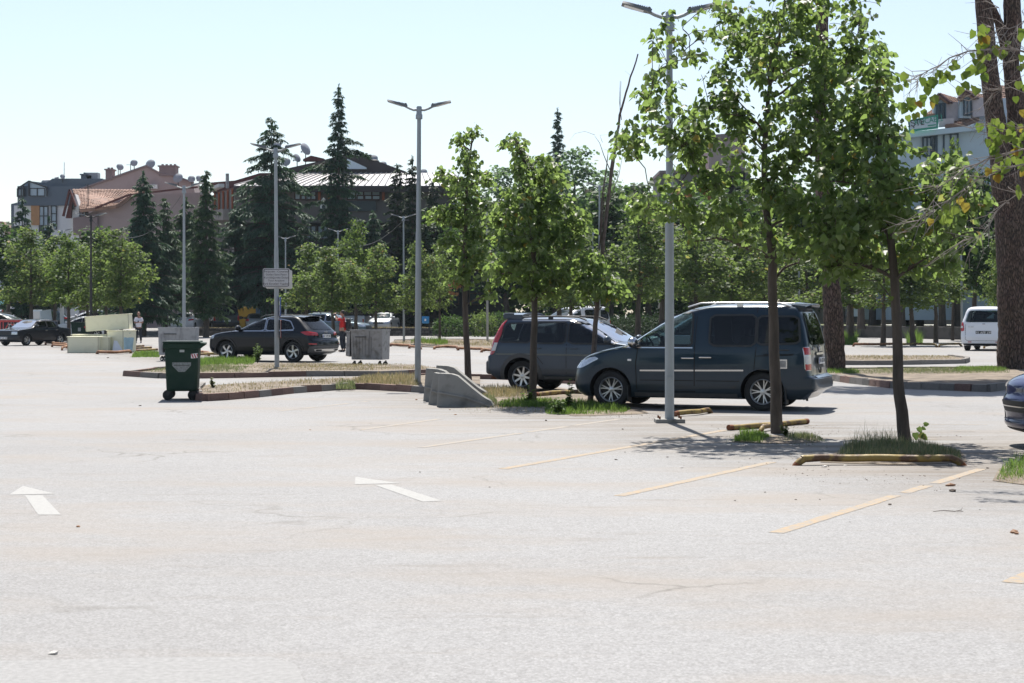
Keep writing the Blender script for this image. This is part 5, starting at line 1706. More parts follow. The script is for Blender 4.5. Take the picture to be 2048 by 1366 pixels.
def chimney(bld, x0, y0, x1, y1, d, mat, depth=1.2, pots=3):
 m_ = MB()
 X0, X1, Z0, Z1 = XX(x0, d), XX(x1, d), ZZ(y1, d), ZZ(y0, d)
 m_.box(((X0 + X1) / 2, d + depth / 2, (Z0 + Z1) / 2), (X1 - X0, depth, Z1 - Z0))
 m_.box(((X0 + X1) / 2, d + depth / 2, Z1 + .06), (X1 - X0 + .25, depth + .2, .14))
 for k in range(pots):
  m_.box((X0 + (X1 - X0) * (k + .5) / pots, d + depth / 2, Z1 + .22), (.22, .22, .2))
 return m_.build('chimney', mat, bld)

def tiled_slope(bld, c0, c1, c2, c3, rows, cols, mat=None, name='roof'):
 """c0,c1 lower edge; c3,c2 upper edge; courses of raised tiles, one mesh of many pieces on a deck"""
 c0, c1, c2, c3 = [Vector(c) for c in (c0, c1, c2, c3)]
 n_ = (c1 - c0).cross(c3 - c0).normalized()
 if n_.z < 0: n_ = -n_
 deck = MB().prism([c0, c1, c2, c3], n_ * -0.25).build(name, mat or M_TILE, bld)
 m_ = MB()
 rng = random.Random(rows * 31 + cols)
 for j in range(rows):
  t0, t1 = j / rows, (j + 1.12) / rows
  for i in range(cols):
   s0, s1 = i / cols, (i + .90) / cols
   def P(s_, t_):
    t_ = min(1.01, t_)
    return c0.lerp(c1, s_).lerp(c3.lerp(c2, s_), t_)
   up = n_ * rng.uniform(.05, .09)
   a, b, c, e = P(s0, t0) + up, P(s1, t0) + up, P(s1, t1) + up * .3, P(s0, t1) + up * .3
   mid0, mid1 = (a + b) / 2 + n_ * .06, (c + e) / 2 + n_ * .05
   m_.add([a, mid0, b, c, mid1, e, a - up, b - up], [(0, 1, 4, 5), (1, 2, 3, 4), (6, 7, 2, 1, 0)])
 t = m_.build('roof_tiles', mat or M_TILE, deck); t['kind'] = 'stuff'
 return deck

# ---- A: grey and white block, far left
dA = 190
bA = thing('office_block', 'blue-grey and white office block with glazed top corner and orange panel at the far left', 'building', (0, 0, 0))
def relocate(b, x, y):
 """move the Empty to the foot of its building without moving the parts"""
 b.location = (x, y, 0)
 for c in b.children: c.location = (c.location.x - x, c.location.y - y, c.location.z)
facade(bA, 'wall', [(28, 411), (205, 411), (205, 660), (28, 660)], dA, 14, M_WALLWHITE)
facade(bA, 'upper_storey', [(35, 372), (150, 372), (205, 372), (205, 411), (35, 411)], dA - .4, 13, M_WALLGREY)
facade(bA, 'roof_storey', [(56, 374), (58, 362), (92, 366), (105, 357), (205, 357), (205, 374)], dA + .3, 12, M_WALLGREY)
facade(bA, 'orange_panel', [(62, 411), (79, 411), (79, 450), (62, 450)], dA - .25, .3, M_ORANGEW)
facade(bA, 'lower_wing', [(22, 408), (34, 405), (34, 470), (22, 470)], dA + 1, 8, M_WALLGREY)
window(bA, 79, 413, 96, 470, dA - .1, 2, 3, M_FRAME)
window(bA, 103, 412, 113, 458, dA - .1, 1, 3, M_FRAME)
window(bA, 36, 378, 50, 392, dA - .5, 2, 1, M_FRAME, [M_PANEB])
window(bA, 60, 377, 90, 392, dA - .5, 2, 1, M_FRAME)
m_ = MB()
sl = [(35, 377, dA - .5), (58, 362, dA + 1), (58, 378, dA + 1), (35, 392, dA - .5)]
m_.poly([(XX(a, c), c, ZZ(b, c)) for a, b, c in sl])
m_.poly([(XX(a, c), c, ZZ(b, c)) for a, b, c in [(58, 362, dA - .55), (92, 374, dA - .55), (92, 393, dA - .55), (58, 393, dA - .55)]])
m_.build('glazed_corner', M_PANEB, bA)
m_ = MB()
for (a, b), (c, e) in (((35, 377), (58, 362)), ((58, 362), (94, 375)), ((35, 377), (35, 394)), ((58, 362), (58, 392)), ((47, 369), (47, 392)), ((94, 375), (94, 392))):
 m_.bar((XX(a, dA - .7), dA - .7, ZZ(b, dA - .7)), (XX(c, dA - .7), dA - .7, ZZ(e, dA - .7)), .09, 6)
m_.build('glazing_bars', M_FRAME, bA)
chimney(bA, 162, 350, 172, 358, dA + 1, M_WALLGREY, 1, 1)
MB().box((XX(175, dA), dA + 2, ZZ(352, dA)), (1.6, 1.2, 1.0)).box((XX(166, dA), dA + 2, ZZ(355, dA)), (1.2, 1.2, .7)).build('rooftop_unit', M_DISH, bA)
MB().tube([(XX(70, dA), dA + 3, ZZ(362, dA)), (XX(71, dA), dA + 3, ZZ(359, dA)), (XX(95, dA), dA + 3, ZZ(358.5, dA)), (XX(97, dA), dA + 3, ZZ(353, dA)), (XX(103, dA), dA + 3, ZZ(352, dA))], .2, 8).build('roof_duct', M_GALV_L, bA, 50)
dish(bA, 125, 353, dA, .45, .4, .4)
MB().bar((XX(119, dA), dA + 2, ZZ(358, dA)), (XX(119, dA), dA + 2, ZZ(321, dA)), .035, 6).build('aerial_mast', M_DISH, bA)
relocate(bA, XX(115, dA), dA)

# ---- B: big mauve gabled block
dB = 178
bB = thing('apartment_building', 'mauve block with stepped sloping parapet, two brick chimneys and dishes', 'building')
facade(bB, 'wall', [(158, 380), (180, 372), (290, 333), (293, 332), (318, 346), (350, 352), (386, 366), (392, 400), (392, 660), (158, 660)], dB, 10, M_PINK)
m_ = MB()
for (a, b), (c, e) in (((158, 380), (180, 372)), ((180, 372), (293, 332)), ((293, 332), (318, 346)), ((318, 346), (350, 352)), ((350, 352), (388, 366))):
 m_.bar((XX(a, dB), dB - .12, ZZ(b, dB)), (XX(c, dB), dB - .12, ZZ(e, dB)), .13, 6)
m_.build('parapet_coping', M_PINKD, bB)
chimney(bB, 211, 340, 224, 360, dB - .2, M_PINKD, 1.4, 2)
chimney(bB, 318, 333, 351, 352, dB - .2, M_PINKD, 1.6, 4)
dish(bB, 240, 334, dB + 1, .62, .5); dish(bB, 268, 326, dB + 1, .62, .1); dish(bB, 301, 328, dB + 1, .85, -.2)
dish(bB, 356, 356, dB - 1, .85, -.2, .5); dish(bB, 383, 358, dB - 1, .62, .2, .5); dish(bB, 398, 357, dB - 1, .55, .6, .5)
MB().bar((XX(232, dB), dB + 1, ZZ(352, dB)), (XX(232, dB), dB + 1, ZZ(335, dB)), .04).build('aerial_mast', M_DARKMETAL, bB)
MB().bar((XX(257, dB), dB + 1, ZZ(345, dB)), (XX(257, dB), dB + 1, ZZ(325, dB)), .04).box((XX(257, dB), dB + 1, ZZ(328, dB)), (.9, .04, .04)).build('aerial_mast', M_DARKMETAL, bB)
m_ = MB()
for k in range(3): m_.box((XX(304 + k * 5, dB), dB - .35, ZZ(374, dB)), (.24 * 1, .6, .42))
m_.build('air_conditioner', M_WALLWHITE, bB)
relocate(bB, XX(270, dB), dB)

# ---- C: house with the tiled roof in front of it
dC = 165
bC = thing('tiled_house', 'mauve house with weathered red tile roof and white gable in front of the mauve block', 'building')
facade(bC, 'wall', [(150, 440), (196, 418), (232, 401), (290, 390), (400, 385), (400, 660), (150, 660)], dC, 9, M_PINK)
facade(bC, 'gable', [(141, 440), (150, 388), (158, 412), (158, 660), (141, 660)], dC - .3, 1.2, M_WALLWHITE)
tiled_slope(bC, (XX(160, dC - 1), dC - 1, ZZ(420, dC - 1)), (XX(232, dC - 1), dC - 1, ZZ(412, dC - 1)), (XX(285, dC + 5), dC + 5, ZZ(380, dC + 5)), (XX(145, dC + 5), dC + 5, ZZ(379, dC + 5)), 14, 22)
tiled_slope(bC, (XX(232, dC - 1), dC - 1, ZZ(412, dC - 1)), (XX(262, dC - .5), dC - .5, ZZ(392, dC)), (XX(290, dC + 5), dC + 5, ZZ(380, dC + 5)), (XX(280, dC + 5), dC + 5, ZZ(380, dC + 5)), 10, 8)
for a, b in (((146, 381), (133, 434)), ((146, 381), (158, 414)), ((196, 418), (262, 392)), ((262, 392), (345, 382)), ((345, 382), (400, 376))):
 MB().box(((XX(a[0], dC) + XX(b[0], dC)) / 2, dC - 1.2, (ZZ(a[1], dC) + ZZ(b[1], dC)) / 2), (math.hypot(XX(a[0], dC) - XX(b[0], dC), ZZ(a[1], dC) - ZZ(b[1], dC)), .4, .15), ry=-math.atan2(ZZ(b[1], dC) - ZZ(a[1], dC), XX(b[0], dC) - XX(a[0], dC))).build('verge_board', M_TILEE, bC)
facade(bC, 'side_eave', [(131, 436), (142, 390), (146, 386), (141, 436)], dC - .8, .6, M_TILEE)
window(bC, 166, 424, 176, 440, dC - .1, 2, 1, M_FRAMEB)
window(bC, 143, 405, 149, 418, dC - .5, 1, 1, M_FRAMEB)
facade(bC, 'terrace_front', [(146, 436), (195, 428), (195, 470), (146, 470)], dC - .5, .3, M_PINKD)
MB().bar((XX(176, dC), dC, ZZ(412, dC)), (XX(176, dC), dC, ZZ(368, dC)), .04).box((XX(177, dC), dC, ZZ(372, dC)), (.7, .04, .04), ry=.5).build('aerial_mast', M_DARKMETAL, bC)
relocate(bC, XX(230, dC), dC)

# ---- far-left slivers
dL = 230
b0 = thing('distant_house', 'red-roofed house end just showing at the left edge', 'building')
facade(b0, 'wall', [(-60, 456), (9, 456), (9, 660), (-60, 660)], dL, 8, M_WALLWHITE)
facade(b0, 'roof', [(-60, 440), (6, 443), (14, 456), (9, 470), (9, 458), (-60, 458)], dL - .5, 9, M_TILE)
relocate(b0, XX(-20, dL), dL)
dL = 175
b1 = thing('street_building', 'grey street front with upright strips behind the left trees and parked cars', 'building')
facade(b1, 'wall', [(-60, 520), (62, 524), (62, 672), (-60, 672)], dL, 10, M_WALLGREY)
for k, x in enumerate((-20, -2, 8, 16, 34, 48)):
 facade(b1, 'pilaster', [(x, 524), (x + 5, 524), (x + 5, 620), (x, 620)], dL - .3, .35, M_SIGNW)
window(b1, 20, 560, 32, 600, dL - .1, 1, 2)
window(b1, 40, 560, 47, 600, dL - .1, 1, 2)
relocate(b1, XX(0, dL), dL)

# ---- E: brown block with standing-seam roof and orange piers
dE = 152
bE = thing('brown_building', 'brown-grey block with pale ribbed metal roof and orange window piers', 'building')
facade(bE, 'wall', [(470, 376), (905, 376), (905, 445), (470, 445)], dE, 14, M_BROWN)
facade(bE, 'lower_wall', [(486, 445), (905, 445), (905, 668), (486, 668)], dE + 1.2, 12, M_BROWN_SHADED)
# left wing runs back at an angle
wl0 = (XX(470, dE), dE); wl1 = (XX(424, dE + 15), dE + 15)
def wing(y0a, y0b, y1a, y1b, name, mat, out=0.0):
 m_ = MB()
 a = Vector((wl0[0] - out, wl0[1] - out * .3)); b = Vector((wl1[0] - out, wl1[1]))
 P = [(a.x, a.y, ZZ(y0a, dE)), (b.x, b.y, ZZ(y0b, dE + 15)), (b.x, b.y, ZZ(y1b, dE + 15)), (a.x, a.y, ZZ(y1a, dE))]
 m_.prism(P, (.5, .1, 0))
 return m_.build(name, mat, bE)
wing(377, 391, 668, 655, 'side_wall', M_BROWN)
wing(418, 424, 440, 442, 'balcony_front', M_BALC, 1.0)
wing(368, 386, 375, 392, 'side_eave', M_ROOFMETAL, 1.4)
for k in range(5):
 t = .06 + k * .19
 x = wl0[0] + (wl1[0] - wl0[0]) * t - .1; y = wl0[1] + (wl1[1] - wl0[1]) * t
 zt, zb = ZZ(377 + 12 * t, y), ZZ(417 + 7 * t, y)
 MB().box((x, y, (zt + zb) / 2), (.16, .45, zt - zb), rz=.1).build('orange_pier', M_ORANGEP, bE)
 MB().box((x - .06, y + 1.4, (zt + zb) / 2 + .2), (.16, 1.3, (zt - zb) * .72)).build('window', M_PANEB, bE)
for k in range(3):
 MB().box((wl0[0] - .3 - k * .02, wl0[1] + 1 + k * 1.6, ZZ(447, dE)), (.3, .6, 1.2)).build('orange_pier', M_ORANGEP, bE)
# roof: ribbed metal slope
zE, zT = ZZ(371, dE - 1.2), ZZ(346, dE + 7)
x0, x1 = XX(468, dE - 1.2), XX(935, dE - 1.2)
X0, X1 = XX(560, dE + 7), XX(905, dE + 7)
rf = MB().prism([(x0, dE - 1.2, zE), (x1, dE - 1.2, zE), (X1, dE + 7, zT), (X0, dE + 7, zT)], (0, 0, -.3)).build('roof', M_ROOFMETAL, bE)
n = 34
for k in range(n + 1):
 t = k / n
 a = Vector((x0 + (x1 - x0) * t, dE - 1.2, zE + .05)); b = Vector((X0 + (X1 - X0) * t, dE + 7, zT + .05))
 MB().bar(a, b, .055, 4).build('roof_rib', pm('rib_grey', (.26, .25, .25), .5), rf)
MB().box(((x0 + x1) / 2, dE - 1.25, zE - .32), (x1 - x0, .3, .5)).build('fascia', M_ROOFDARK, bE)
# upper gable of dark roofing
facade(bE, 'upper_gable', [(540, 352), (560, 340), (640, 322), (690, 308), (706, 309), (760, 324), (812, 343), (812, 352)], dE + 7, 5, M_ROOFDARK)
facade(bE, 'gable_light', [(694, 317), (733, 335), (733, 338), (694, 338)], dE + 6.8, .3, M_SIGNW)
facade(bE, 'skylight_hood', [(606, 318), (622, 311), (648, 317), (648, 322), (606, 322)], dE + 8, 1, M_TILEE)
facade(bE, 'side_roof', [(420, 365), (470, 361), (520, 346), (560, 346), (560, 352), (470, 374), (426, 386)], dE + 12, 2, M_TILEE)
chimney(bE, 724, 312, 740, 322, dE + 8, M_BROWN, 1, 1)
MB().bar((XX(436, dE), dE + 5, ZZ(368, dE)), (XX(436, dE), dE + 5, ZZ(338, dE)), .16, 8).build('flue', M_GALV, bE)
dish(bE, 552, 292, dE + 8, .8, .3, 1.8); dish(bE, 594, 316, dE + 8, .7, .9, 1.0); dish(bE, 611, 298, dE + 8, 1.0, .95, 2.0); dish(bE, 572, 324, dE + 8, .7, -.1, 1.0)
dish(bE, 746, 319, dE + 8, .8, -.3, .5); dish(bE, 766, 330, dE + 8, .6, -.2, .5); dish(bE, 847, 345, dE + 8, .6, -.2, .5)
MB().sphere((XX(733, dE), dE + 8, ZZ(306, dE)), .55, 8, (1, 1, .25)).bar((XX(733, dE), dE + 8, ZZ(306, dE)), (XX(733, dE), dE + 8, ZZ(313, dE)), .05).build('chimney_cowl', M_DARKMETAL, bE)
for a, b, c in ((590, 632, 4), (695, 760, 4), (510, 545, 3)):
 window(bE, a, 375 + (1 if a < 600 else 2), b, 399, dE - .1, c, 1, M_FRAMEB, [M_PANEB, M_PANEB, M_PANE])
 window(bE, a + (b - a) * .3, 391, b, 400, dE - .12, 3, 1, M_FRAMEB, [M_PANEB])
for x in (636, 764, 509, 656):
 facade(bE, 'orange_pier', [(x, 376), (x + 5, 376), (x + 5, 400), (x, 400)], dE - .3, .35, M_ORANGEP)
sg_ = facade(bE, 'sign_panel', [(640, 402), (700, 402), (700, 422), (640, 422)], dE - .3, .2, pm('sign_slate', (.035, .05, .055), .5))
sg2 = facade(bE, 'sign_panel', [(700, 402), (752, 402), (752, 422), (700, 422)], dE - .28, .2, pm('sign_slate', (.035, .05, .055), .5))
m_ = MB()
cx_, cz_ = XX(648, dE), ZZ(414, dE)
m_.lathe([(.17, -.02), (.30, -.02), (.30, .02), (.17, .02)], 20, (cx_, dE - .36, cz_), 'Y')
m_.add([(cx_ - .26, dE - .38, cz_ + .52), (cx_ + .26, dE - .38, cz_ + .52), (cx_, dE - .38, cz_ + .86)], [(0, 1, 2)])
m_.box((cx_, dE - .37, cz_ + .42), (.12, .03, .28))
m_.build('sign_emblem', M_WHITETXT, bE)
for k in range(2):
 window(bE, 612 + k * 24, 452, 632 + k * 24, 478, dE + 1.1, 2, 1, M_FRAMEB, [M_PANEB])
for xx_ in (875, 950, 1000):
 pass
facade(bE, 'ground_floor', [(486, 480), (1010, 480), (1010, 668), (486, 668)], dE - 3, 3.2, M_BROWN_SHADED)
for x in (850, 905, 948, 996):
 window(bE, x - 9, 565, x + 12, 608, dE - 3.1, 1, 2, M_FRAMEB, [M_PANE])
relocate(bE, XX(690, dE), dE)

# ---- F: pale blue building with dormers behind the pines
dF = 118
bF = thing('dormer_building', 'pale blue building with red-tiled dormers and a green banner on its terrace', 'building')
facade(bF, 'wall', [(1800, 268), (1965, 256), (2300, 256), (2300, 640), (1800, 640)], dF, 12, M_BLUEW)
facade(bF, 'cornice', [(1800, 266), (1935, 252), (1975, 246), (1975, 258), (1800, 277)], dF - .9, 1, M_BLUEW)
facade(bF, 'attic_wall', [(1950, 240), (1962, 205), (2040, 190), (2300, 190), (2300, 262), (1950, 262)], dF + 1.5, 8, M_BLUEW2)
def dormer(xl, yl, xr, yr, apx, apy, wb, back):
 """gabled dormer: front gable between xl..xr, ridge running back to the right"""
 facade(bF, 'dormer_front', [(xl + 3, wb), (xl + 3, yl + 4), (apx, apy + 3), (xr - 3, yr), (xr - 3, wb)], dF + .2, .4, M_BLUEW)
 A = Vector((XX(apx, dF), dF - .1, ZZ(apy, dF))); Lf_ = Vector((XX(xl - 3, dF), dF - .1, ZZ(yl + 4, dF))); Rt = Vector((XX(xr + 3, dF), dF - .1, ZZ(yr + 2, dF)))
 bk = Vector((2.3, 4.0, 0.10))
 tiled_slope(bF, Rt, Rt + bk, A + bk, A, 8, 12, name='dormer_roof')
 tiled_slope(bF, Lf_ + bk, Lf_, A, A + bk, 8, 12, name='dormer_roof')
 m_ = MB()
 m_.bar(Lf_ + Vector((0, -.1, -.05)), A + Vector((0, -.1, -.02)), .09, 4); m_.bar(Rt + Vector((0, -.1, -.05)), A + Vector((0, -.1, -.02)), .09, 4)
 m_.bar(Rt + Vector((0, -.1, -.06)), Rt + bk + Vector((0, 0, -.08)), .08, 4)
 m_.build('verge_board', pm('verge_purple', (.085, .045, .055), .7), bF)
 facade(bF, 'dormer_cheek', [(xr - 3, yr + 4), (xr + 52, yr + 4), (xr + 52, wb - 10), (xr - 3, wb)], dF + .6, .3, pm('cheek_pink', (.50, .45, .47), .85))
dormer(1864, 203, 1893, 200, 1877, 187, 246, 0)
dormer(1916, 195, 1945, 191, 1929, 180, 236, 0)
window(bF, 1873, 208, 1890, 238, dF + .1, 2, 1, pm('frame_slate', (.03, .055, .08), .5), [M_PANE, M_PANEB])
window(bF, 1928, 199, 1941, 230, dF + .1, 2, 1, pm('frame_slate', (.03, .055, .08), .5), [M_PANEB])
tiled_slope(bF, (XX(1890, dF - .8), dF - .8, ZZ(252, dF - .8)), (XX(1925, dF - .8), dF - .8, ZZ(249, dF - .8)), (XX(1966, dF + 2), dF + 2, ZZ(232, dF + 2)), (XX(1915, dF + 2), dF + 2, ZZ(239, dF + 2)), 6, 12, name='eave_roof')
tiled_slope(bF, (XX(1846, dF), dF, ZZ(232, dF)), (XX(1870, dF), dF, ZZ(229, dF)), (XX(1872, dF + 3), dF + 3, ZZ(220, dF + 3)), (XX(1866, dF + 3), dF + 3, ZZ(221, dF + 3)), 4, 6, name='eave_roof')
tiled_slope(bF, (XX(1888, dF), dF + 1, ZZ(224, dF)), (XX(1918, dF), dF + 1, ZZ(218, dF)), (XX(1922, dF + 3), dF + 3, ZZ(210, dF + 3)), (XX(1905, dF + 3), dF + 3, ZZ(214, dF + 3)), 4, 7, name='eave_roof')
tiled_slope(bF, (XX(1938, dF), dF + 1, ZZ(214, dF)), (XX(1990, dF), dF + 1, ZZ(206, dF)), (XX(1992, dF + 3), dF + 3, ZZ(200, dF + 3)), (XX(1958, dF + 3), dF + 3, ZZ(205, dF + 3)), 4, 9, name='eave_roof')
tiled_slope(bF, (XX(1990, dF), dF + 2, ZZ(196, dF)), (XX(2300, dF), dF + 2, ZZ(186, dF)), (XX(2300, dF + 5), dF + 5, ZZ(168, dF + 5)), (XX(2000, dF + 5), dF + 5, ZZ(172, dF + 5)), 8, 40, name='main_roof')
facade(bF, 'terrace_wall', [(1879, 238), (1908, 236), (1908, 252), (1879, 254)], dF - .6, .3, pm('cheek_pink', (.50, .45, .47), .85))
window(bF, 1873, 268, 1915, 312, dF - .1, 3, 1, pm('frame_slate', (.03, .055, .08), .5), [M_PANEB, M_PANEB])
window(bF, 1846, 275, 1862, 312, dF - .1, 2, 1, pm('frame_slate', (.03, .055, .08), .5), [M_PANEB, M_PANE])
window(bF, 1862, 272, 1871, 312, dF - .12, 1, 1, pm('frame_slate', (.03, .055, .08), .5), [M_PANE])
relocate(bF, XX(1950, dF), dF)
# banner on its terrace: white field, green frame, black and green lettering
dS = dF - 1.3
bn = thing('banner_sign', 'green-framed banner sign with black and green lettering on the terrace of the pale blue building', 'sign', (XX(1848, dS), dS, ZZ(244, dS)), R(-3))
def bp(x, y, off=0): return (XX(x, dS) - XX(1848, dS), off, ZZ(y, dS) - ZZ(244, dS))
MB().prism([bp(1818, 240), bp(1876, 229), bp(1876, 257), bp(1818, 264)], (0, .12, 0)).build('sign_frame', M_SIGNG, bn)
MB().prism([bp(1820, 243, -.03), bp(1872, 233, -.03), bp(1872, 253, -.03), bp(1820, 259, -.03)], (0, .025, 0)).build('sign_face', M_SIGNW, bn)
for txt, px, py, sz, mt, sl in (('İŞTE', 1831, 246.5, .62, M_BLACKTXT, 8.5), ('KOCAELİ', 1857, 241.5, .52, M_SIGNG, 8.5)):
 t = obj_from('lettering', text_mesh(txt, sz, 'lettering', mt, ext=.01, sx=.88), bn)
 t.location = bp(px, py, -.06); t.rotation_euler = (PI / 2, R(-sl), 0)
MB().prism([bp(1855, 250.5, -.06), bp(1871, 248.5, -.06), bp(1871, 251, -.06), bp(1855, 253, -.06)], (0, .02, 0)).build('caption_bar', M_SIGNG, bn)

# ---- G: flat tops glimpsed over the trees, and the low block behind the right wall
dG = 185
bG = thing('distant_block', 'flat-topped brownish tower top seen through the near lime crown', 'building')
facade(bG, 'wall', [(1418, 278), (1490, 272), (1490, 640), (1418, 640)], dG, 10, M_PINK)
facade(bG, 'parapet', [(1416, 270), (1492, 264), (1492, 274), (1416, 280)], dG - .3, 10, M_PINKD)
relocate(bG, XX(1450, dG), dG)
bH = thing('distant_block', 'low brown rooftop box seen between the lamp post and the lime crown', 'building')
facade(bH, 'wall', [(1321, 345), (1500, 340), (1500, 640), (1321, 640)], dG, 10, M_BROWN)
facade(bH, 'parapet', [(1319, 341), (1502, 336), (1502, 342), (1319, 347)], dG - .3, 10, M_PINKD)
relocate(bH, XX(1410, dG), dG)
dI = 150
bI = thing('low_building', 'beige and grey low building in shade behind the pine trunks at the right', 'building')
facade(bI, 'wall', [(1660, 560), (1842, 556), (1842, 650), (1660, 650)], dI, 10, M_BEIGE)
facade(bI, 'grey_wing', [(1842, 540), (2300, 540), (2300, 650), (1842, 650)], dI - 1, 10, M_BROWN)
facade(bI, 'lower_band', [(1664, 614), (1842, 614), (1842, 645), (1664, 645)], dI - .3, .4, M_OLDCONC)
for a, b in ((1690, 1720), (1735, 1760), (1856, 1880), (1885, 1910)):
 window(bI, a, 600, b, 634, dI - (1.2 if a > 1840 else .45), 2, 1)
window(bI, 1770, 603, 1784, 613, dI - .45, 1, 1, M_WALLWHITE, [M_PANEB])
facade(bI, 'eave', [(1650, 552), (2300, 532), (2300, 542), (1650, 562)], dI - 2, 12, M_ROOFDARK)
relocate(bI, XX(1850, dI), dI)

# ---- walls and raised ground beyond the car park
terr = MB().box((XX(560, 135) + 0, 160, .15), (70, 64, .3)).build('raised_road', M_ASPH); tag(terr, 'raised road behind the stone wall', kind='structure')
terr.location = (0, 0, 0)
WY = gd(672)
wl = thing('stone_wall', 'low wall of rounded dark blocks holding the raised road in front of the parked cars', 'wall', (XX(660, WY), WY, 0))
MB().box((0, .45, .24), (XX(1010, WY) - XX(376, WY), .7, .48)).build('wall_core', M_STONED, wl)
blk = MB(); blk.box((0, 0, 0), (.40, .26, .185), taper=.93)
bme = blk.mesh('block', M_STONE);
rng = random.Random(3)
x0, x1 = XX(380, WY) - XX(660, WY), XX(1000, WY) - XX(660, WY)
cnt = 0
for j in range(3):
 x = x0 + (j % 2) * .21
 while x < x1:
  hidden = XX(385, WY) - XX(660, WY) > x
  if cnt < 290 and (j < 3):
   o = obj_from('block', bme, wl); o.location = (x, .04 + j * .09 + rng.uniform(-.03, .03), .1 + j * .2); o.rotation_euler = (rng.uniform(-.05, .05), 0, rng.uniform(-.06, .06)); o.scale = (rng.uniform(.95, 1.05) * 1.0, 1, 1)
   cnt += 1
  x += .43 * (1 if j < 3 else 1)
pl = MB().box((XX(690, WY), WY + 1.6, .3), (XX(1010, WY) - XX(376, WY), 2.0, .56)).build('planting_strip', M_SOIL)
tag(pl, 'earth strip on top of the stone wall', kind='structure')
# old concrete wall at the right, running obliquely
a = Vector((XX(1640, 122), 122, 0)); b = Vector((XX(1925, 107), 107, 0)); c = Vector((XX(2300, 98), 98, 0))
wr = thing('concrete_wall', 'weathered low concrete wall behind the tree row at the right', 'wall', tuple(a))
for p, q in ((a, b), (b, c)):
 d_ = q - p; n = max(2, int(d_.length / 2.6))
 for k in range(n):
  m0 = p + d_ * ((k + .5) / n)
  MB().box(tuple(m0 - a + Vector((0, 0, .40))), (d_.length / n - .03, .3, .80), rz=math.atan2(d_.y, d_.x)).build('wall_panel', M_OLDCONC, wr, bevel=.02)
lw = MB()
lw.prism([(a.x - 18, a.y + 10, .3), (a.x, a.y, .3), (b.x, b.y, .3), (c.x, c.y, .3), (c.x + 30, 200, .3), (a.x - 18, 200, .3)], (0, 0, .42))
lo = lw.build('raised_lawn', M_LAWN); tag(lo, 'shaded lawn above the concrete wall', kind='structure')
pv = sheet('paved_path', [(XX(1740, 136), 134), (XX(1990, 130), 130), (XX(1990, 138), 137), (XX(1740, 142), 142)], .735, pm('paving_pale', (.42, .41, .39), .9, var=.1), None, 'pale paved path across the lawn')

# ================================================================ street furniture
def lamp_post(label, px, base_py, top_py, plate_sz=0, d=None, span=.68, yaw=0.0, mat=None, lod=1, single=False, lean=0.0, group='double-armed lamp posts of the car park'):
 d = d or gd(base_py)
 x = XX(px, d); zt = ZZ(top_py, d)
 root = thing('lamp_post', label, 'lamp post', (x, d, 0), yaw, group)
 m = mat or M_POST
 n = 16 if lod else 8
 k = 0.9 if d < 60 else .85
 pole = MB()
 prof = [(.078 * k, 0), (.076 * k, zt * .3), (.070 * k, zt * .55), (.062 * k, zt * .56), (.050 * k, zt - .02)]
 pole.lathe(prof + [(.001, zt)], n)
 if lod: pole.box((0, -.074 * k, .55), (.09, .02, .3))
 pole.build('pole', m, root, 40)
 MB().lathe([(.075, zt - .24), (.078, zt - .24), (.078, zt - .14), (.062, zt - .12), (.062, zt + .03), (.05, zt + .05), (.001, zt + .05)], n).build('top_bracket', m, root, 40)
 if plate_sz:
  MB().box((0, 0, .03), (plate_sz, plate_sz * .9, .06)).build('base_plate', M_CONC, root, bevel=.01)
  bb = MB()
  for sx in (-1, 1):
   for sy in (-1, 1): bb.lathe([(.014, .06), (.014, .10), (.001, .10)], 6, (sx * plate_sz * .36, sy * plate_sz * .32, 0))
  bb.build('anchor_bolts', M_RUST, root)
 for sg in ((1,) if single else (1, -1)):
  a = MB()
  pts = [(0.03 * sg, 0, zt - .03), (sg * .12, 0, zt - .035), (sg * .22, 0, zt + .0), (sg * .33, 0, zt + .055)]
  a.tube(pts, [.038, .036, .034, .032], 8, flat=.8)
  a.build('arm', m, root, 50)
  ang = .27 if sg > 0 else .30
  hd = MB()
  L_ = .46
  vs = []
  for i in range(7):
   t = i / 6
   w = (.075 + .09 * math.sin(PI * min(1, t * 1.1) * .55)) * (1 if t < .9 else .85)
   h = .05 * (1 - t * .55)
   for (yy, zz) in ((-w, -.012), (w, -.012), (w * .8, h), (-w * .8, h)):
    vs.append((t * L_, yy, zz))
  fs = []
  for i in range(6):
   for j in range(4): fs.append((i * 4 + j, i * 4 + (j + 1) % 4, i * 4 + 4 + (j + 1) % 4, i * 4 + 4 + j))
  fs += [(3, 2, 1, 0), (24, 25, 26, 27)]
  hd.add(vs, fs)
  if lod:
   for q in range(6): hd.box((L_ * (.12 + q * .07), 0, .052 - q * .003), (.012, .15, .03))
  h_ = hd.build('lamp_head', M_LAMPHEAD, root, 35)
  h_.location = (sg * .28, 0, zt + .035)
  h_.rotation_euler = (0, -ang, 0) if sg > 0 else (0, -ang, PI)
  MB().box((L_ * .58, 0, -.017), (L_ * .66, .19, .008)).build('lamp_lens', M_LENS, h_)
  if lod:
   MB().sphere((L_ * .1, 0, .055), .028, 8).build('sensor_knob', M_BLACKPL, h_)
 if lean: root.rotation_euler.y = lean
 return root

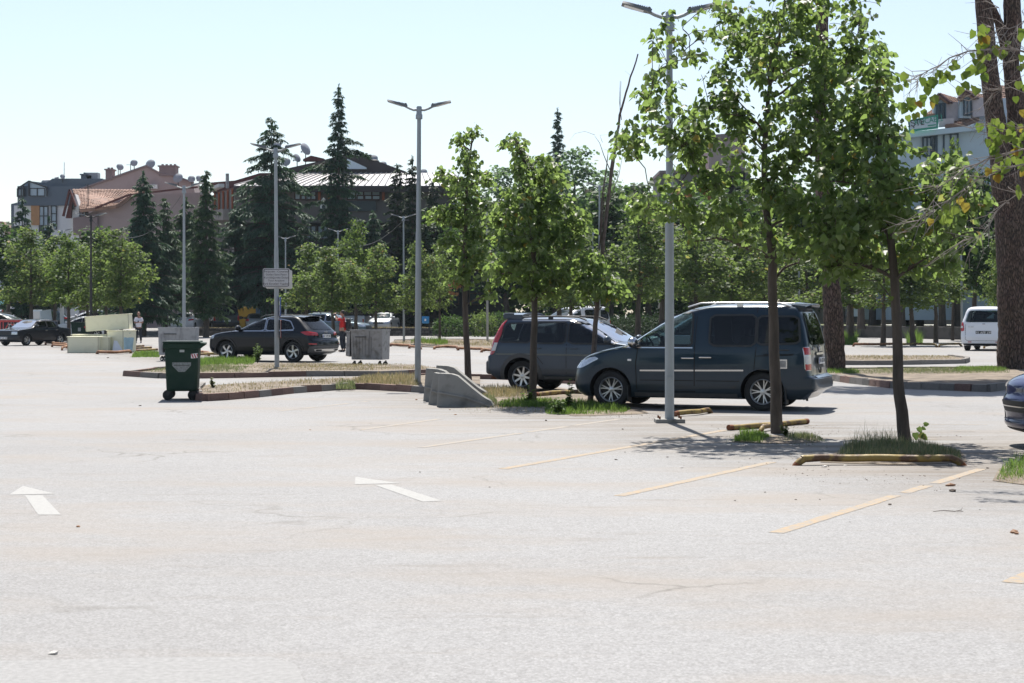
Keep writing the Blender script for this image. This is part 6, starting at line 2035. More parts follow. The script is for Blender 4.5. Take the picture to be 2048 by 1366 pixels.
LP1 = lamp_post('tall grey lamp post on a square concrete foot in front of the dark van', 1339, 845, 30, .44)
LP2 = lamp_post('grey lamp post at the end of the near island beside the concrete blocks', 835.5, 772, 217, lean=.005)
LP3 = lamp_post('grey lamp post carrying the white parking notice', 554, 741, 299, lean=-.006)
lamp_post('grey lamp post rising behind the green wheeled bin', 368, 714, 374)
lamp_post('dark lamp post above the trees by the cream boxes', 182, 690, 433, mat=M_DARKMETAL, d=80, lod=0)
lamp_post('small lamp post showing just right of the parking notice', 571, 0, 476, d=118, lod=0)
lamp_post('lamp post on the far soil strip beyond the metal container', 808, 684, 434, lod=0, lean=-.004)
lamp_post('lamp post standing behind the red-shirted person', 676, 0, 462, d=122, lod=0)
lamp_post('pale bare lamp post on the far soil strip just right of the near island tree', 975, 684, 408, lod=0, mat=pm('post_pale', (.40, .40, .39), .6, .1), lean=-.004)
lamp_post('lamp post beyond the dead tree', 1199, 0, 372, d=88, lod=0)
lamp_post('shorter lamp post just left of the one beyond the dead tree', 1186, 0, 466, d=130, lod=0)
lamp_post('lamp post just left of its twin between the van and the thick pine', 1598, 0, 470, d=100, lod=0)
lamp_post('thin lamp post at the thick pine trunk, right of its twin', 1613, 0, 490, d=112, lod=0)
lamp_post('lamp post right behind the white van', 1924, 0, 386, d=98, lod=0, single=True, yaw=.5, lean=-.012)
lamp_post('slender lamp post at the left behind the row of trunks', 124, 0, 462, d=125, lod=0)

# the notice on post 3
dn = gd(741) - .12
nt = thing('parking_notice', 'white rectangular parking notice with black Turkish text on the lamp post', 'sign', (XX(552.5, dn), dn, ZZ(555.5, dn)), R(1.5))
def rrect(w, h, r, y, n=5):
 P = []
 for cx, cz, a0 in ((w / 2 - r, h / 2 - r, 0), (-w / 2 + r, h / 2 - r, PI / 2), (-w / 2 + r, -h / 2 + r, PI), (w / 2 - r, -h / 2 + r, 1.5 * PI)):
  for i in range(n + 1):
   a = a0 + PI / 2 * i / n
   P.append((cx + r * math.cos(a), y, cz + r * math.sin(a)))
 return P
M_NOTICE = pm('notice_white', (.50, .50, .52), .35, var=.05)
MB().prism(rrect(.775, .545, .05, 0), (0, .012, 0)).build('sign_plate', M_NOTICE, nt)
MB().prism(rrect(.735, .505, .04, -.004), (0, .003, 0)).build('black_border', M_BLACKTXT, nt)
MB().prism(rrect(.700, .470, .03, -.008), (0, .003, 0)).build('sign_face', M_NOTICE, nt)
for k, (tx, sz, z) in enumerate((('Perşembe - Cumartesi', .076, .178), ('Günleri Semt Pazarı', .076, .090), ('Kurulduğundan Dolayı', .076, .002), ('Ticari Araçların', .076, -.084), ('Park Etmeleri Yasaktır', .084, -.176))):
 t = obj_from('lettering', text_mesh(tx, sz, 'lettering', M_BLACKTXT, ext=.0015), nt)
 t.location = (0, -.011, z); t.rotation_euler = (PI / 2, 0, 0)
n2 = thing('rear_sign', 'pale back of a second sign plate bolted behind the parking notice', 'sign', (XX(555.5, dn), dn + .28, ZZ(558.5, dn)), R(4))
MB().prism(rrect(.76, .545, .05, 0), (0, .012, 0)).build('sign_plate', pm('sign_back', (.45, .46, .46), .4, .4, var=.06), n2)
MB().box((0, -.05, .1), (.3, .03, .04)).box((0, -.05, -.1), (.3, .03, .04)).build('clamp', M_GALV, n2)
M_SBLUE = pm('sign_blue', (.015, .08, .36), .4, var=.05)
n3 = thing('disabled_parking_sign', 'narrow blue sign with a white symbol seen nearly edge-on on the notice post', 'sign', (XX(559.5, dn), dn + .04, ZZ(613, dn)), R(-78))
MB().prism(rrect(.42, .56, .04, 0), (0, .012, 0)).build('sign_plate', M_SBLUE, n3)
t = MB(); t.sphere((0, -.008, .12), .05, 10, (1, .2, 1)).box((0, -.006, .0), (.07, .006, .18)).box((.06, -.006, -.1), (.16, .006, .05)).lathe([(.10, -.008), (.13, -.008), (.13, -.004), (.10, -.004)], 18, (-.01, 0, -.1), 'Y'); t.build('symbol', M_WHITETXT, n3)
n4 = thing('red_rim_sign', 'small red-rimmed plate seen edge-on below the blue sign on the same post', 'sign', (XX(560.5, dn), dn + .04, ZZ(658, dn)), R(-80))
MB().prism(rrect(.36, .52, .04, 0), (0, .012, 0)).build('sign_plate', pm('sign_rust_red', (.28, .05, .03), .6, var=.2), n4)
MB().prism(rrect(.30, .46, .03, -.004), (0, .003, 0)).build('sign_face', pm('sign_dull', (.42, .40, .38), .6), n4)

# green wheeled bin
d = gd(801); s_ = d / FPX
bin_ = thing('wheeled_bin', 'large dark green plastic bin on four castors at the tip of the near island', 'bin', (XX(357, d), d + .45, 0), R(8))
def taper_box(w0, w1, dp0, dp1, z0, z1):
 m_ = MB()
 vs = [(-w0 / 2, -dp0 / 2, z0), (w0 / 2, -dp0 / 2, z0), (w0 / 2, dp0 / 2, z0), (-w0 / 2, dp0 / 2, z0), (-w1 / 2, -dp1 / 2, z1), (w1 / 2, -dp1 / 2, z1), (w1 / 2, dp1 / 2, z1), (-w1 / 2, dp1 / 2, z1)]
 return m_.add(vs, [(0, 3, 2, 1), (4, 5, 6, 7), (0, 1, 5, 4), (1, 2, 6, 5), (2, 3, 7, 6), (3, 0, 4, 7)])
bb = taper_box(.575, .635, .95, 1.12, .175, 1.02)
bb.build('body', M_GREENPL, bin_, bevel=.05, smooth=40, seg=3)
taper_box(.685, .70, 1.18, 1.20, .985, 1.085).build('rim', M_GREENPL, bin_, bevel=.015)
MB().box((0, -.02, 1.105), (.70, 1.22, .035)).build('lid', M_GREENPL, bin_, bevel=.012)
MB().box((0, -.622, 1.128), (.66, .02, .008)).build('lid_edge', M_GALV_L, bin_)
m_ = MB(); m_.prism([(.34, -.60, 1.10), (.44, -.60, 1.09), (.435, -.60, 1.05), (.36, -.60, 1.0), (.34, -.60, .98)], (0, .9, 0)); m_.build('side_handle', M_GREENPL, bin_, bevel=.006)
MB().box((-.345, -.35, .98), (.03, .25, .14)).build('side_handle', M_BLACKPL, bin_, bevel=.008)
pa = [(-.175, .725), (.175, .725), (.175, .665), (.06, .545), (-.06, .545), (-.175, .665)]
def fy(z): return -(.475 + (.085) * (z - .175) / .845) - .004
MB().prism([(x, fy(z) - .012, z) for x, z in pa], (0, .012, 0)).build('emblem_plate', pm('cast_plate', (.24, .26, .26), .6, .3, var=.25, vs=40, bump=.4, bs=90), bin_)
m_ = MB(); m_.box((0, fy(.67) - .014, .672), (.29, .006, .012));
for x, z in ((-.15, .64), (-.07, .64), (.07, .64), (.15, .64), (-.04, .56), (.05, .56), (-.15, .70), (.15, .70)): m_.lathe([(.009, -.008), (.009, 0), (.001, 0)], 6, (x, fy(z) - .01, z), 'Y')
m_.build('rivets', M_BLACKPL, bin_)
MB().box((.008, fy(.94) - .003, .942), (.088, .006, .045)).build('label_plate', pm('plate_pale', (.42, .44, .42), .5), bin_)
rs = MB().prism([(.175, fy(.86) - .002, .80), (.175, fy(.86) - .002, .885), (.30, fy(.86) - .002, .90), (.30, fy(.86) - .002, .81)], (0, -.003, 0)).build('reflector', M_WHITETXT, bin_)
m_ = MB()
for k in range(3):
 x = .178 + k * .048
 m_.poly([(x, fy(.86) - .0075, .882), (x + .024, fy(.86) - .0075, .886), (x + .052 if x + .052 < .30 else .30, fy(.86) - .0075, .81), (min(.30, x + .028), fy(.86) - .0075, .81)])
m_.build('reflector_stripes', pm('stripe_red', (.40, .03, .04), .4), rs)
for sx in (-1, 1):
 for sy in (-1, 1):
  c = empty('castor', (sx * .235, sy * .38, 0), R(14 * sx), bin_)
  w_ = MB(); w_.lathe([(.001, -.025), (.085, -.025), (.1, -.016), (.1, .016), (.085, .025), (.001, .025)], 20, (-.03, 0, .10), 'Y'); w_.build('wheel', M_TYRE, c, 40)
  MB().prism([(-.045, -.036, .09), (-.015, -.036, .09), (.05, -.036, .185), (-.05, -.036, .185)], (0, .006, 0)).prism([(-.045, .030, .09), (-.015, .030, .09), (.05, .030, .185), (-.05, .030, .185)], (0, .006, 0)).box((0, 0, .182), (.11, .09, .012)).build('fork', M_BLACKPL, c)

# galvanised containers
def container(label, px, py, w, dp, h, mat, yaw, flap=True, wheels=True, zl=.21):
 d = gd(py)
 root = thing('waste_container', label, 'container', (XX(px, d), d + dp * .45, 0), yaw)
 taper_box(w * .97, w, dp * .9, dp, zl, h).build('body', mat, root, bevel=.012)
 MB().box((0, -dp / 2, h - .01), (w + .03, .03, .04)).box((0, dp / 2, h - .01), (w + .03, .03, .04)).box((-w / 2, 0, h - .01), (.03, dp, .04)).box((w / 2, 0, h - .01), (.03, dp, .04)).build('rim', mat, root)
 rb = MB()
 for k in range(7):
  x = -w * .42 + k * w * .095
  rb.box((x, -dp * .475 - .012, (h + zl) / 2 - .03), (.012, .02, (h - zl) * .62), rx=.05)
 rb.box((w * .09, -dp * .475 - .016, (h + zl) / 2), (.02, .03, (h - zl) * .98), rx=.05)
 r_ = rb.build('ribs', mat, root)
 MB().box((-w * .18, -dp * .49 - .012, h - .22), (w * .34, .03, .025)).build('push_bar', M_DARKMETAL, root)
 if flap:
  f = MB(); f.prism([(-w / 2 - .02, -dp / 2, h - .03), (-w / 2 - .13, -dp / 2, h - .06), (-w / 2 - .16, -dp / 2, .33), (-w / 2 - .03, -dp / 2, .30)], (0, dp * .9, 0)); f.build('side_flap', mat, root, bevel=.01)
 if wheels:
  for sx in (-1, 1):
   for sy in (-1, 1):
    c = empty('castor', (sx * w * .40, sy * dp * .36, 0), R(20 * sy), root)
    MB().lathe([(.001, -.02), (.07, -.02), (.075, 0), (.07, .02), (.001, .02)], 16, (-.02, 0, .075), 'Y').build('wheel', M_TYRE, c, 40)
    MB().lathe([(.001, -.023), (.04, -.023), (.04, .023), (.001, .023)], 12, (-.02, 0, .075), 'Y').build('wheel_hub', M_STEEL, c, 40)
    MB().box((-.01, 0, .13), (.05, .06, .09), ry=.2).build('fork', M_DARKMETAL, c)
 return root
container('dented galvanised metal container on castors right of the black crossover', 739, 733, 1.04, .8, 1.14, M_GALV, R(-14))
container('pale grey metal container mostly hidden behind the green wheeled bin', 353, 722, 1.30, .9, 1.16, M_GALV_L, R(3), flap=False)
d = 96
gb = thing('green_bin', 'dark green bin standing between the trunks left of the cream boxes', 'bin', (XX(161, d), d, 0), .1)
taper_box(.80, .95, .7, .85, .15, 1.12).build('body', M_GREENPL, gb, bevel=.04)
MB().box((0, 0, 1.14), (1.0, .92, .05)).build('lid', M_GREENPL, gb, bevel=.012)
MB().box((.0, -.405, .75), (.16, .01, .2)).build('sticker', pm('sticker_grey', (.3, .32, .32), .6), gb)
MB().box((.32, -.42, .88), (.12, .01, .1), ry=.5).build('reflector', pm('stripe_red', (.40, .03, .04), .4), gb)
d = 119
lb = thing('litter_bin', 'small blue litter bin hanging on a looped post by the far soil strip', 'litter bin', (XX(851, d), d, .2))
MB().lathe([(.20, .75), (.26, .80), (.27, 1.2), (.25, 1.25), (.001, 1.25)], 14).build('bucket', pm('litter_blue', (.03, .20, .42), .5), lb, 40)
MB().tube([(-.27, 0, 0), (-.27, 0, 1.45), (-.18, 0, 1.62), (0, 0, 1.68), (.18, 0, 1.62), (.27, 0, 1.45), (.27, 0, 0)], .028, 6).build('hoop_post', M_BLACKPL, lb, 50)
MB().box((0, -.27, 1.0), (.12, .01, .14)).build('sticker', M_WHITETXT, lb)

# cream insulated boxes dumped by the left trees
M_CREAM = pm('cream_panel', (.76, .74, .56), .6, var=.06, vs=2, col2=(.62, .60, .44), c2=(.55, .8), dirt=.2)
M_CREAMD = pm('cream_lining', (.34, .31, .23), .8, var=.2, vs=4, col2=(.20, .13, .08), c2=(.6, .75))
def crate(label, px, py, w, dp, h, yaw, z0=0.0, rx=0.0, ry=0.0, open_side=False, d=None, lip=True):
 d = d or gd(py)
 r = thing('insulated_box', label, 'box', (XX(px, d), d + dp / 2, z0), yaw, 'cream insulated boxes dumped on the asphalt')
 r.rotation_euler = (rx, ry, yaw)
 MB().box((0, 0, h / 2), (w, dp, h)).build('shell', M_CREAM, r, bevel=.02)
 if lip: MB().box((0, 0, h + .012), (w + .05, dp + .05, .03)).build('lip', M_CREAM, r, bevel=.008)
 if open_side:
  MB().box((w * .29, -dp / 2 - .005, h * .55), (w * .32, .012, h * .72)).build('end_panel', M_CREAMD, r)
 m_ = MB(); m_.box((-w / 2 + .02, -dp / 2 - .006, h / 2), (.02, .012, h)).box((w / 2 - .02, -dp / 2 - .006, h / 2), (.02, .012, h)).build('corner_trim', M_CREAMD, r)
 return r
crate('front long cream box at the left end of the dumped pile', 165, 706, 1.30, .75, .66, R(3))
crate('cream box with a rust-stained end standing next to the front long one', 206, 705.5, .50, .7, .64, R(3), open_side=False)
crate('flat low cream box behind the front one, plastic sheet on top', 192, 702, 2.1, .8, .74, R(2), d=gd(706) + 1.0)
crate('cream box at the right end of the pile under the tilted one', 237, 702, .80, 1.1, .92, R(-16), d=gd(706) + .75)
crate('big tilted cream box on top of the pile', 214, 670, 1.85, .9, .62, R(3), z0=.94, ry=R(-4), d=gd(706) + 1.3)
dd = gd(705) - .25
wb_ = thing('white_board', 'white board with red corner marks leaning against the cream boxes', 'board', (XX(235, dd), dd, .02))
wb_.rotation_euler = (R(-12), R(6), R(2))
MB().box((0, 0, .24), (.44, .03, .48)).build('panel', pm('board_white', (.75, .77, .85), .5, var=.04), wb_, bevel=.004)
MB().box((.14, -.017, .45), (.12, .004, .022)).build('red_mark', pm('stripe_red', (.40, .03, .04), .4), wb_)
MB().box((.14, -.017, .07), (.12, .004, .022)).build('red_mark', pm('stripe_red', (.40, .03, .04), .4), wb_)
m_ = MB(); rng = random.Random(8)
H_ = [[rng.uniform(-.04, .05) for _ in range(13)] for _ in range(13)]
dd = gd(706) + 1.1
m_.grid(lambda u, v: (XX(213, dd) + 1.0 * u, dd + .6 * v, .79 + H_[int(u * 12)][int(v * 12)] + .12 * math.exp(-((u - .6) ** 2 + (v - .4) ** 2) * 20)), 12, 12)
ps = m_.build('plastic_sheet', pm('plastic_blue', (.42, .55, .60), .2, var=.1, coat=.6), None, 70)
tag(ps, 'crumpled pale blue plastic sheet lying on the low cream box', 'plastic sheet')
m_ = MB()
dd = gd(706) + .05
m_.grid(lambda u, v: (XX(248, dd) + .34 * u + .10 * v * (u - .5), dd + .15 * v - .10 * math.sin(u * 9) * .3, .02 + .62 * v + H_[int(v * 12)][int(u * 12)] * .3), 12, 12)
ps = m_.build('plastic_sheet', pm('plastic_blue2', (.34, .48, .52), .3, var=.15, coat=.4), None, 70)
tag(ps, 'torn bluish plastic sheet hanging from the right-hand cream box', 'plastic sheet')

# bent pipe bumpers
def bumper(label, pts, r=.055, mat=None, ends=(1, 1), h=.10, cap=True):
 """pts: ground points (picture measurements) of the pipe's foot line"""
 P = [Vector(gp(*p) + (0,)) for p in pts]
 o = P[0].copy()
 root = thing('pipe_bumper', label, 'pipe bumper', tuple(o), 0, 'bent steel pipe wheel stops')
 Q = []
 n = len(P)
 tot = (P[-1] - P[0]).length
 if ends[0]: Q += [P[0] + Vector((0, 0, -.04)), P[0].lerp(P[1], min(.5, .06 / max(.01, (P[1] - P[0]).length))) + Vector((0, 0, h * .55)), P[0].lerp(P[1], min(.7, .14 / max(.01, (P[1] - P[0]).length))) + Vector((0, 0, h))]
 else: Q += [P[0] + Vector((0, 0, r))]
 for a, b in zip(P, P[1:]):
  for t in (.2, .4, .6, .8): Q.append(a.lerp(b, t) + Vector((0, 0, h * (1 if ends[0] or ends[1] else r / h) - .004 * math.sin(t * 6))))
 L_ = (P[-1] - P[-2]).length
 if ends[1]: Q += [P[-1].lerp(P[-2], min(.7, .14 / L_)) + Vector((0, 0, h)), P[-1].lerp(P[-2], min(.5, .06 / L_)) + Vector((0, 0, h * .55)), P[-1] + Vector((0, 0, -.04))]
 else: Q += [P[-1] + Vector((0, 0, h if ends[0] else r))]
 Q = [q - o for q in Q]
 for k in range(2):
  Q2 = [Q[0]]
  for a, b in zip(Q, Q[1:]): Q2 += [a.lerp(b, .25), a.lerp(b, .75)]
  Q = Q2 + [Q[-1]]
 MB().tube(Q, r, 12).build('pipe', mat or M_YPIPE, root, 50)
 for e_, q, k in ((0, Q[0], 1), (1, Q[-1], -1)):
  v = (Q[k * 3] - q) if k > 0 else (Q[-4] - q)
  MB().tube([q - v.normalized() * .01, q + v.normalized() * .07], r * 1.06, 12).build('rusted_end', M_RUST, root, 50)
 return root
bumper('longest yellow pipe bumper, in front of the leaning lime tree', [(1588, 931), (1660, 929.5), (1790, 930), (1930, 931)], .040, h=.075)
bumper('yellow pipe bumper lying behind the first lime tree with rusted ends', [(1458, 861), (1530, 856), (1614, 848)], .040, ends=(0, 0), h=.05)
bumper('short yellow pipe end beside the trunk of the first lime tree', [(1520, 864), (1562, 857)], .035, ends=(1, 0), h=.07)
bumper('yellow pipe bumper right beside the tall lamp post', [(1350, 833), (1390, 831), (1422, 826)], .040, ends=(0, 1), h=.06)
bumper('yellow pipe bumper under the front of the grey off-roader', [(1072, 795), (1118, 791), (1200, 788)], .05, ends=(0, 1), h=.06)
bumper('rusty pipe bumper directly before the cream boxes', [(194, 708), (225, 710), (262, 706.5)], .06, M_OPIPE, h=.1)
bumper('rusty pipe bumper behind the old black saloon', [(91, 689), (110, 691), (134, 693)], .06, M_OPIPE, h=.12)
bumper('second rusty pipe running from the black saloon towards the boxes', [(104, 694), (134, 697)], .055, M_OPIPE, h=.12)
bumper('dark kinked pipe at the left corner of the front cream box', [(124, 701), (137, 698)], .05, M_OPIPE, h=.14)
for k, (a, b) in enumerate((((268, 694), (288, 694)), ((270, 698), (302, 697)), ((272, 703), (314, 701)))):
 bumper(['topmost of three straw-yellow pipes right of the boxes', 'middle one of three straw-yellow pipes right of the boxes', 'lowest of three straw-yellow pipes right of the boxes'][k], [a, b], .05, M_YPIPE, ends=(0, 0), h=.05)
bumper('yellow pipe on the green grass left of the black crossover wheel', [(392, 714), (425, 712), (448, 713)], .05, M_YPIPE, h=.1)
bumper('bent brown pipe behind the green bin by the grass', [(395, 711), (405, 709.5), (418, 712)], .05, M_OPIPE, h=.13)
for k, (pts, lb_) in enumerate((([(780, 693), (802, 694), (822, 695.5)], 'rusty pipe at the left end of the far soil strip'), ([(818, 697), (842, 699)], 'short rusty pipe end beside the second lamp post'),
  ([(868, 699), (895, 697), (915, 698.5)], 'kinked rusty pipe in the middle of the far strip'), ([(915, 701), (945, 702), (968, 703)], 'rusty pipe left of the grey off-roader'), ([(962, 705), (975, 704.5), (990, 706)], 'rusty pipe end touching the grey off-roader'))):
 bumper(lb_, pts, .06, M_OPIPE, h=.11)
for k, (pts, lb_) in enumerate((([(1685, 688), (1712, 688)], 'dull yellow pipe bumper right behind the thick pine trunk'), ([(1706, 693), (1740, 694), (1790, 693)], 'rusty pipe bumper at the foot of the small far tree'),
  ([(1800, 694), (1835, 693), (1874, 694.5)], 'yellow pipe bumper before the far tree with the clump of reeds'), ([(1878, 695), (1900, 693), (1924, 693)], 'yellow pipe bumper next to the white van'), ([(1968, 697), (1990, 695), (2008, 696)], 'yellow pipe glimpsed under the white van'))):
 bumper(lb_, pts, .055, M_YPIPE if k != 1 else M_OPIPE, h=.14)

# concrete blocks
def block_profile():
 P = [(0, 0), (0.02, .58), (.24, .575), (.34, .55), (.46, .46), (.60, .35), (.78, .22), (.92, .14), (.97, .06), (.97, 0)]
 return P
def conc_block(label, px, py, yaw, roll, zoff=0.0, scale=1.0, w=.24, dy=0.0):
 d = gd(py) + dy
 r = thing('concrete_block', label, 'concrete block', (XX(px, d), d, zoff), yaw, 'wedge-shaped concrete blocks')
 r.rotation_euler = (0, roll, yaw); r.scale = (scale,) * 3
 MB().prism([(x, 0, z) for x, z in block_profile()], (0, w, 0)).build('wedge', M_CONC, r, bevel=.012)
 m_ = MB()
 m_.prism([(.02, -.03, .27), (.5, -.03, .2), (.93, -.03, .07), (.93, -.03, .03), (.5, -.03, .165), (.02, -.03, .235)], (0, .035, 0))
 m_.build('rib', M_CONC, r, bevel=.006)
 return r
conc_block('front wedge-shaped concrete block with its long slope to the right', 873, 814, R(-6), R(2), scale=1.03)
conc_block('middle concrete wedge block behind the front one', 856, 811.5, R(-7), R(8), dy=.32, scale=1.02)
conc_block('rear concrete wedge block, leaning at the left against the others', 846, 807, R(-10), R(3), dy=.75, scale=1.08)
conc_block('fourth concrete wedge whose top just shows behind the pair', 868, 800, R(-8), R(2), dy=.9, scale=1.10)

# red and white traffic barrier, flag, umbrella, sign at the far left
d = 98
tb = thing('traffic_barrier', 'red and white plastic traffic barrier behind the old black saloon', 'barrier', (XX(22, d), d, 0))
M_BRED = pm('barrier_red', (.46, .05, .05), .5, var=.1); M_BWHITE = pm('barrier_pale', (.50, .45, .42), .6, var=.1)
fr = MB()
for x in (-.62, -.45, .45, .62): fr.box((x, 0, .5), (.06, .06, .95))
for z in (.12, .92): fr.box((0, 0, z), (1.28, .07, .09))
fr.build('frame', M_BRED, tb, bevel=.01)
for k in range(6):
 x = -.38 + k * .15; sgn = 1 if x < 0 else -1
 MB().box((x, .01, .5), (.05, .04, .86), ry=.62 * sgn).build('slat', M_BRED if k % 2 == 0 else M_BWHITE, tb)
MB().box((0, 0, .98), (1.2, .05, .05)).build('top_rail', M_BWHITE, tb)
tb.scale = (1, 1, 1.32)
d = 150
fl = thing('flag', 'small red flag on a thin pole at the far left', 'flag', (XX(23, d), d, 0))
MB().bar((0, 0, 0), (0, 0, 4.0), .03, 6).build('pole', M_GALV_L, fl)
MB().grid(lambda u, v: (.03 + .6 * u, .08 * math.sin(u * 7), 3.3 + .7 * v - .45 * u), 8, 4).build('cloth', pm('flag_red', (.45, .02, .03), .8), fl, 60)
um = thing('parasol', 'pale blue parasol half out of frame at the left edge', 'parasol', (XX(-4, d), d, 0))
MB().lathe([(.05, 3.0), (.5, 2.88), (.85, 2.62), (1.0, 2.35), (.98, 2.33), (.8, 2.6), (.05, 2.95)], 16).build('canopy', pm('parasol_blue', (.10, .42, .60), .7), um, 50)
MB().bar((0, 0, 0), (0, 0, 3.0), .03, 6).build('pole', M_GALV_L, um)
ws = thing('warning_barrier', 'red and white mesh work barrier beyond the cars at the left edge', 'barrier', (XX(8, d), d - 3, 1.0))
for k in range(5): MB().box((-.7 + k * .35, 0, .55), (.09, .05, 1.1 + .3 * (k > 2)), ry=.25).build('slat', M_BRED if k % 2 == 0 else M_BWHITE, ws)
MB().box((0, 0, .2), (1.6, .06, .12)).box((0, 0, -.45), (.1, .1, 1.2)).build('rail', M_BRED, ws)
kk = thing('white_cabinet', 'pale utility cabinet between the left tree trunks', 'cabinet', (XX(74, 118), 118, 0))
MB().box((0, 0, .95), (.62, .5, 1.9)).build('body', M_SIGNW, kk, bevel=.02)
MB().box((0, -.255, .95), (.54, .012, 1.7)).build('door', M_WALLWHITE, kk, bevel=.004)
wp = thing('white_post', 'pale concrete post between the trunks behind the old saloon', 'post', (XX(124, 112), 112, 0))
MB().lathe([(.14, 0), (.13, 2.0), (.10, 5.6), (.001, 5.6)], 12).build('shaft', M_WALLWHITE, wp, 40)
wp = thing('leaning_sheet', 'leaning white panel between the trunks behind the old saloon', 'panel', (XX(99, 112), 112, 0))
wp.rotation_euler = (0, R(-8), 0)
MB().box((0, 0, .95), (.7, .05, 1.9)).build('sheet', M_SIGNW, wp)
MB().box((0, .2, .6), (.05, .5, .05)).build('strut', M_DARKMETAL, wp)
# yellow skip behind the wall
d = 141
sk_ = thing('yellow_container', 'yellow container with a black emblem standing behind the parked cars', 'container', (XX(481, d), d, .3))
MB().box((0, 1.2, .95), (2.5, 2.4, 1.9)).build('body', pm('skip_yellow', (.42, .27, .03), .6, var=.15), sk_, bevel=.03)
MB().box((0, -.01, 1.0), (1.7, .02, .08)).sphere((0, -.02, 1.0), .22, 10, (1, .1, .6)).box((-.5, -.015, 1.05), (.5, .02, .07), ry=.25).box((.5, -.015, 1.05), (.5, .02, .07), ry=-.25).build('emblem', M_BLACKTXT, sk_)
MB().box((1.32, 1.2, .95), (.16, 2.2, 1.8)).build('end_panel', pm('panel_blue', (.05, .12, .22), .6), sk_)
# hanging cable between left lamp posts
m_ = MB()
A = Vector((XX(182, 80), 80, ZZ(437, 80))); Bq = Vector((XX(246, 80), 80.5, ZZ(470, 80)))
m_.tube([A.lerp(Bq, i / 8) - Vector((0, 0, .35 * math.sin(PI * i / 8))) for i in range(9)], .011, 4)
tag(m_.build('cable', M_GREYPL), 'slack cable from the dark lamp post down into the left tree', 'cable')
m_ = MB()
A = Vector((XX(362, 70), 70, ZZ(392, 70))); Bq = Vector((XX(255, 79), 79, ZZ(476, 79)))
m_.tube([A.lerp(Bq, i / 10) - Vector((0, 0, .5 * math.sin(PI * i / 10))) for i in range(11)], .011, 4)
tag(m_.build('cable', M_GREYPL), 'slack cable from the lamp post behind the green bin into the trees', 'cable')
m_ = MB()
A = Vector((XX(808, 98), 98, ZZ(440, 98))); Bq = Vector((XX(700, 110), 110, ZZ(492, 110)))
m_.tube([A.lerp(Bq, i / 10) - Vector((0, 0, .5 * math.sin(PI * i / 10))) for i in range(11)], .02, 4)
tag(m_.build('cable', M_GREYPL), 'slack cable left of the far lamp post over the metal container', 'cable')

# ================================================================ vehicles in place
v, Bv = vehicle(VAN, 'dark blue-green window van parked broadside behind the tall lamp post', 'van', by_wheel(VAN, 1526.5, 822, 159.5), R(159.5))
plate(v, (-2.185, 0, .845), -1, '41 AIT 84')
spoiler(v, Bv, P_NAVY, -1.80, -2.10, 1.845, .66)
t = obj_from('badge_lettering', text_mesh('Caddy', .085, 'badge_lettering', M_CHROME, ext=.003), v); t.location = (-2.143, .50, 1.055); t.rotation_euler = (PI / 2, 0, -PI / 2)
m_ = MB(); m_.lathe([(.048, 0), (.060, 0), (.060, .012), (.048, .012)], 24, (0, 0, 0), 'X')
for p, q in (((-.026, .036), (-.010, -.006)), ((-.010, -.006), (0, .022)), ((0, .022), (.010, -.006)), ((.010, -.006), (.026, .036)), ((-.042, .012), (-.018, -.044)), ((-.018, -.044), (0, -.006)), ((0, -.006), (.018, -.044)), ((.018, -.044), (.042, .012))):
 m_.bar((.006, p[0], p[1]), (.006, q[0], q[1]), .004, 4)
m_.build('round_emblem', M_CHROME, v, loc=(-2.15, 0, 1.055))
for sg in (1, -1):
 MB().prism([(-1.77, sg * .90, .72), (-1.60, sg * .90, .72), (-1.60, sg * .90, .88), (-1.77, sg * .90, .88)], (0, sg * .006, 0)).build('fuel_flap', M_CHROME if sg > 0 else P_NAVY, v, bevel=.012)
MB().prism([(-1.745, .907, .745), (-1.625, .907, .745), (-1.625, .907, .855), (-1.745, .907, .855)], (0, .006, 0)).build('fuel_flap_centre', M_GALV, v, bevel=.012)
MB().box((.99, .895, .845), (.07, .014, .04)).build('side_indicator', M_HEADL, v, bevel=.006)
MB().box((-1.67, .868, 1.03), (.26, .02, .035)).build('slide_handle_recess', M_BLACKPL, v, bevel=.008)
MB().prism([(-.06, .80, 1.10), (-.13, .80, 1.10), (-.135, .72, 1.60), (-.09, .72, 1.60)], (0, .02, 0)).build('door_sticker', pm('sticker_mix', (.35, .36, .33), .3, var=.5, vs=9, col2=(.30, .16, .09), c2=(.5, .6), coat=1), v)
MB().lathe([(.05, 0), (.05, .01), (.001, .01)], 12, (0, 0, 0), 'X').build('lock_cover', M_BLACKPL, v, loc=(-2.175, .0, .68))
MB().bar((-2.0, .35, .27), (-2.0, .35, .16), .02, 8).build('tow_eye', M_DARKMETAL, v)
for x in (1.02, -1.0 - .7):
 for sg in (1, -1): MB().box((x if x > 0 else -1.74, sg * .80, .26), (.02, .2, .28)).build('mud_flap', M_BLACKPL, v)

v, Bv = vehicle(SUV, 'grey-blue compact off-roader with red corner lights behind the young trees', 'off-road car', by_wheel(SUV, 1043, 785, -24, 'rear', -1), R(-24))
spoiler(v, Bv, P_GREYBLUE, -1.30, -1.86, 1.665, .62, .0, .085)
MB().box((-1.45, 0, 1.60), (.42, .55, .02)).box((-1.62, .56, 1.60), (.22, .05, .12)).box((-1.62, -.56, 1.60), (.22, .05, .12)).build('spoiler_foot', P_GREYBLUE, v, bevel=.01)
MB().box((-1.97, 0, .52), (.18, 1.62, .30)).build('rear_bumper', M_GREYPL, v, bevel=.06, seg=3)
MB().bar((-1.90, -.5, .30), (-2.05, -.5, .29), .035, 10).build('exhaust', M_RUST, v)
m_ = MB(); m_.bar((.72, -.55, 1.31), (1.02, .1, 1.10), .008, 4); m_.build('wiper', M_BLACKPL, v, loc=(.22, 0, -.01))

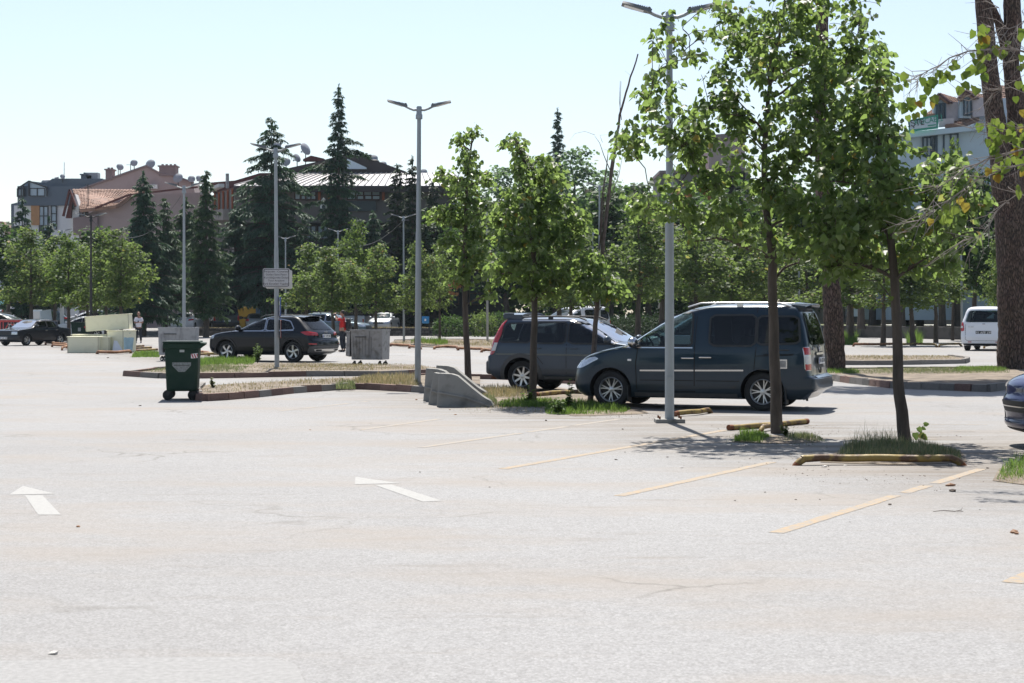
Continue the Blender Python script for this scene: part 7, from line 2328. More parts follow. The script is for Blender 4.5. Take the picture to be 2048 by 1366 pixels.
v, Bv = vehicle(CROSS, 'glossy black crossover with silver five-spoke wheels behind the notice post', 'car', by_wheel(CROSS, 587, 724.5, 155), R(155))
plate(v, (-2.16, 0, .88), -1, '41 VM 88')
spoiler(v, Bv, P_BLACK, -1.25, -1.72, 1.585, .60, .02, .035)
m_ = MB()
for k in range(4): m_.lathe([(.026, 0), (.034, 0), (.034, .008), (.026, .008)], 14, (-.0, -.075 + .05 * k, 0), 'X')
m_.build('badge_rings', M_CHROME, v, loc=(-2.13, 0, 1.015))

v, Bv = vehicle(SALOON, 'old boxy black saloon parked nose-out at the left edge', 'car', by_wheel(SALOON, 55, 691.5, 242.7, 'front'), R(242.7))
plate(v, (2.11, 0, .40), 1, '41 KA 196')

v, Bv = vehicle(WVAN, 'white van seen from behind beside the thick forked pine', 'van', (XX(1963, gd(702)) + 1.05, gd(702) + 2.2, 0), R(66))
v.scale = (1.12,) * 3
plate(v, (-2.065, 0, .72), -1, '41 APP 199', dark=True, w=.60, h=.13)
t = obj_from('badge_lettering', text_mesh('Courier', .07, 'badge_lettering', M_CHROME, ext=.003), v); t.location = (-2.06, .48, .95); t.rotation_euler = (PI / 2, 0, -PI / 2)
MB().sphere((0, 0, 0), .05, 10, (.2, 1.3, .5)).build('oval_badge', M_CHROME, v, loc=(-2.03, 0, 1.06))

d = 20.6
v, Bv = vehicle(BCAR, 'deep blue car whose nose and headlight enter at the right edge', 'car', (XX(2011, d) + 2.33, d + .5, 0), R(187))

far = [
 (TALLVAN, 'white panel van with pale windscreen beyond the roof of the grey off-roader', 'van', 1138, 101, 218, 0, 1.15, dict()),
 (MPV, 'silver people carrier with roof rails hidden behind the dark van', 'van', 1420, 43.5, 170, 0, 1.03, dict()),
 (FSUV, 'pale bluish car showing its windscreen just behind the tail of the dark van', 'car', 1540, 54, -24, 0, .95, dict(paint=P_SILVER, mirror_mat=P_SILVER, handle_mat=P_SILVER)),
 (FSUV, 'grey-green off-roader parked behind the red-shirted person', 'off-road car', 668, 110, -14, 0, 1.08, dict()),
 (SEDAN, 'silver saloon facing us on the raised road right of the white bus', 'car', 768, 133, -98, .3, 1.0, dict(paint=P_SILVER)),
 (SEDAN, 'white saloon seen from behind with its left door open', 'car', 377, 131, 86, .3, 1.02, dict()),
 (TALLVAN, 'black van with red tail lights in the shade behind the stone wall', 'van', 440, 133, 112, .3, 1.12, dict(paint=P_DGREY, mirror_mat=P_DGREY)),
 (HATCH, 'small silver hatchback left of the crossover roof behind the wall', 'car', 512, 133, 100, .3, .95, dict(paint=P_SILVER)),
 (HATCH, 'cream hatchback whose roof shows behind the notice post', 'car', 578, 135, 20, .3, 1.0, dict(paint=P_CREAM)),
 (SEDAN, 'white car behind the trunks and the dark green bin', 'car', 166, 112, 170, 0, 1.03, dict()),
 (FSUV, 'white off-roader farther back behind the left trunks', 'off-road car', 180, 140, 180, .2, 1.12, dict(paint=P_WHITE, mirror_mat=P_WHITE, handle_mat=P_WHITE)),
 (FSUV, 'dark off-roader behind the red and white barrier at the left edge', 'off-road car', 12, 106, -5, 0, 1.08, dict(paint=P_DGREY, mirror_mat=P_DGREY)),
 (SEDAN, 'white saloon facing us between dark cars at the left', 'car', 42, 138, -95, .15, 1.05, dict()),
 (FSUV, 'teal-grey car behind the pale cabinet at the left', 'car', 78, 136, 190, .2, 1.1, dict()),
 (TALLVAN, 'white minibus roof at the far left behind the other cars', 'van', 14, 156, 175, .2, 1.15, dict()),
 (SEDAN, 'white saloon farther back at the left, right of the cabinet', 'car', 112, 146, 15, .25, 1.05, dict()),
]
for P, lb_, cat, px, d, rz, z, sc_, kw in far:
 Q = mod(P, **kw)
 Q['lod'] = 0 if d > 60 else 1
 v, Bv = vehicle(Q, lb_, cat, (XX(px, d), d, z), R(rz))
 v.scale = (sc_,) * 3
 if 'left door open' in lb_:
  pl_ = [(-.05, .30), (1.0, .30), (1.02, .95), (.55, 1.28), (.1, 1.38), (-.05, 1.38)]
  dm = MB().prism([(x - .95, 0, z) for x, z in pl_], (0, .05, 0)).build('open_door', P_WHITE, v, bevel=.01)
  dm.location = (.92, .86, 0); dm.rotation_euler = (0, 0, R(-62))
  MB().prism([(x - .95, -.008, z) for x, z in inset([(.03, .95), (.95, .98), (.55, 1.24), (.1, 1.33), (.03, 1.33)], .02)], (0, .066, 0)).build('door_glass', M_GLASSM, dm)
  MB().prism([(x - .95, -.012, z) for x, z in [(.03, .38), (.92, .38), (.92, .90), (.03, .90)]], (0, .01, 0)).build('door_card', M_BLACKPL, dm)
 if 'black van' in lb_: plate(v, (-2.18, 0, .70), -1, None)
 if 'seen from behind with' in lb_: plate(v, (-2.13, 0, .80), -1, None)
# white bus end
d = 137
bs = thing('white_bus', 'white minibus tail with dark glass in the shade behind the red-shirted person', 'bus', (XX(705, d), d, .3))
MB().box((0, 2.4, .72), (1.96, 4.8, .92)).build('body', P_WHITE, bs, bevel=.08)
MB().box((0, 2.4, 1.62), (1.90, 4.7, .90)).build('window_band', M_GLASS, bs, bevel=.10)
MB().box((0, 2.4, 2.13), (1.86, 4.7, .16)).build('roof', P_WHITE, bs, bevel=.06)
for sx in (-1, 1):
 MB().box((sx * .86, -.01, .75), (.12, .03, .3)).build('tail_light', M_TAIL, bs)
 for y in (.8, 4.0): wheel(bs, 0, 0, .33, .2, .2, 6, lod=0).location = (sx * .85, y, .33 - .0)
MB().box((0, -.012, .62), (.52, .015, .11)).build('number_plate', M_PLATE, bs)

# ================================================================ people
M_SKIN = pm('skin', (.34, .19, .13), .55, var=.06)
M_HAIR = pm('hair_dark', (.012, .010, .009), .7, var=.2)
M_HAIRG = pm('hair_grey', (.20, .18, .17), .7, var=.2)
M_SHIRTW = pm('shirt_white', (.78, .76, .82), .85, var=.06, vs=6, bump=.3, bs=9)
M_SHIRTR = pm('shirt_red', (.52, .018, .018), .85, var=.12, vs=6, bump=.3, bs=9)
M_JEANS = pm('trousers_dark', (.020, .024, .034), .9, var=.2, vs=8, bump=.3, bs=12)
M_SHOE = pm('shoe_pale', (.30, .29, .28), .7, var=.2)
M_SHOED = pm('shoe_dark', (.05, .045, .045), .7, var=.2)
M_PACK = pm('backpack_black', (.018, .017, .019), .7, var=.2, bump=.3, bs=14)

def skin_mesh(name, verts, edges, radii, mat, parent, sub=2, root=0):
 me = bpy.data.meshes.new(name)
 me.from_pydata(verts, edges, []); me.update()
 o = obj_from(name, me, parent)
 sk = o.modifiers.new('skin', 'SKIN')
 sv = o.data.skin_vertices[0].data
 for i, r in enumerate(radii):
  sv[i].radius = r if isinstance(r, tuple) else (r, r)
  sv[i].use_root = (i == root)
 o.modifiers.new('sub', 'SUBSURF').levels = sub
 o.modifiers['sub'].render_levels = sub
 dg = bpy.context.evaluated_depsgraph_get(); dg.update()
 nm = bpy.data.meshes.new_from_object(o.evaluated_get(dg), depsgraph=dg)
 o.modifiers.clear(); o.data = nm
 nm.materials.clear(); nm.materials.append(mat)
 nm.polygons.foreach_set('use_smooth', [True] * len(nm.polygons)); nm.update()
 nm.name = name
 return o

def person(label, loc, rz, pose, shirt, trousers, hair, shoe, h=1.75, belly=1.0, bald=False):
 """body is one skinned surface; x forward is -y in local space (faces -y)"""
 r = thing('person', label, 'person', loc, rz)
 k = h / 1.75
 hip, sp, ch, nk, hd = (0, 0, .93), (0, 0, 1.10), (0, .0, 1.30), (0, .01, 1.47), (0, -.01, 1.60)
 V, E, Rr = [], [], []
 def add(p, rad, to=None):
  V.append((p[0] * k, p[1] * k, p[2] * k)); Rr.append(rad if isinstance(rad, tuple) else (rad * k, rad * k))
  if to is not None: E.append((to, len(V) - 1))
  return len(V) - 1
 h0 = add(hip, .135); s1 = add(sp, .125 * belly, h0); c1 = add(ch, .145, s1); n1 = add(nk, .052, c1); hh = add(hd, .062, n1); add((0, -.01, 1.70), .055, hh)
 hands = []
 for sg, arm in ((1, pose['L']), (-1, pose['R'])):
  sh = add((sg * .175, 0, 1.40), .06, c1)
  e = add(arm[0], .042, sh); w = add(arm[1], .029, e)
  wv, ev = Vector(arm[1]), Vector(arm[0])
  dr = (wv - ev).normalized()
  pm_ = wv + dr * .07
  p_ = add(tuple(pm_), .030, w)
  up = Vector((0, 0, 1)) if abs(dr.z) < .8 else Vector((0, -1, 0))
  sd = dr.cross(up).normalized()
  for f in range(4):
   off = sd * (-.033 + .022 * f)
   b = pm_ + dr * .035 + off; m2 = b + dr * (.035 - .004 * abs(f - 1.4)) + dr.cross(sd) * .012; t2 = m2 + dr * .02 + dr.cross(sd) * .022
   q = add(tuple(b), .0095, p_); q = add(tuple(m2), .009, q); add(tuple(t2), .008, q)
  th = add(tuple(wv + dr * .035 - sd * .04), .011, p_); add(tuple(wv + dr * .075 - sd * .052), .010, th)
 for sg, leg in ((1, pose['l']), (-1, pose['r'])):
  t = add((sg * .095, 0, .86), .095, h0); kn = add(leg[0], .060, t); an = add(leg[1], .040, kn)
  f1 = add((leg[1][0], leg[1][1] - .05, .045), .040, an); add((leg[1][0] + sg * .02, leg[1][1] - .19, .035), .034, f1)
 body = skin_mesh('body', V, E, Rr, M_SKIN, r)
 sv, se, sr = [], [], []
 def cl(p, rad, to=None):
  sv.append((p[0] * k, p[1] * k, p[2] * k)); sr.append((rad[0] * k, rad[1] * k) if isinstance(rad, tuple) else (rad * k, rad * k))
  if to is not None: se.append((to, len(sv) - 1))
  return len(sv) - 1
 a = cl((0, 0, .90), .165 * belly); b = cl((0, -.01 * belly, 1.08), .155 * belly, a); c = cl((0, 0, 1.29), .170, b); cl((0, .008, 1.42), .085, c)
 for sg, arm in ((1, pose['L']), (-1, pose['R'])):
  s_ = cl((sg * .165, 0, 1.385), .078, c); ev = Vector(arm[0]); sh = Vector((sg * .175, 0, 1.40))
  cl(tuple(sh.lerp(ev, .75)), .066, s_)
 skin_mesh('shirt', sv, se, sr, shirt, r, root=1)
 sv, se, sr = [], [], []
 a = cl((0, 0, .93), .150 * (belly * .5 + .5))
 for sg, leg in ((1, pose['l']), (-1, pose['r'])):
  t = cl((sg * .10, 0, .82), .112, a); kn = cl(leg[0], .078, t); cl((leg[1][0], leg[1][1], .10), .062, kn)
 skin_mesh('trousers', sv, se, sr, trousers, r)
 for sg, leg in ((1, pose['l']), (-1, pose['r'])):
  MB().sphere((leg[1][0] * k, (leg[1][1] - .08) * k, .045 * k), .06 * k, 10, (.85, 2.1, .78)).build('shoe', shoe, r, 60)
 hm = MB()
 hz = 1.645
 hy = -.015
 hm.sphere((0, hy * k, hz * k), .098 * k, 16, (.80, .98, 1.16))
 hm.sphere((0, (hy - .045) * k, (hz - .065) * k), .055 * k, 10, (.95, .9, .8))
 hm.sphere((0, (hy - .105) * k, (hz - .012) * k), .018 * k, 8, (.8, 1.1, 1.4))
 for sg in (1, -1): hm.sphere((sg * .083 * k, (hy + .01) * k, (hz - .01) * k), .028 * k, 8, (.35, .8, 1.1))
 ho = hm.build('head', M_SKIN, r, 60)
 fm = MB()
 for sg in (1, -1): fm.sphere((sg * .032 * k, (hy - .088) * k, (hz + .012) * k), .010 * k, 6)
 fm.box((0, (hy - .094) * k, (hz - .055) * k), (.042 * k, .008, .008))
 fm.build('eyes_and_mouth', M_HAIR, ho)
 hr = MB()
 hr.sphere((0, (hy + (.022 if not bald else .035)) * k, (hz + (.030 if not bald else .002)) * k), .104 * k, 16, (.84, .92, 1.03 if not bald else .72))
 hr.build('hair', hair, ho, 60)
 if pose.get('head'):
  ho.rotation_euler = pose['head'][:3]; ho.location = pose['head'][3]
 return r, k

d1 = gd(686)
p1, k1 = person('man in white polo shirt and dark trousers looking down beside the cream boxes', (XX(276.5, d1), d1 + .1, 0), R(12),
 dict(L=((.23, .02, 1.13), (.06, -.24, 1.17)), R=((-.24, .03, 1.13), (-.04, -.25, 1.16)), l=((.11, -.01, .48), (.13, .02, .08)), r=((-.11, -.02, .48), (-.14, -.02, .08))),
 M_SHIRTW, M_JEANS, M_HAIRG, M_SHOE, 1.74, 1.12, bald=True)
ph = MB().box((0, 0, 0), (.07, .012, .13)).build('phone', M_BLACKPL, None, bevel=.006)
tag(ph, 'dark phone held in both hands by the man in the white shirt', 'phone')
ph.location = (XX(276.5, d1) + .05, d1 + .1 - .34, 1.20); ph.rotation_euler = (R(-40), 0, R(12))
d2 = gd(703.5)
p2, k2 = person('person in a red T-shirt and black trousers raising a camera by the black crossover', (XX(685, d2), d2 + .1, 0), R(-98),
 dict(L=((.20, -.24, 1.36), (.06, -.30, 1.55)), R=((-.22, -.22, 1.34), (-.06, -.31, 1.54)), l=((.09, -.05, .48), (.10, .02, .08)), r=((-.09, .03, .48), (-.12, .06, .08))),
 M_SHIRTR, M_JEANS, M_HAIR, M_SHOED, 1.77, 1.0)
bk = thing('backpack', 'black backpack on the back of the red-shirted person', 'backpack', (XX(685, d2), d2 + .1, 0), R(-98))
MB().box((0, .25, 1.20), (.30, .19, .48)).build('bag', M_PACK, bk, bevel=.07, seg=3)
MB().box((0, .355, 1.12), (.24, .06, .24)).build('front_pocket', M_PACK, bk, bevel=.03)
for sg in (1, -1): MB().tube([(sg * .10, .17, 1.42), (sg * .115, .06, 1.475), (sg * .12, -.10, 1.43), (sg * .12, -.175, 1.28), (sg * .13, -.12, 1.10), (sg * .13, .16, 1.02)], .022, 6, flat=.4).build('strap', M_PACK, bk, 50)
cm = thing('camera', 'small dark camera held up to the eye by the red-shirted person', 'camera', (XX(685, d2) - .30, d2 + .1 - .18, 1.60), R(-98))
MB().box((0, 0, 0), (.13, .06, .09)).build('camera_body', M_BLACKPL, cm, bevel=.01)
MB().lathe([(.035, -.12), (.038, -.03), (.001, -.03)], 14, (0, 0, 0), 'Y').build('lens', M_BLACKPL, cm, 40)

# ================================================================ trees
def blobs_px(d, bx, L_, ry=None, dy=0.0, seed=0):
 """crown lobes measured in the picture: (px, py, rx, ry[, dy])"""
 rng = random.Random(seed); out = []
 for b in L_:
  rx, rz = b[2] * d / FPX, b[3] * d / FPX
  out.append((XX(b[0], d) - bx, (b[4] if len(b) > 4 else rng.uniform(-.45, .45)) + dy, ZZ(b[1], d), rx, ry or max(rx, rz) * .9, rz))
 return out
def trunk_px(d, bx, L_): return [(XX(x, d) - bx, (0 if len(t) < 1 else t[0]), max(0, ZZ(y, d))) for x, y, *t in [(a[0], a[1]) + tuple(a[2:] or (0,)) for a in L_]]

def near_lime(label, px, py, tr, bl, r0, twigs, per, leaf, seed, **kw):
 x, d = gp(px, py)
 return lime_tree('lime_tree', label, 'tree', (x, d), trunk_px(d, x, tr), r0, blobs_px(d, x, bl, kw.pop('ry', None), 0, seed), twigs, per, leaf, seed=seed, **kw)

near_lime('lime tree with a straight trunk right of the tall lamp post, crown cut off above', 1554, 867,
 [(1554, 867), (1549, 700), (1545, 520), (1535, 440), (1528, 340), (1535, 200), (1560, 60)],
 [(1345, 62, 56, 20), (1400, 112, 66, 36), (1325, 165, 52, 26), (1330, 235, 80, 40), (1255, 290, 48, 26), (1300, 262, 50, 24), (1290, 190, 30, 16), (1410, 235, 80, 60), (1470, 40, 70, 50), (1560, 60, 130, 85), (1540, 170, 150, 75), (1670, 60, 115, 75), (1600, -10, 130, 50), (1690, 150, 80, 60),
 (1500, 290, 140, 80), (1620, 270, 110, 90), (1400, 345, 80, 38), (1320, 400, 66, 34), (1290, 420, 36, 20), (1360, 300, 50, 24), (1470, 400, 130, 62), (1560, 440, 130, 66), (1420, 470, 60, 30), (1600, 500, 70, 36)],
 .088, 600, 15, .085, 11, singles=280, ry=1.25, limbs=2, dryspots=((-1.35, -.2, 3.25, .16, 14), (-1.0, -.3, 3.45, .14, 10)))
near_lime('near lime tree leaning left with its trunk in grey weeds behind the long pipe', 1810, 884,
 [(1810, 884), (1797, 760), (1791, 560), (1776, 400), (1758, 270), (1752, 150)],
 [(1740, 160, 60, 60), (1765, 215, 55, 50), (1700, 260, 80, 70), (1745, 305, 80, 60), (1860, 352, 45, 38), (1700, 370, 100, 70), (1820, 390, 110, 70), (1760, 460, 140, 66), (1660, 470, 70, 50), (1880, 450, 62, 40), (1850, 510, 70, 40), (1700, 530, 70, 30), (1905, 400, 40, 40), (1930, 470, 30, 18)],
 .088, 430, 15, .085, 12, singles=280, ry=1.3, limbs=2)
near_lime('full round-leafed lime tree behind the concrete blocks, right one of the pair', 1065, 806,
 [(1065, 806), (1068, 680), (1070, 540), (1064, 430), (1055, 340), (1035, 285)],
 [(1022, 282, 30, 18), (1045, 315, 32, 26), (1075, 345, 56, 40), (1110, 355, 36, 20), (1040, 400, 60, 45), (1110, 430, 60, 50), (1020, 450, 52, 40), (1090, 500, 84, 56), (1030, 530, 60, 46), (1150, 460, 38, 22), (1100, 565, 60, 28), (1050, 590, 40, 16)],
 .078, 430, 14, .088, 13, singles=0, ry=1.0)
near_lime('thin lime tree with a sparse pointed crown left of the full one', 938, 772,
 [(938, 772), (931, 640), (929, 520), (932, 420), (936, 330), (945, 275)],
 [(948, 272, 26, 14), (925, 285, 16, 12), (940, 320, 32, 24), (950, 355, 42, 26), (915, 370, 34, 20), (880, 345, 14, 16), (930, 420, 50, 34), (880, 430, 34, 26), (985, 430, 26, 30), (930, 490, 62, 36), (960, 540, 46, 36), (905, 545, 28, 22), (985, 590, 14, 18)],
 .082, 300, 13, .092, 14, singles=0, ry=1.0, dryspots=((-.30, -.1, 2.35, .14, 14), (-.38, 0, 2.12, .1, 8)))
near_lime('half-dead lime tree leaning right, bare top shoots and a low skirt of leaves', 1180, 807,
 [(1180, 807), (1187, 700), (1195, 600), (1207, 480), (1217, 390), (1226, 320), (1240, 230), (1256, 170), (1276, 108)],
 [(1170, 555, 28, 18), (1200, 570, 44, 24), (1235, 580, 24, 24), (1185, 520, 30, 16), (1160, 590, 18, 10)],
 .056, 120, 12, .085, 15, ry=.8, bark=M_BARKDEAD)
# its bare shoots
x, d = gp(1180, 807)
m_ = MB()
for pts, r in (([(1200, 470), (1204, 400), (1214, 330), (1217, 305)], .022), ([(1196, 520), (1205, 440), (1211, 372)], .016), ([(1218, 395), (1232, 300), (1240, 240), (1243, 160)], .014), ([(1243, 240), (1239, 200), (1241, 160)], .008),
   ([(1222, 345), (1208, 310), (1200, 285), (1190, 270)], .010), ([(1190, 270), (1170, 262), (1150, 266), (1140, 280)], .004), ([(1205, 285), (1200, 270), (1216, 268)], .004), ([(1212, 420), (1238, 350), (1246, 310)], .010), ([(1200, 540), (1214, 500), (1230, 470)], .006), ([(1256, 170), (1262, 150), (1250, 140)], .004), ([(1228, 300), (1215, 300), (1205, 296)], .004)):
 P = [(XX(a, d) , d + .05 * i, ZZ(b, d)) for i, (a, b) in enumerate(pts)]
 m_.tube(P, [r * (1 - .75 * i / (len(P) - 1)) for i in range(len(P))], 5)
db = m_.build('bare_shoots', M_BARKDEAD, None, 60)
ttree = [o for o in COL.objects if o.get('label', '').startswith('half-dead')][0]
db.parent = ttree; db.location = (-ttree.location.x, -ttree.location.y, 0); db['kind'] = 'stuff'

# overhanging tree whose trunk stands just outside the right edge
x6, d6 = 5.9, 17.2
def r6(px, py, d=17.2): return (XX(px, d) - x6, d - d6, ZZ(py, d))
t6 = thing('overhanging_tree', 'sparse tree reaching in from the right edge with bare twigs and turning leaves', 'tree', (x6, d6, 0))
m_ = MB()
m_.tube([(0, 0, 0), (.02, 0, 1.5), (-.03, 0, 3), (.0, 0, 4.6)], [.10, .09, .08, .05], 10)
rng = random.Random(66)
branches = [([(2140, 150), (2060, 108), (2000, 100), (1935, 103), (1895, 118), (1862, 138), (1835, 158)], .013), ([(2140, 330), (2040, 300), (1985, 312), (1930, 335), (1885, 372), (1850, 425)], .012),
   ([(2140, 380), (2040, 330), (1965, 352), (1900, 400), (1840, 440)], .009), ([(2140, 300), (2060, 255), (2010, 262), (1975, 250)], .010), ([(2140, 60), (2050, 40), (2010, 62), (1985, 52)], .008),
   ([(2140, 420), (2045, 385), (2000, 420), (1960, 470), (1930, 478)], .006), ([(2140, 200), (2060, 140), (2020, 90), (1990, 20)], .007), ([(2060, 190), (2020, 175), (1990, 185), (1960, 180)], .006)]
tw = []
for pts, r in branches:
 P = [Vector(r6(a, b)) + Vector((0, rng.uniform(-.15, .15), 0)) for a, b in pts]
 Q = [P[0]]
 for a, b in zip(P, P[1:]): Q += [a.lerp(b, .5) + Vector((0, 0, rng.uniform(-.02, .02))), b]
 m_.tube(Q, [r * (1 - .7 * i / (len(Q) - 1)) for i in range(len(Q))], 6)
 for i in range(2, len(Q)):
  for _ in range(3):
   a = Q[i]; dirv = (Q[i] - Q[i - 1]).normalized()
   e = a + (dirv * rng.uniform(.1, .4) + Vector((rng.uniform(-.3, .2), rng.uniform(-.3, .3), rng.uniform(-.38, .25)))) * rng.uniform(.5, 1.1)
   mid = a.lerp(e, .5) + Vector((rng.uniform(-.05, .05), 0, rng.uniform(-.06, .04)))
   m_.tube([a, mid, e], [.0045, .003, .0015], 4, cap=False)
   e2 = mid + Vector((rng.uniform(-.2, .1), rng.uniform(-.1, .1), rng.uniform(-.25, .1)))
   m_.tube([mid, e2], [.0025, .0012], 4, cap=False)
   tw.append(e)
tb_ = m_.build('trunk', M_BARKG, t6, 60)
leafspots = [(1814, 158, 5), (1845, 165, 6), (1822, 205, 7), (1842, 210, 6), (1868, 170, 3), (1893, 146, 5), (1905, 140, 3), (1933, 143, 3), (1932, 165, 4), (1880, 150, 3), (1948, 128, 3), (1965, 60, 4), (1960, 95, 6), (1968, 105, 4), (2003, 98, 4), (2005, 88, 2), (1952, 45, 2), (1858, 192, 2),
   (2040, 75, 3), (2030, 205, 2), (2000, 270, 7), (2020, 265, 6), (1995, 290, 5), (2030, 300, 6), (2042, 250, 6), (1975, 255, 3), (2010, 320, 4), (2044, 328, 3), (1990, 240, 3), (2044, 375, 3), (1895, 420, 5), (1880, 435, 4), (1920, 405, 2), (2035, 170, 3), (2046, 130, 3), (1965, 130, 2), (1990, 345, 3), (2040, 280, 6)]
for a, b, n in leafspots:
 c = Vector(r6(a, b))
 m2 = min(tw, key=lambda q: (q - c).length)
 for i in range(n):
  p = c + Vector((rng.gauss(0, .045), rng.gauss(0, .08), rng.gauss(0, .045)))
  place_leaf(t6, p, (rng.uniform(-.6, .6), rng.uniform(-.4, .2), -.8), (rng.uniform(-.5, .5), -.8, .5 + rng.uniform(-.5, .5)), rng.uniform(.06, .105), M_TURN)

# pines with thick trunks
def big_pine(label, px, py, tr, radii, limbs=(), crown=(), seed=1):
 x, d = gp(px, py)
 root = thing('pine_tree', label, 'tree', (x, d, 0))
 P = [Vector((XX(a, d) - x, 0, max(-.1, ZZ(b, d)))) for a, b in tr]
 rng = random.Random(seed)
 Q, Rr = [], []
 for i in range(len(P) - 1):
  for k in range(5):
   t = k / 5
   Q.append(P[i].lerp(P[i + 1], t) + Vector((rng.uniform(-.012, .012), rng.uniform(-.012, .012), 0))); Rr.append((radii[i] + (radii[i + 1] - radii[i]) * t) * rng.uniform(.97, 1.03))
 Q.append(P[-1]); Rr.append(radii[-1])
 m_ = MB()
 m_.tube(Q, Rr, 28)
 for pts, rr in limbs:
  L_ = [Vector((XX(a, d) - x, dy, ZZ(b, d))) for a, b, dy in pts]
  LQ, LR = [], []
  for i in range(len(L_) - 1):
   for k in range(4): LQ.append(L_[i].lerp(L_[i + 1], k / 4)); LR.append(rr[i] + (rr[i + 1] - rr[i]) * k / 4)
  LQ.append(L_[-1]); LR.append(rr[-1])
  m_.tube(LQ, LR, 20)
 vs = []
 for v in m_.v:
  n_ = mathutils_noise(v, 9.0, 1.8)
  vs.append(v)
 tk = m_.build('trunk', M_PINEBARK, root, 70)
 sb = tk.modifiers.new('sub', 'SUBSURF'); sb.levels = 1; sb.render_levels = 1; sb.subdivision_type = 'SIMPLE'
 tx = bpy.data.textures.new('bark_relief', 'VORONOI'); tx.noise_scale = .09
 dm = tk.modifiers.new('relief', 'DISPLACE'); dm.texture = tx; dm.strength = .035; dm.mid_level = .5; dm.texture_coords = 'LOCAL'
 nr = np.random.RandomState(seed)
 pos, tip = [], []
 bm_ = MB()
 for (cx, cy, cz, rr, rz) in crown:
  n = int(500 * rr)
  top = Q[-1]
  for _ in range(7):
   a = nr.uniform(0, 6.28); e = Vector((cx + rr * .7 * math.cos(a), cy + rr * .7 * math.sin(a), cz - rz * .2))
   bm_.tube([Vector((cx * .5, 0, cz - rz - 1.5)), Vector((cx, cy, cz - rz)).lerp(e, .4), e], [.06, .04, .015], 5)
  for _ in range(n):
   v = nr.normal(0, 1, 3); v /= np.linalg.norm(v); q = nr.uniform(.5, 1.0)
   pos.append((cx + v[0] * rr * q, cy + v[1] * rr * q, cz + abs(v[2]) * rz * q - .2)); tip.append((v[0] + nr.normal(0, .5), v[1] + nr.normal(0, .5), abs(v[2]) + .4))
 if pos:
  pos = np.array(pos); N = len(pos)
  bm_.build('limbs', M_PINEBARK, root, 60)
  V, F_ = scatter(SPRAY_V * np.array([1.6, 1, 1]), SPRAY_F, pos, np.array(tip), nr.normal(0, 1, (N, 3)), nr.uniform(.25, .5, N))
  o = obj_from('crown', np_mesh('crown', V, F_, M_PINEN, 4), root); o['kind'] = 'stuff'
 return root
def mathutils_noise(v, a, b): return 0
big_pine('straight reddish pine trunk at the near corner of the right island', 1668, 748, [(1669, 752), (1669, 735), (1667, 650), (1662, 560), (1653, 470), (1645, 380), (1640, 200), (1650, -200)], [.34, .30, .27, .235, .20, .19, .18, .14],
 crown=[(.4, -.3, 17, 2.4, 1.2), (-1.6, .6, 18, 2.0, 1.0), (2.4, .8, 18.6, 2.0, 1.0), (3.4, -1.2, 16.2, 1.7, .8), (-.3, 1.2, 20, 2.2, 1.2)], seed=3)
big_pine('huge forked pine trunk at the right edge of the picture', 2030, 745, [(2030, 752), (2030, 730), (2029, 640), (2026, 520), (2020, 420), (2010, 345)], [.54, .49, .46, .44, .43, .42],
 limbs=[([(2006, 400, -.1), (1998, 300, -.1), (1985, 220, -.15), (1972, 120, -.2), (1962, 0, -.2), (1950, -220, -.2)], [.30, .30, .26, .24, .22, .18]), ([(2028, 400, .1), (2038, 300, .1), (2036, 220, .1), (2024, 130, .1), (2028, 60, .1), (2022, -40, 0), (2030, -220, 0)], [.32, .30, .27, .22, .25, .22, .18]),
  ([(2022, 130, .1), (2000, 45, .1), (1985, 20, 0), (1965, -10, -.1)], [.14, .12, .11, .10])],
 crown=[(-2.0, -.6, 16.5, 2.4, 1.2), (1.2, .8, 18, 2.4, 1.2), (-3.8, .4, 18.4, 1.9, .9), (2.6, -1.4, 16.6, 2.0, 1.0), (-.5, 1.5, 20, 2.2, 1.2)], seed=5)

# ---- prototypes for the farther lime trees
def proto_lime(seed, leaf=.13, n=5, mat=None, twigs=350, per=13):
 rng = random.Random(seed)
 bl = [(0, 0, 2.6, 1.15, 1.1, .7), (rng.uniform(-.4, .4), .1, 3.6, 1.2, 1.1, .8), (rng.uniform(-.4, .4), -.2, 4.6, .9, .9, .7), (rng.uniform(-.3, .3), 0, 5.45, .5, .5, .5)]
 for k in range(n): bl.append((rng.uniform(-1.1, 1.1), rng.uniform(-.8, .8), rng.uniform(2.3, 4.8), rng.uniform(.35, .6), .5, rng.uniform(.25, .45)))
 return dict(base=(0, 0), trunk=[(0, 0, 0), (rng.uniform(-.08, .08), 0, 1.3), (rng.uniform(-.12, .12), 0, 2.6), (0, 0, 4.6)], r0=.10, blobs=bl, twigs=twigs, per=per, leaf=leaf, mat=mat or M_LIME2, near=False, seed=seed)
PROTO = {}
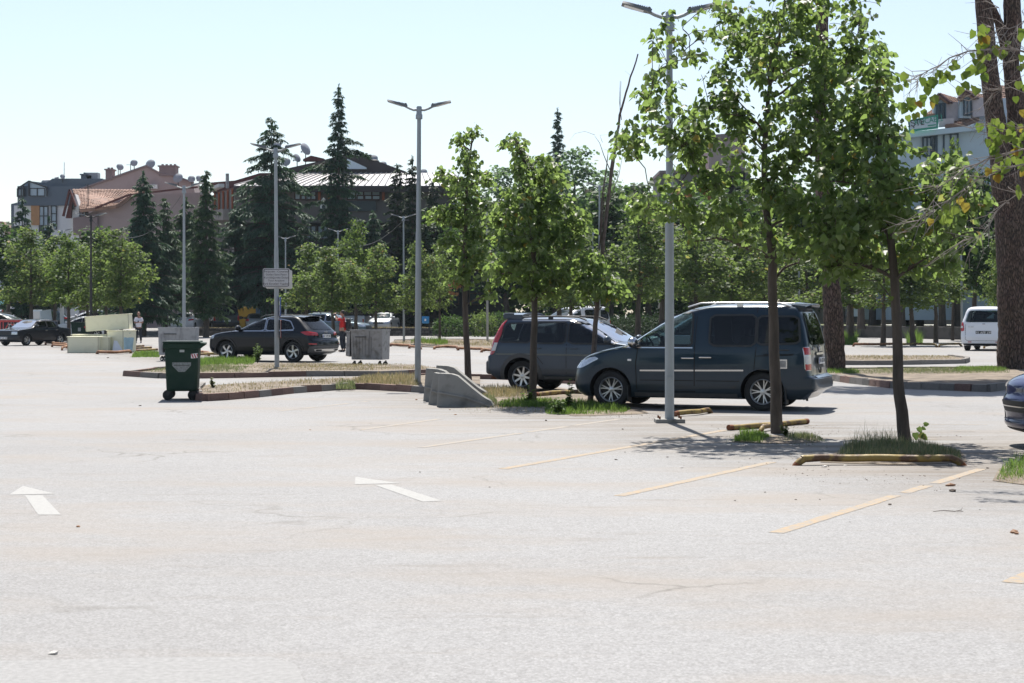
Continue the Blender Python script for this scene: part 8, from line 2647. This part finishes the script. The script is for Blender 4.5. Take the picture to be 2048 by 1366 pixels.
def far_tree(kind, seed, label, px, d, top, width, z=0.0, base_h=6.0, base_w=2.5, rz=None, group=None, cat='tree', name='lime_tree', minz=None):
 key = (kind, seed)
 H = ZZ(top, d) - z; Wd = width * d / FPX
 if key not in PROTO:
  if kind == 'lime': t = lime_tree(name, label, cat, **proto_lime(seed))
  elif kind == 'bright': t = lime_tree(name, label, cat, **proto_lime(seed, mat=M_LIMEB, twigs=240))
  elif kind == 'turn': t = lime_tree(name, label, cat, **proto_lime(seed, leaf=.12, twigs=230))
  elif kind == 'dark':
   k = proto_lime(seed, leaf=.17, n=9, mat=M_DARKLF, twigs=330, per=13); t = lime_tree(name, label, cat, **k)
  elif kind == 'acacia':
   k = proto_lime(seed, leaf=.12, n=9, mat=M_ACACIA, twigs=330, per=14); t = lime_tree(name, label, cat, **k)
  PROTO[key] = t
  o = t
 else: o = copy_tree(PROTO[key])
 o.name = name
 o.location = (XX(px, d), d, z)
 sx = Wd / base_w; sz = H / base_h
 o.scale = (sx, sx, sz)
 rr = random.Random(int(px * 3 + d)); o.rotation_euler = (0, 0, rr.uniform(0, 6.28) if rz is None else rz)
 tag(o, label, cat, group)
 return o

GL = 'young lime trees in rows across the car park'
for a in [
 ('lime', 1, 'leftmost lime tree of the left group, above the pale cabinet', 62, 104, 447, 122), ('lime', 2, 'second lime tree of the left group, with a low crown', 108, 112, 462, 116), ('bright', 3, 'brightest green lime tree in the left group', 138, 100, 455, 105),
 ('lime', 4, 'lime tree with a leaning trunk in the middle of the left group', 176, 106, 492, 112), ('lime', 1, 'lime tree behind the tilted cream box, second from the right of its group', 212, 98, 452, 112), ('lime', 2, 'rightmost lime tree of the left group, nearest the man in white', 244, 90, 448, 108),
 ('lime', 4, 'lime tree behind the right side of the notice post', 612, 100, 483, 112), ('bright', 3, 'tall bright lime tree whose tip stands before the brown building', 712, 96, 432, 104), ('lime', 2, 'lime tree above the red-shirted person', 668, 92, 484, 108),
 ('lime', 1, 'lime tree over the silver saloon with two thin leaning trunks', 752, 90, 482, 100), ('lime', 4, 'lime tree right behind the second lamp post', 832, 88, 478, 88), ('turn', 5, 'small thin lime tree by the blue litter bin', 879, 96, 480, 74),
 ('lime', 2, 'lime tree behind the full one, left of the white panel van', 1120, 92, 425, 124), ('lime', 1, 'lime tree above the white panel van roof', 1142, 84, 468, 104), ('lime', 4, 'lime tree with a long leaning trunk right of the dead tree', 1276, 86, 402, 130),
 ('bright', 3, 'light green lime tree between the dead tree and the tall lamp post', 1322, 104, 430, 128), ('lime', 1, 'lime tree right of the tall lamp post seen over the van bonnet', 1392, 92, 432, 132), ('lime', 2, 'lime tree over the roof rails of the dark van', 1462, 98, 440, 128),
 ('lime', 4, 'lime tree behind the trunk of the first near lime', 1530, 104, 450, 120), ('turn', 5, 'lime tree with yellowing leaves behind the tail of the van', 1610, 96, 470, 118), ('lime', 1, 'lime tree immediately right of the straight pine trunk', 1702, 92, 470, 122),
 ('turn', 5, 'far small tree whose foot is ringed by rusty pipe', 1766, 86, 478, 112), ('lime', 2, 'far tree rising from the clump of reeds before the concrete wall', 1826, 87, 470, 116), ('lime', 4, 'lime tree in front of the dark pines left of the white van', 1872, 96, 462, 96),
 ('lime', 1, 'lime branches showing left of the forked pine, above the white van', 1996, 82, 468, 70), ('bright', 3, 'young lime crown showing under the left pine limb before the pale blue building', 1905, 104, 262, 78)]:
 far_tree(*a[:5], a[5] - (18 if 1000 < a[3] < 1900 and a[5] > 300 else 0), a[6] * (1.42 if 1000 < a[3] < 1900 and a[5] > 300 else 1.12), group=GL)
GD = 'dark trees at the back of the square'
for a in [('dark', 7, 'dark tree behind the white panel van and dead tree', 1215, 135, 372, 150), ('dark', 8, 'dark tree left of the tall lamp post, before the sky', 1300, 140, 358, 150), ('dark', 7, 'dark tree right of the tall lamp post', 1385, 136, 368, 150), ('dark', 8, 'dark tree hidden behind the first near lime crown', 1480, 132, 352, 170),
  ('dark', 7, 'dark tree behind the trunk of the first near lime', 1570, 128, 345, 165), ('dark', 8, 'dark tree behind the straight pine trunk', 1660, 130, 340, 165), ('dark', 7, 'dark tree on the raised lawn behind the leaning lime', 1750, 126, 340, 170), ('dark', 8, 'dark tree on the raised lawn above the reeds', 1840, 122, 332, 170),
  ('dark', 7, 'dark tree on the raised lawn left of the white van lamp post', 1915, 118, 345, 150), ('dark', 8, 'dark tree behind the white van', 1975, 120, 330, 150), ('dark', 7, 'dark tree hiding the lower walls of the pale blue building', 1950, 104, 322, 125), ('dark', 8, 'dark bush-topped tree right beside the forked pine', 2010, 100, 420, 110), ('dark', 8, 'dark low tree behind the grey off-roader roof', 1010, 140, 430, 130), ('dark', 7, 'dark tree between the acacia and the full lime', 1110, 142, 400, 140),
  ('dark', 7, 'dark dense tree behind the lamp post at the left trees', 190, 128, 448, 110), ('dark', 8, 'dark tree behind the leftmost limes', 20, 130, 440, 110), ('dark', 8, 'dark tree behind the second lamp post', 870, 142, 410, 120)]:
 far_tree(*a[:6], a[6] * 1.35, z=.3 if a[4] > 120 else 0, group=GD, name='dark_tree')
GA = 'pale feathery trees beyond the limes'
for a in [('acacia', 9, 'pale feathery tree at the left, behind the thin lime', 1000, 150, 318, 190), ('acacia', 10, 'pale feathery tree behind the tip of the full lime', 1075, 152, 296, 200), ('acacia', 9, 'tallest pale feathery tree, left of the dead tree', 1150, 150, 284, 210), ('acacia', 10, 'small pale feathery tree right behind the dead tree', 1222, 154, 328, 120)]:
 far_tree(*a, z=.3, group=GA, name='feathery_tree')
for k, (px, d, z) in enumerate(((1700, 119, .7), (1722, 116, .7), (1744, 124, .7), (1803, 114, .7), (1818, 128, .7), (1884, 112, .7), (1911, 118, .7), (1754, 130, .7))):
 r_ = thing('pine_tree', ['dark trunk just right of the straight pine on the raised lawn', 'second dark trunk right of the straight pine', 'slim dark trunk behind the left side of the near leaning trunk', 'thick dark flared trunk right of the near leaning trunk', 'dark trunk beside the reeds clump', 'dark trunk midway between the reeds and the white van', 'dark trunk left of the white van', 'thin dark trunk right behind the near leaning trunk'][k], 'tree', (XX(px, d), d, z), 0, 'dark trunks on the raised lawn')
 MB().tube([(0, 0, -.1), (.02, 0, .4), (.03 * (-1) ** k, 0, 2.4), (.08 * (-1) ** k, 0, 6.5)], [.34, .25, .21, .16], 10).build('trunk', M_BARK, r_, 60)

# ---- conifers
def wide(t): return 3.3 * (1 - t) ** 0.72 * (1 if t > .12 else .8 + t)
def slim(t): return (1.75 if t < .35 else 1.75 * (1 - (t - .35) / .65) ** 1.0) * (.85 + .15 * math.sin(t * 30)) + .12
def narrow(t): return 1.55 * (1 - t) ** 0.95 + .1
d = 133
conifer('cedar_tree', 'wide drooping cedar behind the notice lamp post', (XX(543, d), d, .3), ZZ(240, d) - .3, lambda t: 4.9 * (1 - t) ** 0.62 * (1 if t < .8 else 1.5 - t * .62) + .1, 21, M_CEDAR, zlow=2.6, step=.55, dens=1.0, tuft=.34)
d = 137
conifer('cedar_tree', 'tallest cedar with a narrow spire and long level arms', (XX(677, d), d, .3), ZZ(170, d) - .3, lambda t: (2.7 * (1 - t) ** .9 if t < .6 else 1.15 * (1 - (t - .6) / .4) ** .8) + .12, 22, M_CEDAR, zlow=2.6, step=.46, dens=1.0, tuft=.32,
 arms=((13.2, PI * .97, 3.0), (13.0, PI * 1.05, 2.8), (14.4, -.1, 2.2), (14.2, .12, 2.6), (11.5, PI, 3.2), (12.4, 0, 2.2), (10.2, PI * 1.02, 3.2), (15.2, .05, 1.8)))
d = 122
conifer('spruce_tree', 'slender spruce left of the third lamp post, tip above the mauve block', (XX(287, d), d, 0), ZZ(345, d), lambda t: 3.5 * (1 - t) ** .95 + .1, 23, M_CEDAR, zlow=1.7, step=.40, dens=1.1, tuft=.34)
d = 118
conifer('spruce_tree', 'lighter green slender spruce between the lamp post and the notice', (XX(412, d), d, 0), ZZ(345, d), lambda t: (2.2 * (1 - t) ** .8) * (.75 if t < .2 else 1) + .1, 24, M_CEDARL, zlow=1.9, step=.38, dens=1.1, tuft=.32)
for k, (px, d, top, r_, sd, m, lb_) in enumerate(((330, 130, 400, 4.4, 25, M_CEDARL, 'broad pale cedar between the two slender spruces'), (372, 138, 398, 3.6, 26, M_CEDARL, 'pale cedar peeping behind the third lamp post'), (470, 134, 415, 4.2, 27, M_CEDAR, 'dark cedar filling the gap left of the wide cedar'),
  (608, 138, 440, 3.6, 28, M_CEDAR, 'dark cedar between the wide and the tallest cedar'), (825, 140, 315, 1.7, 29, M_PINEN, 'dark cypress with ragged top beside the second lamp post'), (795, 142, 332, 1.6, 30, M_PINEN, 'dark cypress left of the ragged one'), (866, 143, 362, 1.8, 31, M_PINEN, 'low dark cypress right of the second lamp post'),
  (745, 138, 425, 3.4, 32, M_CEDAR, 'drooping cedar before the right half of the brown building'), (45, 135, 400, 2.3, 33, M_CEDAR, 'dark pointed conifer at the far left'), (98, 138, 436, 1.7, 34, M_CEDAR, 'small dark conifer right of the pointed one at the left'), (1115, 190, 215, 2.6, 35, M_CEDAR, 'lone narrow spire of a distant cypress above the feathery trees'))):
 conifer('conifer', lb_, (XX(px, d), d, .3 if d > 125 else 0), ZZ(top, d) - .3, (lambda r_: lambda t: r_ * (1 - t) ** (.62 if r_ < 1.9 else .8) + .1)(r_), sd, m, zlow=2.6 if 250 < px < 800 else .8, step=.5, dens=1.15, tuft=.34, droopy=.2 if m is M_PINEN else .5)
# shrubs and hedges before the far walls
for k, (px, d, w, h, m, lb_) in enumerate(((965, 121, 1.0, 1.5, M_LIME2, 'glossy shrub before the dark building left of the off-roader'), (1000, 122, 1.2, 1.5, M_DARKLF, 'second shrub before the dark building'), (905, 121, 1.4, 1.2, M_DARKLF, 'low dark shrub behind the thin lime trunk'),
  (1250, 112, 3.2, 1.2, M_PINEN, 'dark hedge behind the dead tree trunk'), (1330, 115, 3.6, 1.3, M_PINEN, 'dark hedge left of the van roof'), (1430, 118, 5.0, 1.4, M_PINEN, 'dark hedge behind the van roof rails'), (1150, 118, 4.2, 1.3, M_PINEN, 'dark hedge behind the white panel van'))):
 sh = thing('shrub', lb_, 'shrub', (XX(px, d), d, 0))
 nr = np.random.RandomState(70 + k); N = int(1500 * w)
 v = nr.normal(0, 1, (N, 3)); v /= np.linalg.norm(v, axis=1, keepdims=True); q = nr.uniform(.55, 1.0, (N, 1)) ** .5
 P = v * q * np.array([w, .9, h * .55]) + np.array([0, 0, h * .55]); P += nr.normal(0, .16, P.shape); P[:, 2] = np.abs(P[:, 2])
 V, F_ = scatter(LEAF_SIMPLE_V, LEAF_SIMPLE_F, P, v + nr.normal(0, .5, (N, 3)), nr.normal(0, 1, (N, 3)) + np.array([0, -.3, .8]), .13 * nr.uniform(.6, 1.3, N))
 o = obj_from('foliage', np_mesh('foliage', V, F_, m, 3), sh); o['kind'] = 'stuff'
 mb = MB()
 for q in range(5): mb.bar((w * (-.6 + .3 * q), 0, 0), (w * (-.65 + .32 * q), 0, h * .7), .03, 5)
 mb.build('stems', M_BARK, sh)

# far wood closing the square, and unseen trees added for the cars to reflect
nr = np.random.RandomState(4); P = []
for px in range(560, 2100, 26):
 d = 158 + nr.uniform(-4, 8); x = XX(px, d); h = ZZ(nr.uniform(355, 425) if px > 900 else nr.uniform(400, 450), d); w = nr.uniform(2.2, 3.4)
 n = 420
 v = nr.normal(0, 1, (n, 3)); v /= np.linalg.norm(v, axis=1, keepdims=True); q = nr.uniform(.5, 1, (n, 1)) ** .5
 P.append(np.stack([x + v[:, 0] * q[:, 0] * w, d + v[:, 1] * q[:, 0] * 2, .2 + (v[:, 2] * q[:, 0] * .5 + .5) * h], 1))
P = np.vstack(P); N = len(P)
V, F_ = scatter(LEAF_SIMPLE_V, LEAF_SIMPLE_F, P, nr.normal(0, 1, (N, 3)), nr.normal(0, 1, (N, 3)) + np.array([0, -1, .4]), nr.uniform(.45, .85, N))
tag(obj_from('far_wood', np_mesh('far_wood', V, F_, M_DARKLF, 3)), 'dark wood closing the back of the square beneath the buildings', 'wood', None, 'stuff')
for k in range(20):
 o = copy_tree(PROTO[('dark', 7 + k % 2)]); o.name = 'dark_tree'
 o.location = (-54 + 9 * k, -34 - 6 * (k % 3), 0) if k < 13 else (30 + 3.2 * (k - 13), 52 + 11 * (k - 13), 0); o.scale = (2.9, 2.9, 1.7 + .25 * (k % 4)); o.rotation_euler = (0, 0, k)
 tag(o, 'unseen tall dark tree added outside the picture for the cars to reflect', 'tree', 'unseen trees added for reflections in the cars')

# ================================================================ grass, weeds, litter
grass('dry_grass', 'straw grass along the near island', px_cloud([(400, 800), (520, 793), (700, 777), (838, 783), (850, 770), (836, 759), (720, 762), (520, 772), (404, 780)], 2200, 1, .5, 26), .085, .010, M_GRASSD, z=.10, seed=1)
grass('dry_grass', 'thick straw grass by the foot of the second lamp post', px_cloud([(700, 776), (838, 783), (838, 759), (720, 762)], 2600, 2), .19, .010, M_GRASSD, z=.10, seed=2)
grass('weeds', 'green weeds over the kerb of the near island', px_cloud([(672, 783), (712, 783), (706, 774), (676, 775)], 700, 3), .22, .014, M_WEED, z=.05, seed=3)
grass('dry_grass', 'straw grass on the island of the notice post', px_cloud([(480, 752), (885, 744), (840, 735), (700, 733), (560, 731), (500, 732)], 5200, 4, .7, 40), .07, .012, M_GRASSD, z=.09, seed=4)
grass('grass', 'bright green grass before the black crossover', px_cloud([(392, 738), (505, 736), (512, 724), (470, 718), (396, 722)], 5200, 5), .22, .014, M_GRASSG, z=.05, seed=5)
grass('grass', 'green and straw mix at the left half of the notice island', px_cloud([(262, 751), (480, 752), (500, 738), (398, 738), (330, 742)], 2600, 6, .6, 22), .13, .012, M_WEED, z=.08, seed=6)
grass('grass', 'small bright grass patch left of the green bin', px_cloud([(262, 715), (318, 715), (322, 708), (300, 704), (272, 706)], 2200, 7), .20, .016, M_GRASSG, z=0, seed=7)
grass('grass', 'green grass at the foot of the straight near lime', px_cloud([(1462, 884), (1520, 888), (1545, 876), (1530, 868), (1480, 872)], 1500, 8, .10, 20), .14, .006, M_GRASSG, z=.01, seed=8)
grass('grass', 'thin grass right of the straight near lime', px_cloud([(1565, 886), (1655, 885), (1640, 876), (1580, 870)], 1000, 9, .10, 16), .10, .006, M_WEED, z=.01, seed=9)
grass('weeds', 'grey-green weeds round the leaning lime behind the long pipe', px_cloud([(1660, 922), (1700, 924), (1925, 925), (1920, 905), (1860, 892), (1760, 886), (1690, 900)], 6200, 10, .16, 60), .155, .006, M_WEED, z=.01, seed=10, lean=.25)
grass('weeds', 'taller flowering weeds left of the leaning lime', px_cloud([(1700, 915), (1800, 900), (1795, 884), (1740, 886), (1700, 900)], 420, 11), .34, .005, M_WEED, z=.01, seed=11, lean=.45)
grass('dry_grass', 'pale seed heads mixed into the weeds behind the long pipe bumper', px_cloud([(1700, 922), (1915, 923), (1910, 903), (1860, 893), (1760, 888), (1700, 902)], 1100, 40, .2, 30), .19, .006, M_GRASSD, z=.01, seed=40, lean=.5)
grass('grass', 'scattered low weeds spilling round the straight lime foot', px_cloud([(1440, 890), (1680, 892), (1660, 868), (1460, 868)], 260, 41, .12, 14), .07, .006, M_WEED, z=0, seed=41, lean=.6)
grass('dry_grass', 'straw wisps round the concrete blocks and the half-dead lime', px_cloud([(900, 822), (1290, 834), (1300, 818), (1000, 800)], 700, 42, .25, 20), .09, .006, M_GRASSD, z=0, seed=42, lean=.8)
grass('grass', 'tuft of long bright grass at the right edge', px_cloud([(1990, 962), (2300, 966), (2300, 905), (2060, 915), (2005, 938)], 5200, 12), .17, .007, M_GRASSG, z=.01, seed=12, lean=.8)
grass('dry_grass', 'dead stalks at the foot of the right edge tuft', px_cloud([(1995, 968), (2300, 975), (2300, 955), (2010, 952)], 900, 13), .06, .006, M_GRASSD, z=.01, seed=13, lean=1.2)
grass('grass', 'green weeds at the foot of the full lime tree', px_cloud([(1000, 815), (1090, 818), (1130, 806), (1050, 800), (990, 806)], 1800, 14, .12, 22), .15, .010, M_GRASSG, z=.01, seed=14)
grass('grass', 'broad patch of green weeds before the dead lime tree', px_cloud([(1092, 830), (1245, 830), (1262, 820), (1230, 808), (1120, 806), (1088, 818)], 4200, 15, .25, 30), .17, .010, M_GRASSG, z=.01, seed=15)
grass('dry_grass', 'straw grass under the grey off-roader wheel', px_cloud([(950, 800), (1060, 800), (1050, 782), (960, 778)], 2200, 16, .35, 24), .17, .008, M_GRASSD, z=.05, seed=16)
grass('weeds', 'weeds at the slope end of the front concrete block', px_cloud([(955, 812), (1000, 812), (985, 798), (945, 802)], 700, 17), .17, .010, M_WEED, z=.01, seed=17)
grass('grass', 'short grass at the back of the pine island', px_cloud([(1690, 758), (1880, 757), (2020, 756), (2020, 743), (1850, 744), (1690, 747)], 6500, 18, .8, 36), .07, .010, M_WEED, z=.12, seed=18)
grass('grass', 'green grass ring at the straight pine foot', px_cloud([(1640, 756), (1720, 757), (1715, 748), (1645, 748)], 1300, 19), .12, .010, M_GRASSG, z=.12, seed=19)
grass('grass', 'greener grass left of the forked pine foot', px_cloud([(1900, 752), (2010, 752), (2015, 742), (1920, 743)], 2400, 20), .11, .010, M_GRASSG, z=.12, seed=20)
grass('dry_grass', 'dry stalks on the bare kerbed strip', px_cloud([(1680, 727), (1925, 726), (1900, 717), (1690, 717)], 1600, 21, .6, 20), .10, .012, M_GRASSD, z=.11, seed=21)
grass('dry_grass', 'dry stalks on the far soil strip', px_cloud([(780, 690), (1070, 697), (1070, 684), (795, 682)], 3000, 22, .8, 30), .16, .016, M_GRASSD, z=.06, seed=22)
grass('grass', 'weeds round the tree feet of the far soil strip', px_cloud([(822, 690), (895, 692), (895, 683), (822, 682)], 1500, 23, .4, 5), .42, .016, M_GRASSG, z=.05, seed=23)
grass('reeds', 'tall clump of reeds at the far tree before the concrete wall', px_cloud([(1812, 689), (1846, 689), (1842, 684), (1815, 684)], 700, 24), 1.0, .022, M_GRASSG, z=0, seed=24, lean=.5)
grass('reeds', 'leafy green clump right of the straight pine trunk', px_cloud([(1686, 690), (1716, 690), (1712, 684), (1688, 684)], 900, 25), .85, .03, M_GRASSG, z=0, seed=25, lean=.45)
grass('dry_grass', 'dry growth on top of the stone wall', np.array([(XX(random.Random(i).uniform(390, 930), WY + 1), WY + .75 + random.Random(i + 9).uniform(0, 1.4)) for i in range(4200)]), .17, .018, M_GRASSD, z=.57, seed=26)
grass('lawn_grass', 'rough lawn above the concrete wall', np.array([(XX(random.Random(i).uniform(1690, 2010), 121), 119.5 + random.Random(i + 9).uniform(0, 9)) for i in range(5200)]), .13, .03, M_GRASSG, z=.70, seed=27)
weed_plant('weed_plant', 'tall leafy weed standing left of the dead lime tree', gp(1136, 822) + (0,), .55, 26, .085, M_GRASSG, 31, 4, .3)
weed_plant('weed_plant', 'bushy weed against the foot of the full lime tree', gp(1056, 808) + (0,), .34, 24, .08, M_GRASSG, 32, 5, .7)
weed_plant('weed_plant', 'upright bushy weed in front of the crossover door', gp(515, 727) + (0,), .66, 34, .09, M_GRASSG, 33, 6, .35)
weed_plant('weed_plant', 'leafy weed left on the near island', gp(425, 786) + (.1,), .22, 24, .07, M_WEED, 34, 4, .5)
weed_plant('weed_plant', 'low leafy weed at the trunk of the straight near lime', gp(1572, 874) + (0,), .18, 22, .05, M_LIMEB, 35, 5, .8)
weed_plant('weed_plant', 'leafy weed at the tip of the notice island by the bin', gp(360, 744) + (.09,), .16, 20, .07, M_WEED, 36, 4, .5)
weed_plant('weed_plant', 'broad weed patch plant right of the tall leafy weed', gp(1118, 828) + (0,), .28, 22, .07, M_GRASSG, 37, 6, .8)
x, y = gp(1832, 884)
sp_ = thing('lime_sprout', 'root sprout with a few big leaves right of the leaning lime trunk', 'plant', (x, y, 0))
m_ = MB(); m_.tube([(0, 0, 0), (.02, 0, .08), (.05, 0, .16), (.10, 0, .22)], [.006, .005, .004, .002], 5); m_.tube([(.02, 0, .08), (-.02, 0, .12)], .003, 4); m_.build('stem', M_BARKT, sp_)
for p, t_, s_ in (((.10, 0, .22), (.9, 0, .2), .07), ((.02, -.02, .19), (.3, -.1, -.5), .085), ((.07, 0, .18), (.9, -.2, -.3), .06), ((.03, -.03, .10), (.7, -.2, -.4), .11), ((-.02, -.02, .12), (.1, -.3, -.7), .10), ((.06, -.04, .09), (.8, 0, -.6), .10)):
 place_leaf(sp_, p, t_, (.1, -.8, .5), s_, M_LIME)
# litter, fallen leaves, stones
rng = random.Random(99)
LM = [pm('litter_dark', (.06, .045, .035), .95, var=.3), pm('litter_brown', (.22, .11, .05), .9, var=.3), pm('litter_pale', (.50, .48, .45), .8, var=.1), M_DRYLEAF]
LAND = [(50, 1000, 'the left white arrow'), (800, 980, 'the right white arrow'), (1760, 925, 'the longest yellow pipe bumper'), (1554, 865, 'the straight lime trunk'), (1339, 845, 'the tall lamp post foot'), (920, 810, 'the concrete blocks'), (1180, 815, 'the half-dead lime'), (357, 800, 'the green wheeled bin'), (165, 706, 'the cream boxes'), (1750, 1000, 'the nearest bay line'), (1340, 970, 'the second bay line'), (1150, 905, 'the third bay line'),
 (2030, 950, 'the tuft at the right edge'), (555, 741, 'the notice post'), (740, 733, 'the metal container'), (2024, 1100, 'the right end of the frame foreground'), (110, 1320, 'the pale patch at the bottom left'), (1000, 860, 'the faint far bay lines'), (650, 800, 'the near island kerb')]
USED = set()
spots = [(157, 1054, 1, .02), (2026, 1066, 3, .035), (2033, 1068, 3, .03), (980, 975, 0, .012), (107, 1308, 2, .03), (1592, 1000, 0, .012), (1975, 937, 0, .018), (1900, 930, 2, .03), (1648, 934, 2, .03), (1690, 932, 2, .02), (1364, 936, 2, .018), (1250, 905, 0, .012), (1092, 842, 0, .03), (833, 800, 1, .03), (910, 830, 1, .025), (850, 806, 2, .04), (1900, 972, 3, .05), (1905, 983, 0, .05), (1530, 985, 0, .012), (1960, 1020, 0, .01), (1700, 1045, 0, .008), (1245, 859, 0, .02), (960, 825, 2, .02), (1040, 822, 2, .02), (900, 820, 1, .02), (1500, 918, 0, .015), (1335, 915, 0, .015), (520, 700, 2, .05), (380, 735, 2, .05), (660, 742, 2, .05), (760, 740, 2, .04), (1640, 1000, 0, .01), (840, 945, 0, .012), (1470, 1002, 0, .012), (1232, 920, 0, .02), (620, 860, 1, .02), (216, 716, 0, .06), (280, 812, 0, .03), (1780, 1010, 0, .02), (1215, 795, 2, .04), (1266, 806, 2, .05)]
for k, (px, py, mi, s_) in enumerate(spots):
 x, y = gp(px, py)
 m_ = MB()
 n = rng.randrange(5, 8)
 P = [(math.cos(6.28 * i / n) * s_ * rng.uniform(.5, 1.2), math.sin(6.28 * i / n) * s_ * rng.uniform(.5, 1.2), s_ * rng.uniform(.05, .45)) for i in range(n)]
 b = len(P)
 m_.add(P + [(0, 0, s_ * rng.uniform(.3, .8))] + [(p[0] * .9, p[1] * .9, 0) for p in P], [(i, (i + 1) % n, n) for i in range(n)] + [(i, (i + 1) % n, n + 1 + (i + 1) % n, n + 1 + i) for i in range(n)])
 kind = ['small_stone', 'dead_leaf', 'paper_scrap', 'dead_leaf'][mi]
 o = m_.build(kind, LM[mi], None); o.location = (x, y, 0.003)
 lm = min(LAND, key=lambda q: (q[0] - px) ** 2 + (3 * (q[1] - py)) ** 2)
 rel = 'just left of' if px < lm[0] - 18 else ('just right of' if px > lm[0] + 18 else ('in front of' if py > lm[1] else 'behind'))
 base_ = {'small_stone': 'small dark stone', 'dead_leaf': 'dry brown fallen leaf', 'paper_scrap': 'pale scrap of litter'}[kind]
 lab = base_ + ' ' + rel + ' ' + lm[2]
 for alt in ('', ', the farther one', ', the nearer one', ', the smallest one', ', the outermost one'):
  if lab + alt not in USED: lab += alt; break
 USED.add(lab)
 tag(o, lab, {'small_stone': 'stone', 'dead_leaf': 'leaf', 'paper_scrap': 'litter'}[kind], {'small_stone': 'loose stones on the asphalt', 'dead_leaf': 'fallen leaves on the asphalt', 'paper_scrap': 'scraps of litter'}[kind])
x, y = gp(1900, 1024)
m_ = MB(); m_.tube([(-.14, 0, .005), (-.05, .01, .012), (.04, 0, .006), (.10, .02, .014), (.13, .10, .03)], [.0025, .003, .003, .0025, .0015], 5); m_.tube([(.04, 0, .008), (.10, -.04, .01)], .002, 4)
o = m_.build('twig', M_BARKT, None); o.location = (x, y, 0); tag(o, 'thin forked twig lying on the asphalt near the right edge', 'twig')
# crumbs of soil and gravel spread round the tree pits
nr = np.random.RandomState(5); C_ = []
for poly, n in (([(880, 830), (1300, 840), (1420, 850), (1300, 815), (1000, 812)], 700), ([(1420, 900), (1640, 880), (1700, 940), (1950, 945), (2048, 985), (1900, 990), (1500, 950)], 420), ([(1400, 862), (1660, 872), (2040, 880), (1640, 850), (1420, 848)], 500), ([(100, 720), (320, 725), (330, 712), (130, 710)], 200)):
 C_.append(px_cloud(poly, n, len(C_) + 50, .5, 14))
C_ = np.vstack(C_); N = len(C_)
s_ = (.003 + .010 * nr.rand(N) ** 5)[:, None, None]
T_ = np.array([(-1, -.7, 0), (1, -.6, 0), (.1, 1, 0), (0, 0, .9)])
V = C_[:, None, :].repeat(4, 1); V = np.concatenate([V, np.zeros((N, 4, 1))], 2) + T_[None] * s_ * nr.uniform(.6, 1.3, (N, 1, 3))
Fq = np.array([(0, 1, 3), (1, 2, 3), (2, 0, 3)])[None] + (np.arange(N) * 4)[:, None, None]
o = obj_from('gravel', np_mesh('gravel', V.reshape(-1, 3), Fq.reshape(-1, 3), LM[0], 3)); tag(o, 'scattered grit and crumbs of soil round the tree pits', 'gravel', None, 'stuff')
